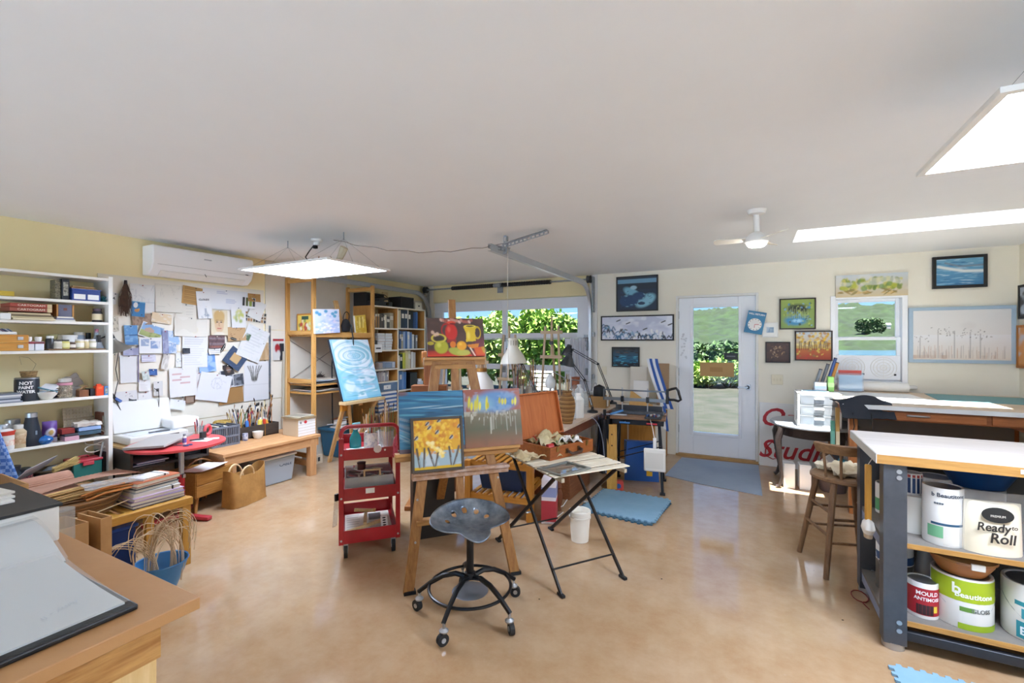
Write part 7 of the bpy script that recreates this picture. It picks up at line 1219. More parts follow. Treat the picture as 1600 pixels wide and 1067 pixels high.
# woven vase, bottles, jars
t = thing('wicker_vase', 'brown woven vase at the edge of the long table', 'vase', (-1.51, 3.95, TZ)); pr = [(.045, 0), (.05, .02), (.068, .1), (.074, .17), (.066, .22), (.042, .26), (.036, .28), (.046, .3)]
for k in range(24):
    z = .3 * (k + .5) / 24; r = np.interp(z, [p[1] for p in pr], [p[0] for p in pr]); G().tube([(r * math.cos(a), r * math.sin(a), z) for a in [i * 2 * math.pi / 18 for i in range(18)]], .0075, 5, True).o('weave', mt(('#8a6438', '#a07a48', '#76532c')[k % 3], .8), t)
G().lathe([(0, .004), (.044, .004), (.044, .012), (0, .012)], 18).o('bottom', mt('#76532c', .8), t)
cup_of(t, 9, .03, .3, .36, .46, ['#c9b48a', '#8a6a40', '#d8c8a4'], 77, .003, BT)
tb = [('clear_bottle', 'tall clear glass bottle behind the woven vase', 893, 655, .045, .30, CLR, None, .35), ('white_jug', 'white plastic jug beside the woven vase', 903, 652, .06, .24, mt('#e4e2dc', .4), WHITE, .5), ('clear_jar', 'wide clear jar of water on the long table', 912, 645, .055, .2, CLR, None, .85), ('glass_carafe', 'clear glass carafe at the window side of the long table', 898, 640, .05, .28, CLR, None, .4), ('milk_bottle', 'frosted white bottle behind the jug', 905, 636, .05, .26, mt('#d8dadb', .4), mt('#cfd0d0', .4), .45)]
for nm, lb, px, py, r, h, m, ld_, nk in tb: p = ot(px, py); jar(nm, lb, 'bottle', p, None, r, h, m, ld_, None, neck=nk, lidh=.12 if ld_ else .02)
jar('terracotta_pot', 'small terracotta pot on a stand by the window', 'pot', V((-2.02, 5.6, TZ)), None, .05, .36, mt('#9a5a3c', .6), None, neck=1.1)
# demijohn and brush jars
t = thing('demijohn', 'large white demijohn with a wooden stopper behind the paintings', 'demijohn', (-2.66, 4.32, TZ)); G().lathe([(0, 0), (.12, 0), (.14, .03), (.145, .2), (.12, .32), (.06, .40), (.05, .42), (0, .42)], 28).o('body', mt('#e0dcd6', .45), t); G().cyl((0, 0, .42), (0, 0, .46), .06, n=20).o('collar', wood('#a8762f', '#8a5c20', 2), t); G().cyl((0, 0, .46), (0, 0, .54), .026, .024, 14).o('stopper', wood('#a08060', '#846548', 2), t)
jars = [(762, 620, .05, .2, CLR, 12), (778, 622, .05, .18, OFFW, 14), (792, 624, .05, .2, CLR, 14), (808, 628, .045, .17, mt('#b8c4cc', .4), 12), (772, 612, .05, .2, CLR, 12), (790, 612, .05, .2, mt('#c9c0b0', .5), 12), (812, 616, .05, .2, CLB, 12), (826, 622, .045, .16, OFFW, 10), (838, 628, .04, .15, CLR, 9), (858, 632, .045, .16, mt('#9fb4c4', .4), 9)]
nm = ['behind the flower painting at the far left', 'white, second among the jars behind the flower painting', 'clear, third among the jars behind the flower painting', 'grey, fourth among the jars behind the flower painting', 'clear, at the back left by the window', 'stoneware, at the back middle by the window', 'bluish, at the back right by the window', 'small white, under the white lamp', 'small clear, right of the white lamp arm', 'blue grey, in front of the tall beech easel']
for k, (px, py, r, h, m, n_) in enumerate(jars):
    p = ot(px, py); p.x = max(-2.68, min(-1.5, p.x)); p.y = min(5.7, p.y); pot('brush jar, ' + nm[k], p, r, h, m, n_, 90 + k)
for k, (px, py, w_, d, h, cc, lb) in enumerate(((860, 640, .2, .26, .1, '#a9c4dc', 'pale blue box on the long table in front of the window'), (845, 645, .12, .12, .09, '#d8cdb4', 'cream tub-shaped box on the long table'), (872, 636, .2, .14, .06, '#5a4a44', 'low dark box beside the pale blue one'), (915, 632, .16, .2, .14, '#c9c9c4', 'pale grey box near the black lamps'))): p = ot(px, py); t = thing('small_box', lb, 'box', p, .2 * k); rbox(d, w_, h).o('body', mt(cc, .5), t, bev=.003); G().box(-d / 2 - .003, d / 2 + .003, -w_ / 2 - .003, w_ / 2 + .003, h, h + .01).o('lid', mt(cc, .45), t)
# lamps on the table
def arm_lamp(name, label, base, joint1, joint2, head, hr, m, hm, aim=(0, 0, -1), prof=None, double=True):
    t = thing(name, label, 'desk lamp', base); B0 = V(base); j1, j2, hd = V(joint1) - B0, V(joint2) - B0, V(head) - B0
    G().lathe([(0, 0), (.06, 0), (.055, .02), (.015, .03), (.012, .06), (0, .06)], 18).o('base', m, t)
    for a, b in ((V((0, 0, .05)), j1), (j1, j2)):
        n_ = (b - a).normalized(); s_ = n_.cross(V((.5, 1, 0))).normalized() * .012
        for e in ((-1, 1) if double else (0,)): G().tube([a + s_ * e, b + s_ * e], .0045, 6).o('arm_rod', m, t)
        G().tube([a + (b - a) * .1, a + (b - a) * .35], .007, 6).o('spring', STEEL, t)
    for p in (j1, j2): G().cyl(p - V((.0, .012, 0)), p + V((0, .012, 0)), .014, n=10).o('joint', m, t)
    G().tube([j2, (j2 + hd) / 2, hd], .007, 6).o('neck', m, t); q_ = V(aim).to_track_quat('-Z', 'Y').to_matrix().to_4x4(); q_.translation = hd
    G().lathe(prof or [(.018, .055), (.03, .05), (.034, .02), (.05, -.005), (hr, -.08), (hr, -.085), (hr - .004, -.08), (.046, -.006), (.02, .03)], 26, mx=q_).o('shade', hm, t); G().lathe([(0, -.06), (.02, -.05), (.024, -.03), (.012, 0), (0, .0)], 12, mx=q_).o('bulb', mt('#e8e4d8', .3), t); return t
CRM = mt('#cfcabc', .4)
t = arm_lamp('desk_lamp', 'cream desk lamp with a bell shade in front of the garage window', (-1.75, 4.12, TZ), (-1.95, 4.18, 1.02), (-2.10, 4.2, 1.27), (-2.20, 4.2, 1.37), .14, mt('#3a3836', .5), CRM, (.05, 0, -1), [(.0, .17), (.03, .168), (.05, .16), (.055, .08), (.07, .04), (.11, -.02), (.138, -.09), (.14, -.1), (.134, -.09), (.1, -.02), (.05, .06)])
for k in range(12): a = k * math.pi / 6; G().bx((-2.20 + 1.75 + .0535 * math.cos(a), .08 + .0535 * math.sin(a), 1.37 - TZ + .115), (.003, .008, .05), (0, 0, a)).o('vent_slot', mt('#8f8a7c', .6), t)
arm_lamp('black_arm_lamp', 'black jointed lamp clamped on the near edge of the long table', (-1.50, 4.68, TZ), (-1.61, 4.75, 1.08), (-1.78, 4.75, 1.29), (-1.79, 4.74, 1.32), .085, BLACK, mt('#222428', .4), (-.25, 0, -1)); arm_lamp('black_spring_lamp', 'second black jointed lamp reaching over from the back of the table', (-1.50, 5.45, TZ), (-1.63, 5.3, 1.23), (-1.95, 5.3, 1.40), (-2.0, 5.29, 1.41), .07, BLACK, mt('#1c1c20', .4), (-.3, 0, -1))
t = thing('globe_lamp', 'small white globe lamp on a bent silver arm', 'lamp', (-2.1, 4.95, TZ)); G().lathe([(0, 0), (.06, 0), (.055, .015), (.012, .02), (.01, .22), (0, .22)], 18).o('stand', STEEL, t); G().lathe([(0, .2), (.05, .21), (.062, .25), (.058, .3), (.035, .34), (.02, .37), (0, .37)], 20).o('shade', mt('#dcdcd8', .35), t); G().tube([(0, 0, .36), (.04, 0, .4), (.2, 0, .32), (.5, 0, .3)], .006, 6).o('arm', STEEL, t)
# beech easels standing by the garage door
def beech(label, c, rz, h, cb=.62, w_=.34, lean=.12):
    t = thing('beech_easel', label, 'easel', c, rz, 'beech easels by the garage door'); m = wood('#cdb292', '#b89a76', 2); mx = wood('#cdb292', '#b89a76', 0)
    for s_ in (-1, 1): G().bar((s_ * w_ / 2, 0, .002), (s_ * w_ * .28, lean * h, h), .03, .018, (0, 1, 0)).o('leg', m, t)
    G().bar((0, lean * h * .95, h * .95), (0, .45, .002), .03, .018, (0, 1, 0)).o('rear_leg', m, t)
    for z in (cb, cb + .35): G().bar((-w_ * .48, lean * z - .015, z), (w_ * .48, lean * z - .015, z), .02, .045, (0, 0, 1)).o('cross_bar', mx, t)
    G().bar((0, lean * cb, cb), (0, lean * h, h * 1.08), .026, .016, (0, 1, 0)).o('mast', m, t); G().bx((0, lean * h * .86 - .02, h * .86), (.05, .03, .05)).o('clamp', BLACK, t); return t
beech('tall beech easel standing right of the cream lamp', (-2.52, 5.93, .001), .1, 1.72, 1.28, .34, .05); beech('beech easel behind the cream lamp', (-3.15, 5.78, .001), -.1, 1.6, .95, .36, .06); beech('short beech easel left of the cream lamp', (-3.5, 5.55, .001), .2, 1.4, .85, .34, .06); beech('beech easel nearest the bookcase', (-4.0, 5.6, .001), .1, 1.45, .8, .4, .06)
# curtains of clear film at the garage door's right side
tag(G().grid(lambda u, v: (-2.36 + .24 * u, YB - .05 + .018 * math.sin(u * 30), .45 + 1.1 * v), 48, 6, .0).o('sheer_curtain', glass((.92, .93, .95), .05, .3, '#e8e8ec', .45)), 'sheer white curtain at the right side of the garage window', 'curtain')
# basket box with gloves
t = thing('open_box', 'small open carton with a black bag and white cloth on the table end', 'carton', (-1.56, 5.12, TZ)); 
for a in ((-.1, .1, -.09, -.084), (-.1, .1, .084, .09), (-.1, -.094, -.084, .084), (.094, .1, -.084, .084)): G().box(*a, 0, .13).o('wall', mt('#a8804e', .7), t)
G().box(-.094, .094, -.084, .084, 0, .005).o('bottom', CARD, t); G().lathe([(0, .0), (.07, .01), (.085, .08), (.07, .14), (0, .17)], 14, (0, .0, .09), sx=.9).o('black_bag', mt('#17171a', .7, bump=.4, bs=20.), t); G().grid(lambda u, v: (.105 + .01 * math.sin(u * 5), -.06 + .1 * u * (1 - .5 * v), .02 + .14 * (1 - v)), 8, 8, .004).o('white_cloth', mt('#e8e0d4', .8), t); G().tube(bez((-.05, -.08, .14), (-.05, -.1, .32), (-.05, .1, .32), (-.05, .08, .14)), .004, 6).o('wire_handle', STEEL, t)
# hanging cables at the table's edge
for k in range(6): tag(G().tube(bez((-1.415 + .004 * k, 4.5 + .04 * k, .74), (-1.39, 4.5 + .05 * k, .6), (-1.40, 4.48 + .06 * k, .5), (-1.41, 4.5 + .05 * k, .28 + .03 * k)), .0035, 5).o('dangling_flex', mt(('#2a3148', '#1c1c20', '#4a5a80')[k % 3], .6), loc=(0, 0, 0)), '%s of the dark cords hanging off the table edge, from the near end' % ORD[k], 'cord', 'dark cords off the table edge')
t = thing('storage_crate', 'wooden crate with a pale blue cloth under the long table', 'crate', (-1.72, 4.35, .001)); rbox(.4, .6, .38).o('body', wood('#8f5a38', '#744428', 1), t, bev=.004); G().grid(lambda u, v: ((u - .5) * .42, (v - .5) * .5, .40 + .06 * abs(MN.noise(V((u * 3, v * 3, 2))))), 16, 16, .004).o('cloth', mt('#8ea6c4', .9), t, sm=80)
# white cable on the floor
tag(G().tube([V(uz(x, y, .005)) for x, y in ((905, 740), (902, 755), (893, 770), (880, 790), (868, 795), (862, 806), (870, 808), (880, 800))], .004, 6).o('floor_cable', WHITE), 'white cable trailing on the floor by the turned table leg', 'cable')
# ------------------------------------------------------------------ folding work stand with the mitre saw
t = thing('work_stand', 'folding work stand with black splayed steel legs', 'work stand', (-1.04, 4.80, 0), math.radians(8)); BK2 = mt('#16161a', .4, .3); WT = wood('#9a7452', '#7a5638', 0)
for y in (-.2, .04): G().box(-.27, .27, y, y + .18, .715, .74).o('top_board', WT, t, bev=.003)
G().box(-.25, .25, -.17, .2, .66, .715).o('vise_body', BK2, t, bev=.004)
for x in (-.2, .2):
    for s_ in (-1, 1): G().bar((x, .0 + s_ * .04, .68), (x * 1.2, s_ * .24 + .02, .004), .035, .025, (1, 0, 0)).o('leg', BK2, t, bev=.003); G().box(x * 1.2 - .025, x * 1.2 + .025, s_ * .24 + .02 - .025, s_ * .24 + .02 + .025, .001, .018).o('foot', RUBBER, t)
for y in (-.13, .17): G().bar((-.22, y, .30), (.22, y, .45), .02, .008).o('cross_brace', BK2, t)
for x in (-.12, .14): G().cyl((x, -.17, .69), (x, -.24, .69), .006, n=8).o('screw', STEEL, t); G().tube([(x - .05, -.24, .69), (x + .05, -.24, .69)], .009, 8).o('crank', mt('#3f78b4', .4) if x < 0 else mt('#b8323a', .4), t)
t = thing('mitre_saw', 'hand mitre saw with a long blade frame and black handle', 'saw', (-1.06, 4.84, .7405), math.radians(4)); G().box(-.26, .26, -.06, .08, 0, .03).o('bed', mt('#55585c', .4, .5), t, bev=.003); G().box(-.24, .24, .05, .07, .03, .08).o('fence', DGREY, t)
for x in (-.16, .1): G().cyl((x, .0, .03), (x, .0, .27), .006, n=8).o('guide_post', STEEL, t); G().bx((x, 0, .15), (.03, .03, .06)).o('guide_block', BLACK, t, bev=.003)
G().box(-.36, .28, -.006, .006, .235, .25).o('back_bar', mt('#6a6f74', .3, .7), t); G().box(-.36, .30, -.0015, .0015, .13, .165).o('blade', mt('#8a8f94', .35, .8), t); G().box(-.365, -.35, -.006, .006, .13, .25).o('end_bar', mt('#6a6f74', .3, .7), t); G().box(.28, .31, -.012, .012, .12, .27).o('handle_mount', BLACK, t, bev=.004)
G().tube([(.30, 0, .26), (.34, 0, .275), (.38, 0, .285), (.40, 0, .26), (.41, 0, .22), (.425, 0, .17), (.40, 0, .155), (.36, 0, .165), (.32, 0, .165), (.30, 0, .17)], .013, 8).o('handle', BLACK, t)
t = thing('tool_tray', 'dark tray of blue and black small tools on the work stand', 'tool tray', (-.86, 4.62, .7405), .1); rbox(.16, .12, .02).o('tray', mt('#2a2a2e', .5), t, bev=.003)
for k in range(6): G().bx((-.05 + .02 * k, R.uniform(-.03, .03), .03), (.012, .08, .018), (0, 0, R.uniform(-.6, .6))).o('tool', mt(('#2f4f80', '#1c1c1e', '#c9c4b8', '#7a3a34', '#3a5a8a', '#8a8d90')[k], .4), t, bev=.002)
t = thing('clamp_grip', 'blue handled bar clamp lying across the work stand', 'clamp', (-1.24, 4.60, .7405), .2); G().box(-.12, .12, -.006, .006, .01, .022).o('bar', STEEL, t); G().bx((-.1, 0, .03), (.03, .03, .06)).o('jaw', BLACK, t, bev=.003); G().bx((.02, -.01, .04), (.14, .02, .02), (0, -.3, .3)).o('grip', mt('#3f7ab4', .4), t, bev=.004)
t = thing('hanging_tray', 'white plastic tray hanging from the work stand leg', 'tray', (-.82, 4.47, .26), math.radians(8)); G().box(-.1, .1, -.012, .012, 0, .22).o('tray', mt('#e9e6de', .4), t, bev=.012); G().tube([(.0, .0, .3), (-.02, .05, .40), (-.05, .16, .47)], .004, 5).o('cord', OFFW, t); G().bx((.0, -.0, .27), (.03, .016, .1)).o('handle', WHITE, t, bev=.004); G().box(-.08, .08, -.0135, -.0115, .03, .18).o('recess', mt('#dcd9d0', .4), t)
t = thing('blue_bag', 'blue and yellow shopping bag under the work stand', 'bag', (-1.06, 5.02, .001), .25); G().grid(lambda u, v: ((u - .5) * .36 * (1 - .15 * v), -.05 + .02 * math.sin(u * 6) * v, v * .42), 14, 10, .09).o('body', mt('#21549c', .5), t, sm=60); G().box(.05, .11, -.055, -.051, .06, .34).o('yellow_stripe', mt('#d8a81e', .5), t)
t = thing('yellow_plank', 'yellow pine board with holes leaning on the work stand', 'board', (-1.24, 4.50, .001), rot=(-.1, 0, .3)); G().box(-.05, .05, -.009, .009, .02, .66).o('board', wood('#d0a04a', '#b98632', 2), t, bev=.002)
for z in (.3, .45, .56): G().cyl((0, -.0095, z), (0, -.011, z), .008, n=10).o('hole', mt('#4a3418', .7), t)
for k, (x, y) in enumerate(((-1.38, 4.60), (-1.33, 4.72), (-1.32, 4.50))):
    t = thing('black_bag', ('first', 'second', 'third')[k] + ' of the black cloth bags hanging beside the long table', 'bag', (x, y, .17), .2 * k, 'black bags beside the table'); G().grid(lambda u, v: ((u - .5) * .1 * (1 - .5 * v) + .006 * math.sin(u * 14), .02 * math.sin(u * 7 + k), v * .54), 16, 10, .02).o('cloth', mt('#17181d', .8), t, sm=70); G().tube([(0, 0, .53), (.0, .0, .585)], .006, 6).o('loop', BLACK, t)
tag(G().tube(bez((-1.43, 4.42, .74), (-1.28, 4.40, .7), (-1.30, 4.40, .35), (-1.27, 4.40, .2)), .004, 5).o('hanging_flex', mt('#8a93a4', .6)), 'grey cord hanging in front of the black bags', 'cord')
t = thing('block_toy', 'red, blue and yellow little wooden block by the mats', 'block', (-1.20, 4.58, .001), .4); rbox(.1, .07, .09).o('body', mt('#c2453a', .5), t, bev=.004); G().cyl((0, -.036, .045), (0, -.039, .045), .025, n=14).o('blue_dot', mt('#2c5a9c', .5), t)
# low cabinet by the entrance door with boards and a striped towel
t = thing('low_cabinet', 'low cream cabinet beside the entrance door', 'cabinet', (-1.34, 5.93, 0)); rbox(.68, .68, .64).o('body', mt('#e4d9c4', .55), t, bev=.003); G().box(-.36, .36, -.36, .35, .64, .66).o('top', mt('#dfd6c6', .5), t, bev=.003); G().box(-.32, -.01, -.352, -.341, .06, .6).o('door', wood('#c08a40', '#a8722e', 2), t, bev=.003); G().box(.01, .32, -.352, -.341, .06, .6).o('door', wood('#c08a40', '#a8722e', 2), t, bev=.003); G().box(.34, .352, .31, .345, .0, .6).o('edge_trim', wood('#b87a38', '#9a6428', 2), t)
for k, (x0, x1, z1, y, cc, lb) in enumerate(((-1.46, -1.24, 1.16, 6.20, '#e6dfd0', 'tall cream canvas leaning on the wall above the cabinet'), (-1.40, -1.20, .98, 6.13, '#efece6', 'white canvas leaning in front of the cream one'), (-1.12, -.965, 1.21, 6.24, '#a98a68', 'plain brown board leaning on the wall beside the door'), (-1.44, -1.14, .86, 6.06, '#c69a5a', 'small tan wooden bracket board on the cabinet'))):
    t = thing('leaning_board', lb, 'board', ((x0 + x1) / 2, y, .6605), rot=(-.06, 0, 0)); w_ = x1 - x0; h = z1 - .66
    if k == 3: G().prism([(-w_ / 2, 0), (w_ / 2, 0), (-w_ / 2 + .02, h)], -.008, .008, MX.Rotation(H90, 4, 'X')).o('board', mt(cc, .6), t)
    else: G().box(-w_ / 2, w_ / 2, -.01, .01, 0, h).o('board', mt(cc, .6, 0, None), t, bev=.002)
    G().box(-w_ / 2, w_ / 2, .01, .02, h - .03 if k != 3 else 0, h - .005 if k != 3 else .02).o('back_strip', PINEX, t)
t = thing('striped_towel', 'blue and white striped towel draped over the boards', 'towel', (-1.10, 6.02, .66)); m1, m2 = mt('#e8e8ea', .9), mt('#3a5fa8', .9)
for k, m in enumerate((m1, m2, m1, m2)): G().grid(lambda u, v: (-.10 + .035 * (k + u) + .20 * (1 - v) ** 1.2, -.1 - .05 * v + .12 * v * v * (v > .0) + .01 * math.sin(v * 9 + k), .62 * v ** .9), 3, 16, .006).o('stripe', m, t, sm=80)
t = thing('towel_end', 'hanging end of a blue and white towel over the cabinet corner', 'towel', (-.965, 5.72, .44)); [G().grid(lambda u, v: (.02 + .03 * (k + u) - .04 * v, .02 * math.sin(v * 4), .30 * v - .02 * k), 3, 8, .006).o('stripe', m, t, sm=80) for k, m in enumerate((m1, m2))]
t = thing('wall_switch', 'cream light switch on the wall left of the low cabinet', 'switch', (-1.86, YB - .008, 1.03)); G().box(-.036, .036, 0, .007, 0, .115).o('plate', mt('#e8dfc4', .4), t, bev=.002); G().box(-.008, .008, -.006, 0, .045, .07).o('toggle', mt('#e8dfc4', .4), t)
# ------------------------------------------------------------------ pictures on the far wall
BF = mt('#1a1816', .45); DB = mt('#33251c', .5)
def hang(label, pa, pb, cv, fr=BF, fw_=.018, name='framed_painting', tilt=0., y=YB - .026, depth=.024):
    a, b = uy(*pa, y), uy(*pb, y); w_, h = b.x - a.x, a.z - b.z; q_ = fw_ if fr else 0
    return canvas_thing(name, label, cv, w_ - 2 * q_, h - 2 * q_, ((a.x + b.x) / 2, y, b.z + q_), (0, tilt, 0), fr, depth=depth, fw_=fw_, edge='#2a2622' if fr else '#ded8c8')
def dab(c, n_, cols, rx, ry, box=(0, 0, 1, 1), k=.8, rot=.6):
    for _ in range(n_): c.ell(R.uniform(box[0], box[2]), R.uniform(box[1], box[3]), R.uniform(.4, 1) * rx, R.uniform(.4, 1) * ry, R.choice(cols), k, .4, R.uniform(-rot, rot))
    return c
c = Cv(84, 64, '#20304a', 61); c.grad('#16263e', '#2a3648').rect(0, .82, 1, .94, '#6f9cb8').rect(0, .62, 1, .82, '#1d2a38'); c.ell(.4, .5, .3, .16, '#7ab4cc', 1, .3, -.5).ell(.72, .28, .3, .2, '#86bcd0', 1, .3, .4).ell(.3, .28, .26, .2, '#1c3a64').ell(.55, .42, .2, .14, '#22406a', 1, .3).ell(.62, .2, .1, .05, '#1a3050').ell(.42, .68, .1, .07, '#a4cad8', 1, .3); dab(c, 30, ['#8fc4d4', '#1d3a60', '#2f5680'], .06, .02, (.1, .1, .9, .6))
hang('black framed painting of a dark blue river with pale shallows', (963, 433), (1028, 485), c)
c = Cv(150, 52, '#d4d8e8', 62); c.noise(7, 3, '#b4b8d0', .5, .6).noise(5, 3, '#eceef6', .5, .7)
for k in range(60): x = R.random() ** 1.5; y = R.uniform(.0, max(.12, .62 - .9 * x)); c.line([(x, y), (x + .02, y + R.uniform(.05, .22)), (x + .05, y + R.uniform(-.1, .1))], .022, R.choice(['#1c2c48', '#3a6a94', '#23242c', '#4f86a8']), .9)
dab(c, 26, ['#e8ecf2', '#f4f4f4', '#8fb0cc'], .035, .12, (0, .03, .9, .4)); [c.line([(x, y), (x + .05, y + .06)], .022, '#22242c') for x, y in ((.22, .8), (.36, .68), (.6, .42), (.85, .72), (.94, .6))]
hang('long black framed painting of icy blue shoreline shapes', (939, 494), (1053, 532), c)
c = Cv(60, 48, '#1c2028', 63); c.grad('#1f6a8c', '#2a2420', .2, 1); dab(c, 60, ['#2f9cc0', '#16303c', '#5fc4dc', '#0e1418', '#1f5a7a'], .16, .03, (0, 0, 1, .6), .9, .1); dab(c, 16, ['#3a2c24', '#5a4434', '#14100e'], .14, .04, (0, .65, 1, 1), .9, .1)
hang('small black framed painting of turquoise rapids', (956, 542), (999, 574), c)
c = Cv(60, 50, '#8fa44a', 64); c.grad('#7f9a50', '#9aae52'); c.ell(.5, .66, .42, .22, '#28301c', 1, .5).ell(.45, .28, .4, .22, '#3a86b4', 1, .4).ell(.5, .26, .2, .08, '#9fd0e8', 1, .5); dab(c, 70, ['#4f8fc4', '#2c3a20', '#7fb4d8', '#5f7a34', '#b4c05a'], .05, .06, (.08, .08, .92, .85)); [c.line([(x, .35), (x, R.uniform(.5, .8))], .01, '#a8b87a') for x in np.linspace(.2, .8, 12)]
hang('dark framed painting of a pond with lily pads', (1218, 467), (1275, 514), c, DB, .014)
c = Cv(20, 20, '#ecebe6', 65); c.rect(.25, .3, .75, .72, '#7f98b0').noise(4, 4, '#c4d0da', .5, .6, .1); c.rect(0, 0, .22, 1, '#ecebe6').rect(.78, 0, 1, 1, '#ecebe6').rect(0, 0, 1, .28, '#ecebe6').rect(0, .74, 1, 1, '#ecebe6')
hang('little white framed blue print by the door frame', (1191, 504), (1216, 527), c, WHITE, .012)
c = Cv(40, 36, '#4a3026', 66); dab(c, 20, ['#5c3c2c', '#3a2620'], .12, .1); dab(c, 26, ['#c49a6a', '#d8b890', '#8a6a48'], .03, .09, (.2, .2, .8, .85), .7, 1.5)
hang('small dark brown framed relief of pale branches', (1196, 534), (1235, 567), c, BF, .012)
c = Cv(60, 50, '#b84a24', 67); c.grad('#a83a1c', '#c06a28', 0, .4).grad('#c9a03c', '#c9d4dc', .4, 1); dab(c, 90, ['#d8a41e', '#e0b83a', '#b87a1c', '#e8d890'], .07, .07, (.02, .5, .98, .95)); [c.line([(x, .35), (x + R.uniform(-.05, .05), .65)], .012, '#5a4a34') for x in np.linspace(.1, .9, 14)]; dab(c, 24, ['#8a7a34', '#c23c1e', '#d8c048'], .07, .05, (0, .05, 1, .42))
hang('dark framed painting of orange trees over red ground', (1242, 517), (1301, 564), c, DB, .014)
c = Cv(110, 34, '#e4e0d0', 68); c.grad('#d8c49a', '#c9d2d8'); dab(c, 120, ['#8a9a3a', '#b4b83c', '#5f7a34', '#cfc86a', '#7a9a5a'], .05, .16, (.06, .35, .92, .78)); dab(c, 22, ['#a8843c', '#d8b878', '#8a7a3c'], .1, .07, (.05, .15, .95, .32)); c.noise(3, 3, '#e9e6dc', .62, .5, .1)
hang('unframed panel of yellow green trees above the window', (1306, 431), (1419, 461), c, None)
c = Cv(84, 54, '#4f8fb8', 69); c.grad('#3f7fae', '#6fa8c4'); dab(c, 70, ['#8fbcd4', '#2f6a9a', '#b4d0dc', '#5a9ac0'], .2, .03, (0, 0, 1, 1), .8, .1); c.line([(.05, .72), (.3, .62), (.6, .52), (1, .5)], .05, '#e0e4e2').line([(.2, .85), (.5, .7), (1, .72)], .03, '#7a8a9a')
hang('black framed painting of a blue river high on the wall', (1457, 402), (1543, 448), c, BF, .03)
c = Cv(150, 84, '#e4e2e0', 70); c.grad('#dfd4c8', '#e8e8ea', 0, .5)
for k in range(80): x = R.uniform(.04, .95); c.line([(x, .04), (x + R.uniform(-.005, .005), R.uniform(.08, .3))], .005, R.choice(['#b8aaa0', '#c4a08c', '#a8a0a0']), .6)
for x, h in ((.27, .6), (.44, .58), (.6, .55), (.7, .52), (.08, .45)): c.line([(x, .04), (x, h)], .007, '#8f8a8a', .8); dab(c, 14, ['#55504e', '#a09894', '#77706c'], .012, .014, (x - .1, h - .12, x + .12, h + .05))
c.noise(8, 2, '#b4886a', .6, .5, .2, .02, .1).ell(.58, .68, .1, .1, '#d8d4d2', .5, .6)
hang('large pale painting of bare winter trees in a light blue frame', (1420, 481), (1588, 569), c, mt('#a9bfd0', .5), .035)
for k, (z0, z1, y0, y1, cc, lb, f) in enumerate(((1.72, 2.05, 5.6, 6.28, '#3a3c40', 'dark framed picture on the right wall beside the corner', BF), (1.24, 1.66, 5.7, 6.31, '#c98a4a', 'orange wooden framed picture on the right wall', wood('#b87838', '#9a5f28', 2)))):
    c = Cv(24, 20, cc, 71 + k); c.noise(4, 4, '#b8c4d4', .5, .8); canvas_thing('side_painting', lb, c, y1 - y0 - .05, z1 - z0 - .05, (XR - .03, (y0 + y1) / 2, z0 + .025), (0, 0, -H90), f, depth=.026, fw_=.025)
# ------------------------------------------------------------------ door signs, switches
t = thing('return_clock', 'tilted blue WILL RETURN clock sign hanging on the door frame', 'sign', (uy(1176, 504, YB - .05).x, YB - .05, 1.60), rot=(0, .2, 0)); G().box(-.10, .10, 0, .004, 0, .27).o('board', mt('#2f7aa4', .4), t, bev=.002); G().lathe([(0, .002), (.075, .002), (.075, 0)], 28, mx=MX.Translation((0, 0, .11)) @ MX.Rotation(H90, 4, 'X')).o('dial', PAPER, t); letters('WILL RETURN', .028, PAPER, t, (0, -.001, .235), bold=.0008)
for k in range(12): a = k * math.pi / 6; G().bx((.064 * math.sin(a), -.003, .11 + .064 * math.cos(a)), (.006, .002, .012), (0, a, 0)).o('hour_mark', DGREY, t)
G().bar((0, -.005, .11), (.045, -.005, .118), .007, .002, (0, 1, 0)).o('hand', mt('#b83a34', .5), t); G().bar((0, -.006, .11), (.004, -.006, .07), .006, .002, (0, 1, 0)).o('hand', mt('#b83a34', .5), t); G().tube([(0, .002, .27), (0, .002, .30)], .002, 5).o('hook', STEEL, t)
t = thing('cardboard_notice', 'tan cardboard notice on the door glass', 'notice', (-.40, YB + .043, 1.05)); G().box(-.2, .2, 0, .005, 0, .18).o('card', mt('#b8935f', .7), t); G().box(-.08, .07, -.001, 0, .06, .12).o('printed_box', mt('#a8824f', .7), t)
t = thing('black_notice', 'small black notice with a faint grey line on the door glass', 'notice', (-.235, YB + .043, 1.27)); G().box(-.08, .08, 0, .004, 0, .085).o('card', mt('#33363c', .6), t); G().box(-.05, .05, -.001, 0, .035, .05).o('print', mt('#6d7078', .6), t)
t = thing('lace_cutout', 'white cut-paper branch stuck on the left stile of the door', 'cut-out', (-.80, YB + .029, 1.27))
for k in range(16): G().bx((R.uniform(-.035, .035), 0, R.uniform(0, .33)), (.02, .002, .026), (0, R.uniform(0, 3), 0)).o('leaf', mt('#d4d6da', .5), t)
t = thing('light_switch', 'cream triple light switch right of the entrance door', 'switch', (.27, YB - .008, .98)); G().box(-.06, .06, 0, .007, 0, .12).o('plate', mt('#e6dcc0', .4), t, bev=.003); [G().box(x - .007, x + .007, -.006, 0, .045, .075).o('toggle', mt('#ded3b4', .4), t) for x in (-.034, 0, .034)]
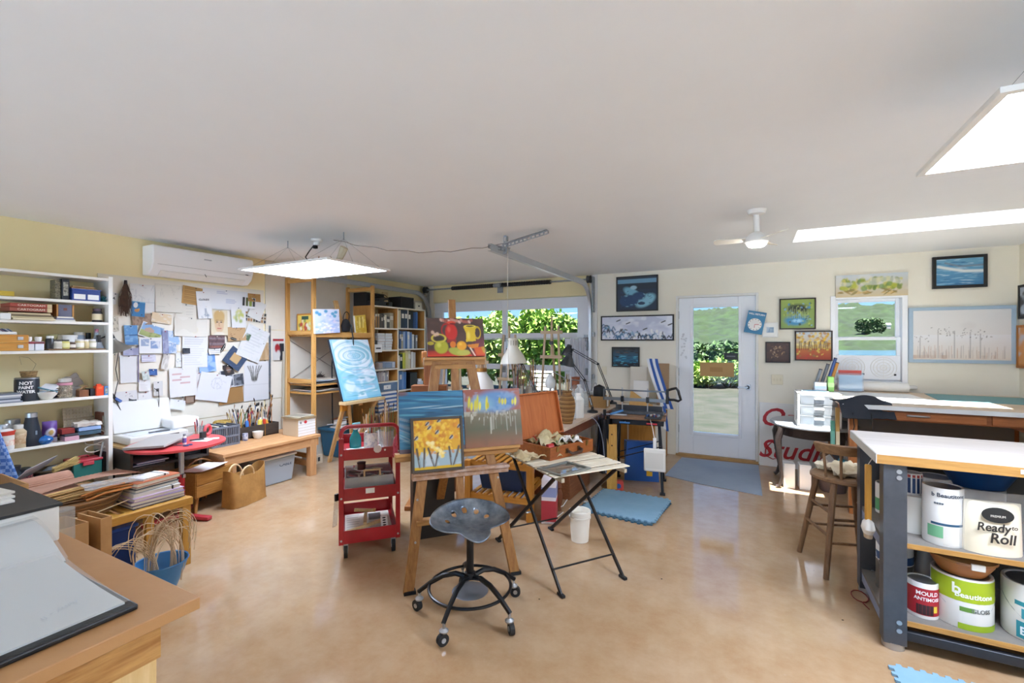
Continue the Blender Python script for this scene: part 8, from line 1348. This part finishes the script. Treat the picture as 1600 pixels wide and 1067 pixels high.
# twin window fan
t = thing('window_fan', 'white twin window fan fitted in the lower sash', 'window fan', (1.145, YB + .012, 1.075)); G().box(-.29, .29, 0, .028, 0, .27).o('housing', mt('#eef0f4', .4), t, bev=.006)
for x in (-.14, .14):
    for r in (.03, .06, .09, .115): G().tube([(x + r * math.cos(a), -.006, .135 + r * math.sin(a)) for a in [i * math.pi / 12 for i in range(24)]], .0025, 4, True).o('grille_ring', WHITE, t)
    [G().bar((x, -.007, .135), (x + .115 * math.cos(a), -.007, .135 + .115 * math.sin(a)), .003, .003).o('grille_spoke', WHITE, t) for a in [i * math.pi / 4 for i in range(8)]]; G().bx((x + .1, -.006, .06), (.02, .006, .02)).o('knob', DGREY, t)
# ------------------------------------------------------------------ Studio sign, side table, drawers
t = thing('studio_sign', 'white board lettered in red script leaning on the wall by the door', 'sign', (.42, YB - .07, .001), rot=(-.06, 0, 0)); G().box(-.34, .36, 0, .012, 0, .76).o('board', mt('#e8e6e2', .45), t, bev=.004); RD_ = mt('#b81f2a', .45)
letters('Studio', .30, RD_, t, (.03, -.001, .2), shear=.35, bold=.004); letters('Open', .30, RD_, t, (-.0, -.001, .58), shear=.35, bold=.004)
G().tube([V((x, -.004, z)) for x, z in ((-.12, .32), (-.2, .30), (-.27, .22), (-.28, .13), (-.2, .09), (-.1, .12))], [.002, .005, .008, .008, .005, .002], 6).o('flourish', RD_, t)
DT = wood('#3a2f2a', '#2a211d', 0, s=4.); t = thing('side_table', 'dark oval side table with cabriole legs by the Studio board', 'table', (.56, 5.66, 0)); G().lathe([(0, .63), (.38, .63), (.39, .64), (.39, .65), (.38, .66), (0, .66)], 40, sy=1.1).o('top', mt('#8f959c', .35, 0, '#a4a8ac', 4.), t); G().lathe([(.30, .53), (.31, .53), (.33, .63), (.3, .63)], 32, sy=1.1).o('apron', DT, t)
for x in (-.29, .26):
    for y in (-.26, .26): s_ = 1 if x > 0 else -1; G().tube([(x, y, .62), (x + .035 * s_, y, .5), (x + .02 * s_, y, .3), (x - .0 * s_, y, .12), (x + .02 * s_, y, .03), (x + .045 * s_, y, .012)], [.028, .034, .024, .015, .016, .022], 8).o('leg', DT, t)
t = thing('drawer_tower', 'clear plastic drawer unit with a white frame on the side table', 'drawers', (.58, 5.52, .6605)); w_, d, h = .36, .4, .33
for x in (-w_ / 2, w_ / 2 - .02):
    for y in (-d / 2, d / 2 - .02): G().box(x, x + .02, y, y + .02, 0, h).o('post', WHITE, t)
for z in (0, h - .015): G().box(-w_ / 2, w_ / 2, -d / 2, d / 2, z, z + .015).o('deck', WHITE, t, bev=.003)
for k in range(3): z = .02 + k * .1; G().box(-w_ / 2 + .022, w_ / 2 - .022, -d / 2 - .004, d / 2 - .02, z, z + .092).o('drawer', glass((.93, .95, .96), .1, .08, '#dfe6ea', .3), t, bev=.004); G().bx((0, -d / 2 - .012, z + .06), (.08, .016, .016)).o('handle', WHITE, t); G().box(-.13, .13, -.15, .12, z + .008, z + .06).o('papers', mt(('#7f8f9c', '#e4e4e2', '#b0b8c4')[k], .6), t)
tz = .992
for nm_, lb, cat, x, y, w_, d, h, cc, c2 in (('roll_tape', 'white tub with coloured print on the clear drawers', 'tub', .62, 5.62, .1, .1, .09, '#e0dcdc', '#b8c4d4'), ('green_carton', 'slim green carton on the clear drawers', 'box', .71, 5.64, .05, .1, .15, '#7fb45a', '#a4cc84')): t = thing(nm_, lb, cat, (x, y, tz)); rbox(w_, d, h).o('body', mt(cc, .5), t, bev=.003); G().box(-w_ / 2 - .001, w_ / 2 + .001, -d / 2 - .001, d / 2 + .001, h * .3, h * .6).o('print', mt(c2, .5), t)
t = thing('blue_plate', 'pale blue flat dish lying on the clear drawers', 'dish', (.56, 5.46, tz)); G().lathe([(0, 0), (.1, 0), (.115, .012), (.11, .012), (.095, .005), (0, .005)], 24).o('dish', mt('#a9cde2', .4), t)
for k, (x, cc, h, lb) in enumerate(((.52, '#8f959e', .40, 'grey cardboard tube leaning behind the drawers'), (.57, '#6a7078', .46, 'dark grey cardboard tube behind the drawers'), (.62, '#3f5a94', .53, 'blue roll leaning on the wall behind the drawers'), (.65, '#c98a3a', .48, 'orange tube behind the drawers'))):
    t = thing('poster_tube', lb, 'tube', (x, 5.98, .6605), rot=(-.1, .28, 0)); G().cyl((0, 0, .0), (0, 0, h + .15), .016, n=12).o('tube', mt(cc, .5), t); G().cyl((0, 0, h + .15), (0, 0, h + .16), .017, n=12).o('cap', DGREY, t)
t = thing('magazine_file', 'clear folder of pale blue magazines behind the drawers', 'magazine file', (.95, 6.0, .9705)); G().box(-.13, .09, -.04, .04, 0, .19).o('file', CLB, t); [G().box(-.12, .08, -.03 + .02 * k, -.015 + .02 * k, .003, .17 + .05 * (k == 2)).o('magazine', mt(('#a9c8dc', '#e4e0dc', '#c24a40')[k], .5), t) for k in range(3)]
for k, x in enumerate((.335, .475)): t = thing('white_carton', ('left', 'right')[k] + ' of two white cartons standing under the side table', 'carton', (x, 5.50 + .02 * k, .001), .05); rbox(.1, .14, .25).o('body', mt('#efece6', .6), t, bev=.002); G().box(-.045, .045, -.0705, -.0695, .02, .23).o('front_panel', mt('#f4f2ee', .6), t)
t = thing('rag_basket', 'clutter of teal and brown bags under the side table', 'bags', (.72, 5.55, .001)); G().lathe([(0, 0), (.11, 0), (.14, .2), (.12, .22), (0, .2)], 16).o('tub', mt('#5a4a48', .6), t); [G().bx((R.uniform(-.07, .07), R.uniform(-.07, .07), .26 + .03 * k), (.1, .06, .14), (R.uniform(-.6, .6), R.uniform(-.5, .5), k)).o('bag', mt(('#3f8fa4', '#d8d4cc', '#7a5a44', '#2c2c30')[k], .6), t, bev=.01) for k in range(4)]
# ------------------------------------------------------------------ drafting table
t = thing('drafting_table', 'large wooden drafting table with drawers under the window', 'drafting table', (1.49, 5.50, 0)); DW2 = wood('#9a5a2c', '#7d431c', 0, s=4.); G().box(-.80, .80, -.70, .70, .935, .962).o('top', mt('#d0b698', .5, 0, '#d9c4aa', 3.), t, bev=.003); G().box(-.80, .80, -.715, -.70, .93, .965).o('front_edge', mt('#d4d4d2', .4), t)
G().box(-.76, .76, -.66, .66, .84, .935).o('carcass', DW2, t, bev=.003)
for x0, x1 in ((-.70, .12), (.15, .74)): dr = G().box(x0, x1, -.672, -.66, .85, .925).o('drawer', wood('#a8642f', '#8a4c20', 0, s=4.), t, bev=.003); G().tube([((x0 + x1) / 2 + .07 * math.cos(a), -.675 - .014 * math.sin(a), .89) for a in [k * math.pi / 8 for k in range(9)]], .008, 6).o('handle', STEEL, dr)
for x in (-.74, .70):
    for y in (-.62, .58): G().box(x, x + .06, y, y + .06, 0, .84).o('leg', wood('#b5733c', '#98592a', 2), t, bev=.003)
G().prism([(.25, .84), (.74, .84), (.74, .70), (.55, .72)], -.6, -.57, MX.Identity(4) @ MX(((1, 0, 0, 0), (0, 0, 1, 0), (0, 1, 0, 0), (0, 0, 0, 1)))).o('bracket', DW2, t); G().box(-.7, .72, .56, .58, .2, .8).o('modesty_panel', mt('#8f8d8a', .6), t)
tag(G().box(-.3, .5, -.35, .3, 0, .003).o('cutting_board', mt('#6a9a9c', .6), loc=(1.84, 5.80, .9625), rz=-.1), 'teal cutting mat at the right end of the drafting table', 'mat'); tag(G().box(-.32, .32, -.45, .45, 0, .002).o('drawing_paper', PAPER, loc=(1.12, 5.5, .9625), rz=.05), 'large white paper sheet lying on the drafting table', 'paper'); t = thing('paper_roll', 'thick white paper roll along the wall on the drafting table', 'paper roll', (1.2, 6.16, .9625)); G().cyl((-.2, 0, .05), (.25, 0, .05), .05, n=20).o('roll', PAPER, t); G().cyl((.25, 0, .05), (.252, 0, .05), .02, n=12).o('core', CARD, t)
t = thing('black_apron', 'black apron draped over the corner of the drafting table', 'apron', (.82, 4.86, .965), .15); G().grid(lambda u, v: (-.16 + .38 * u, -.12 + .34 * v - .03 * math.sin(u * 6), .012 + .06 * math.sin(math.pi * u) * math.sin(math.pi * min(1, v * 1.3)) + .015 * MN.noise(V((u * 5, v * 5, 1))) - .12 * max(0, .28 - v) / .28), 26, 20, .006).o('cloth', mt('#22262e', .85), t, sm=80); [G().tube([(x, -.125, -.06), (x + .01, -.13, -.18 - .05 * k), (x, -.128, -.22 - .05 * k)], .004, 5).o('tie', BLACK, t) for k, x in enumerate((-.09, .04))]
for k, (x, cc, lb) in enumerate(((.735, '#c9a05a', 'pine batten'), (.70, '#5a9a84', 'green scrubbing brush'))): t = thing('hanging_tool', lb + ' hanging at the left end of the drafting table', 'tool', (x - .06, 4.95, .55)); G().box(-.015, .015, -.02, .02, 0, .36 - .12 * k).o('handle', mt(cc, .6), t, bev=.003); G().bx((0, -.022, .08), (.028, .012, .14)).o('bristles', mt(('#d8c8a4', '#78b4a0')[k], .8), t)
# ------------------------------------------------------------------ wooden bar stool with a back
t = thing('wooden_stool', 'worn wooden spindle-back stool beside the steel workbench', 'stool', (.54, 3.70, 0), .3); SWD = wood('#8a6848', '#6d4e34', 2, s=4.); SWX = wood('#8f6d4a', '#735438', 0, s=4.); G().lathe([(0, .585), (.17, .585), (.19, .595), (.19, .61), (.175, .62), (0, .612)], 32).o('seat', SWX, t)
F4 = [(-.11, -.11), (.11, -.11), (.11, .11), (-.11, .11)]
for x, y in F4: G().cyl((x, y, .59), (x * 1.75, y * 1.75, .002), .02, .016, 10).o('leg', SWD, t)
for z, f in ((.22, 1.48), (.36, 1.28)):
    for k in range(4): a, b = F4[k], F4[(k + 1) % 4]; zz_ = z + .04 * (k % 2); G().cyl((a[0] * f, a[1] * f, zz_), (b[0] * f, b[1] * f, zz_), .009, n=8).o('stretcher', SWD, t)
for k in range(5): a = math.radians(-150 + 30 * k); ca, sa = math.cos(a), math.sin(a); G().cyl((.165 * ca, .165 * sa, .61), (.19 * ca, .19 * sa, .80), .0085, n=8).o('spindle', SWD, t)
G().grid(lambda u, v: ((.178 + .02 * v) * math.cos(math.radians(-165 + 150 * u)), (.178 + .02 * v) * math.sin(math.radians(-165 + 150 * u)), .785 + .06 * v), 20, 2, -.02).o('back_rail', SWX, t, sm=60)
cloth('folded cream blanket cushion on the wooden stool', V((.57, 3.74, .612)), .27, .25, .035, mt('#d8ccb4', .9, 0, '#cbbd9f', 8.), 21, .4, 'seat_cushion', base=.03, th=.028)
# ------------------------------------------------------------------ steel workbench with paint cans
t = thing('steel_workbench', 'grey steel workbench with a whitewashed plywood top and shelves', 'workbench', (1.42, 3.135, 0)); ST = mt('#55585e', .4, .4, '#484b50', 6.); PE = wood('#b98a48', '#a5763a', 0); X0, X1, Y0, Y1 = -.88, .88, -.335, .335
G().box(X0, X1, Y0, Y1, .905, .948).o('top_core', PE, t); G().box(X0, X1, Y0, Y1, .948, .952).o('top_skin', mt('#b9afa6', .45, 0, '#c6bdb4', 3., .5, .05, 30., (1, 8, 1)), t); G().box(X0 - .003, X0, Y0, Y1, .905, .95).o('painted_edge', mt('#c9c8c0', .6), t); G().box(X0 + .5, X0 + .55, Y0 - .002, Y0, .92, .94).o('paint_smear', mt('#c9c4bc', .6), t)
for x in (X0 + .03, X1 - .12):
    for y in (Y0 + .02, Y1 - .10):
        G().box(x, x + .09, y, y + .006, .03, .905).box(x, x + .006, y + .006, y + .08, .03, .905).o('post', ST, t); G().cyl((x + .045, y + .04, .001), (x + .045, y + .04, .032), .045, n=18).o('foot', STEEL, t)
        for z in (.10, .14, .84, .87): G().cyl((x + .06, y - .004, z), (x + .06, y, z), .011, n=12).o('bolt', STEEL, t)
for z in (.50, .125): G().box(X0 + .04, X1 - .04, Y0 + .045, Y1 - .03, z, z + .022).o('shelf_board', mt('#6f6a64', .7, 0, '#7d766e', 8.), t); G().box(X0 + .12, X1 - .12, Y0 + .035, Y0 + .045, z, z + .022).o('shelf_edge', PE, t); [G().box(x, x + .012, Y0 + .06, Y1 - .06, z - .05, z).o('side_rail', mt('#8f9cba', .4, .3), t) for x in (X0 + .04, X1 - .06)]
for y in (Y0 + .03, Y1 - .05): G().box(X0 + .12, X1 - .12, y, y + .03, .055, .10).o('lower_rail', mt('#3a3b3f', .35, .5), t, bev=.004)
G().box(X0 + .1, X1 - .1, Y1 - .04, Y1 - .034, .15, .88).o('back_sheet', mt('#4a4a48', .7), t)
S1, S2 = .5226, .1476
def can(label, c, r, h, bands, lid=STEEL, handle=True, texts=(), rz=.0, name='paint_can', body=None):
    """tin with printed bands: (z0, z1, colour, a0, a1) in fractions and angles about the side that faces the room"""
    t = thing(name, label, 'paint can', c, rz); G().lathe([(0, 0), (r * .98, 0), (r, .006), (r, h - .008), (r * .985, h), (r * .9, h), (r * .88, h - .008), (0, h - .008)], 32).o('tin', body or mt('#e6e4de', .4), t); G().lathe([(r * .86, h - .008), (r * .86, h - .003), (0, h - .003)], 28).o('lid', lid, t)
    for z0, z1, cc, a0, a1 in bands: n_ = 14; G().grid(lambda u, v: ((r + .0008) * math.sin(a0 + (a1 - a0) * u), -(r + .0008) * math.cos(a0 + (a1 - a0) * u), h * (z0 + (z1 - z0) * v)), n_, 1).o('print_band', mt(cc, .5), t)
    for s_, sz, z, cc, a in texts: o_ = letters(s_, sz, mt(cc, .5), t, (0, 0, 0), (H90, 0, a), bend=r, bold=sz * .02); o_.location = V((math.sin(a) * (r + .0015), -math.cos(a) * (r + .0015), h * z))
    if handle: G().tube([(r * math.cos(a), r * math.sin(a) * .35 - r * .62 * abs(math.sin(a)), h * .72 - h * .42 * abs(math.sin(a))) for a in [math.pi + k * math.pi / 12 for k in range(13)]], .0022, 5).o('bail_handle', STEEL, t)
    return t
PI2 = math.pi
can('tall white paint can with green and navy print on the upper workbench shelf', (.825, 2.95, S1), .076, .275, ((.36, .40, '#24506a', -.8, .9), (.14, .34, '#6fae84', -1., -.2), (.03, .34, '#cfcbc2', -.2, .9)), texts=(('b Beautitone', .026, .88, '#3a4450', 0.1), ('****', .022, .72, '#55616c', -.4)), rz=-.05, handle=False)
t = thing('flour_bag', 'cream paper bag lettered Ready to Roll in a clear sleeve', 'bag', (.985, 2.91, S1), .12); t.scale = (.92, .92, 1.); BGP = mt('#e4d8bc', .6)
def bgf(s_): return lambda u, v: ((u - .5) * .235 * (1 - .06 * v), s_ * (.055 * math.sin(math.pi * u) ** .6 * (1 - v ** 3 * .85) + .003), v * .235)
G().grid(bgf(-1), 14, 10, 0).o('front', BGP, t, sm=80); G().grid(bgf(1), 14, 10, 0).o('back', BGP, t, sm=80); G().grid(lambda u, v: ((u - .5) * .262, -.012 + .024 * v * 0 + .004 * math.sin(u * 9), .0 + .28 * v), 10, 8, 0).o('clear_sleeve', glass((.96, .97, .98), .12, .1, '#e8eaec', .12), t)
G().prism([(.062 * math.cos(a), .034 * math.sin(a)) for a in [k * PI2 / 12 for k in range(24)]], 0, .001, MX.Translation((0, -.049, .185)) @ MX.Rotation(1.42, 4, 'X')).o('black_badge', BLACK, t); [letters(s_, sz, mt('#2a241e', .6), t, (x, -.066 + .01 * (z > .12), z), (1.5, 0, 0), bold=sz * .02, shear=.15) for s_, sz, x, z in (('Ready', .052, -.02, .128), ('to', .026, .06, .135), ('Roll', .062, .01, .082))]; letters('PREMIUM', .014, mt('#d8d0c0', .6), t, (0, -.0525, .18), (1.42, 0, 0))
can('red and white paint can at the right of the upper workbench shelf', (1.215, 2.93, S1), .095, .25, ((.1, .8, '#c25a64', -1.6, 1.6), (.3, .6, '#e0d4d0', -.2, .6)), handle=True)
t = thing('white_pail', 'small white plastic pail with a rim on the upper workbench shelf', 'pail', (.735, 3.06, S1)); G().lathe([(0, 0), (.062, 0), (.072, .15), (.076, .15), (.076, .19), (.07, .19), (0, .186)], 26).o('pail', mt('#e6e2d8', .45), t); G().cyl((.03, -.069, .165), (.03, -.078, .165), .006, n=8).o('lug', WHITE, t)
can('small navy and red paint tin stacked on the white pail', (.735, 3.07, S1 + .1875), .045, .11, ((.1, .8, '#24406e', -3.1, 3.1), (.82, .95, '#a83a34', -3.1, 3.1)), name='small_tin', handle=False)
can('grey paint can with a navy label on the lower left of the workbench', (.69, 3.18, S2), .08, .26, ((.62, .78, '#2c4a74', -1.6, 1.6), (.0, .6, '#55524e', -1.6, 1.6))); can('white paint can with a green print at the left of the upper workbench shelf', (.69, 3.30, S1), .06, .17, ((.1, .5, '#5fa06a', -1.6, 1.0),), handle=False); can('dark green tin at the far left of the upper workbench shelf', (.81, 3.37, S1), .05, .13, ((.2, .8, '#3f6a5a', -3.1, 3.1),), handle=False)
can('red mould treatment can on the lower workbench shelf', (.75, 2.96, S2), .062, .17, ((.1, .86, '#a8202a', -1.6, 1.6), (.12, .4, '#33181a', -.6, .5), (.2, .38, '#e0c23a', .5, .8)), handle=False, texts=(('MOULD', .026, .72, '#efe8e4', .1), ('ANTIMOISI', .022, .56, '#efe8e4', .1)))
can('large green and white gloss paint can on the lower workbench shelf', (.905, 2.99, S2), .112, .235, ((.55, .97, '#a4b81e', -1.6, 1.6), (.0, .12, '#8fa81e', -.4, 1.3), (.36, .45, '#5f8a34', -.35, .1)), texts=(('b', .07, .78, '#eef0e0', -.45), ('Beautitone', .034, .68, '#f0f2e4', .15), ('GLOSS', .026, .4, '#6a6f6a', .35)))
t = thing('lidded_bowl', 'amber plastic bowl with a clear lid on the gloss paint can', 'bowl', (.905, 2.99, S2 + .2355)); G().lathe([(0, 0), (.085, 0), (.115, .05), (.12, .075), (.112, .07), (.08, .008), (0, .008)], 30).o('bowl', mt('#a86a34', .35), t); G().lathe([(.0, .092), (.1, .09), (.126, .08), (.128, .07), (.122, .07)], 30).o('lid', glass((.9, .78, .62), .1, .1, '#c9905a', .55), t); G().bx((.02, -.126, .07), (.05, .012, .03)).o('clip', OFFW, t, bev=.003)
can('white paint can with a teal figure at the right of the lower shelf', (1.165, 2.98, S2), .12, .25, ((.04, .34, '#2a8a98', -.95, .9), (.62, .7, '#2a8a98', -1.0, .9), (.4, .58, '#3f9aa8', -.8, -.55)), texts=(('E', .05, .17, '#e8eef0', -.75),)); t = thing('blue_basin_tub', 'dark blue plastic basin resting on the cans of the upper shelf', 'basin', (1.02, 3.16, S1)); G().lathe([(0, .24), (.10, .24), (.14, .31), (.15, .33), (.135, .33), (.095, .25), (0, .25)], 28, sy=.75).o('basin', mt('#17406e', .35), t); G().lathe([(0, 0), (.1, 0), (.1, .238), (0, .238)], 24, sy=.8).o('support_can', mt('#8d8f92', .4), t)
can('grey lidded can behind the tall white paint can', (.86, 3.20, S1), .08, .26, (), lid=mt('#8f98a8', .4)); t = thing('white_sack', 'crumpled clear sack behind the gloss can on the lower shelf', 'sack', (.82, 3.18, S2)); G().grid(lambda u, v: (.06 * math.cos(u * 6.28) * (1 - .6 * v), .06 * math.sin(u * 6.28) * (1 - .6 * v), .3 * v + .01 * MN.noise(V((u * 5, v * 5, 0)))), 20, 10).o('film', glass((.93, .94, .95), .12, .1, '#dcdcdc', .4), t); G().cyl((0, 0, 0), (0, 0, .12), .05, n=14).o('contents', mt('#b8aa98', .8), t)
t = thing('hand_brush', 'yellow handled brush with a pale head hanging on the workbench side', 'brush', (.535, 2.96, .50)); G().box(-.014, .014, -.012, .012, .07, .36).o('handle', wood('#d09a3c', '#b8802c', 2), t, bev=.006); G().lathe([(0, 0), (.035, .004), (.05, .03), (.04, .06), (.012, .08), (0, .08)], 18, sx=.6).o('head', mt('#d8d2c8', .7), t); G().lathe([(0, -.02), (.03, -.018), (.034, .004)], 16, sx=.6).o('bristles', mt('#b09a80', .8), t); G().tube([(0, 0, .36), (.02, 0, .40), (.01, .01, .405)], .002, 5).o('string', OFFW, t)
t = thing('wire_hanger', 'red coated wire loop on the floor by the workbench foot', 'wire', (.56, 3.32, .004)); G().tube([(.04 * math.cos(a), .07 * math.sin(a), 0) for a in [k * PI2 / 6 for k in range(12)]], .003, 5, True).o('loop', mt('#8a2a24', .5), t); G().tube([(0, -.07, 0), (.02, -.14, 0)], .003, 5).o('tail', mt('#8a2a24', .5), t)

# ------------------------------------------------------------------ small pieces belong to the part they sit on
SUB = {'hub': ('wheel',), 'axle_cap': ('wheel',), 'bulb': ('shade',), 'vent_slot': ('shade',), 'bristles': ('stick', 'handle'), 'cap': ('tube', 'body'), 'lettering': ('body', 'board', 'card', 'tin', 'front', 'sheet', 'right_page'), 'label_band': ('body',), 'lid_panel': ('lid',), 'toggle': ('plate',),
       'bolt': ('post', 'leg', 'upright'), 'foot_cap': ('leg',), 'rubber_foot': ('leg',), 'print_band': ('tin',), 'spine_label': ('cover',), 'pushpin': ('sheet',), 'edge_strip': ('shelf', 'upright'), 'peg_hole': ('post',), 'clasp': ('body',), 'hour_mark': ('dial',), 'hand': ('dial',), 'clip': ('lid',),
       'knot': ('rail',), 'latch': ('body', 'wall'), 'handle_bracket': ('wall',), 'clamp_knob': ('top_clamp', 'inner_column'), 'front_grille': ('body',), 'yellow_stripe': ('body',), 'print': ('body', 'sheet'), 'paper_label': ('body',), 'end_panel': ('body',), 'hole': ('board',), 'grille_ring': ('housing',), 'grille_spoke': ('housing',), 'paint_blot': ('top_tray',), 'seam': ('body', 'housing'), 'rim': ('body',)}
base = lambda o_: o_.name.split('.')[0]
mid_ = lambda o_: o_.matrix_basis @ (sum((V(c_) for c_ in o_.bound_box), V()) / 8)
for th_ in [o_ for o_ in C.objects if o_.parent is None and len(o_.children) > 1]:
    ch_ = list(th_.children)
    for o_ in ch_:
        want = SUB.get(base(o_))
        if not want or o_.type != 'MESH' or o_.children: continue
        cand = [q for q in ch_ if q is not o_ and base(q) in want and q.parent is th_]
        if cand:
            m_ = mid_(o_); q = min(cand, key=lambda q: (mid_(q) - m_).length); mb = q.matrix_basis.inverted() @ o_.matrix_basis; o_.parent = q; o_.matrix_basis = mb
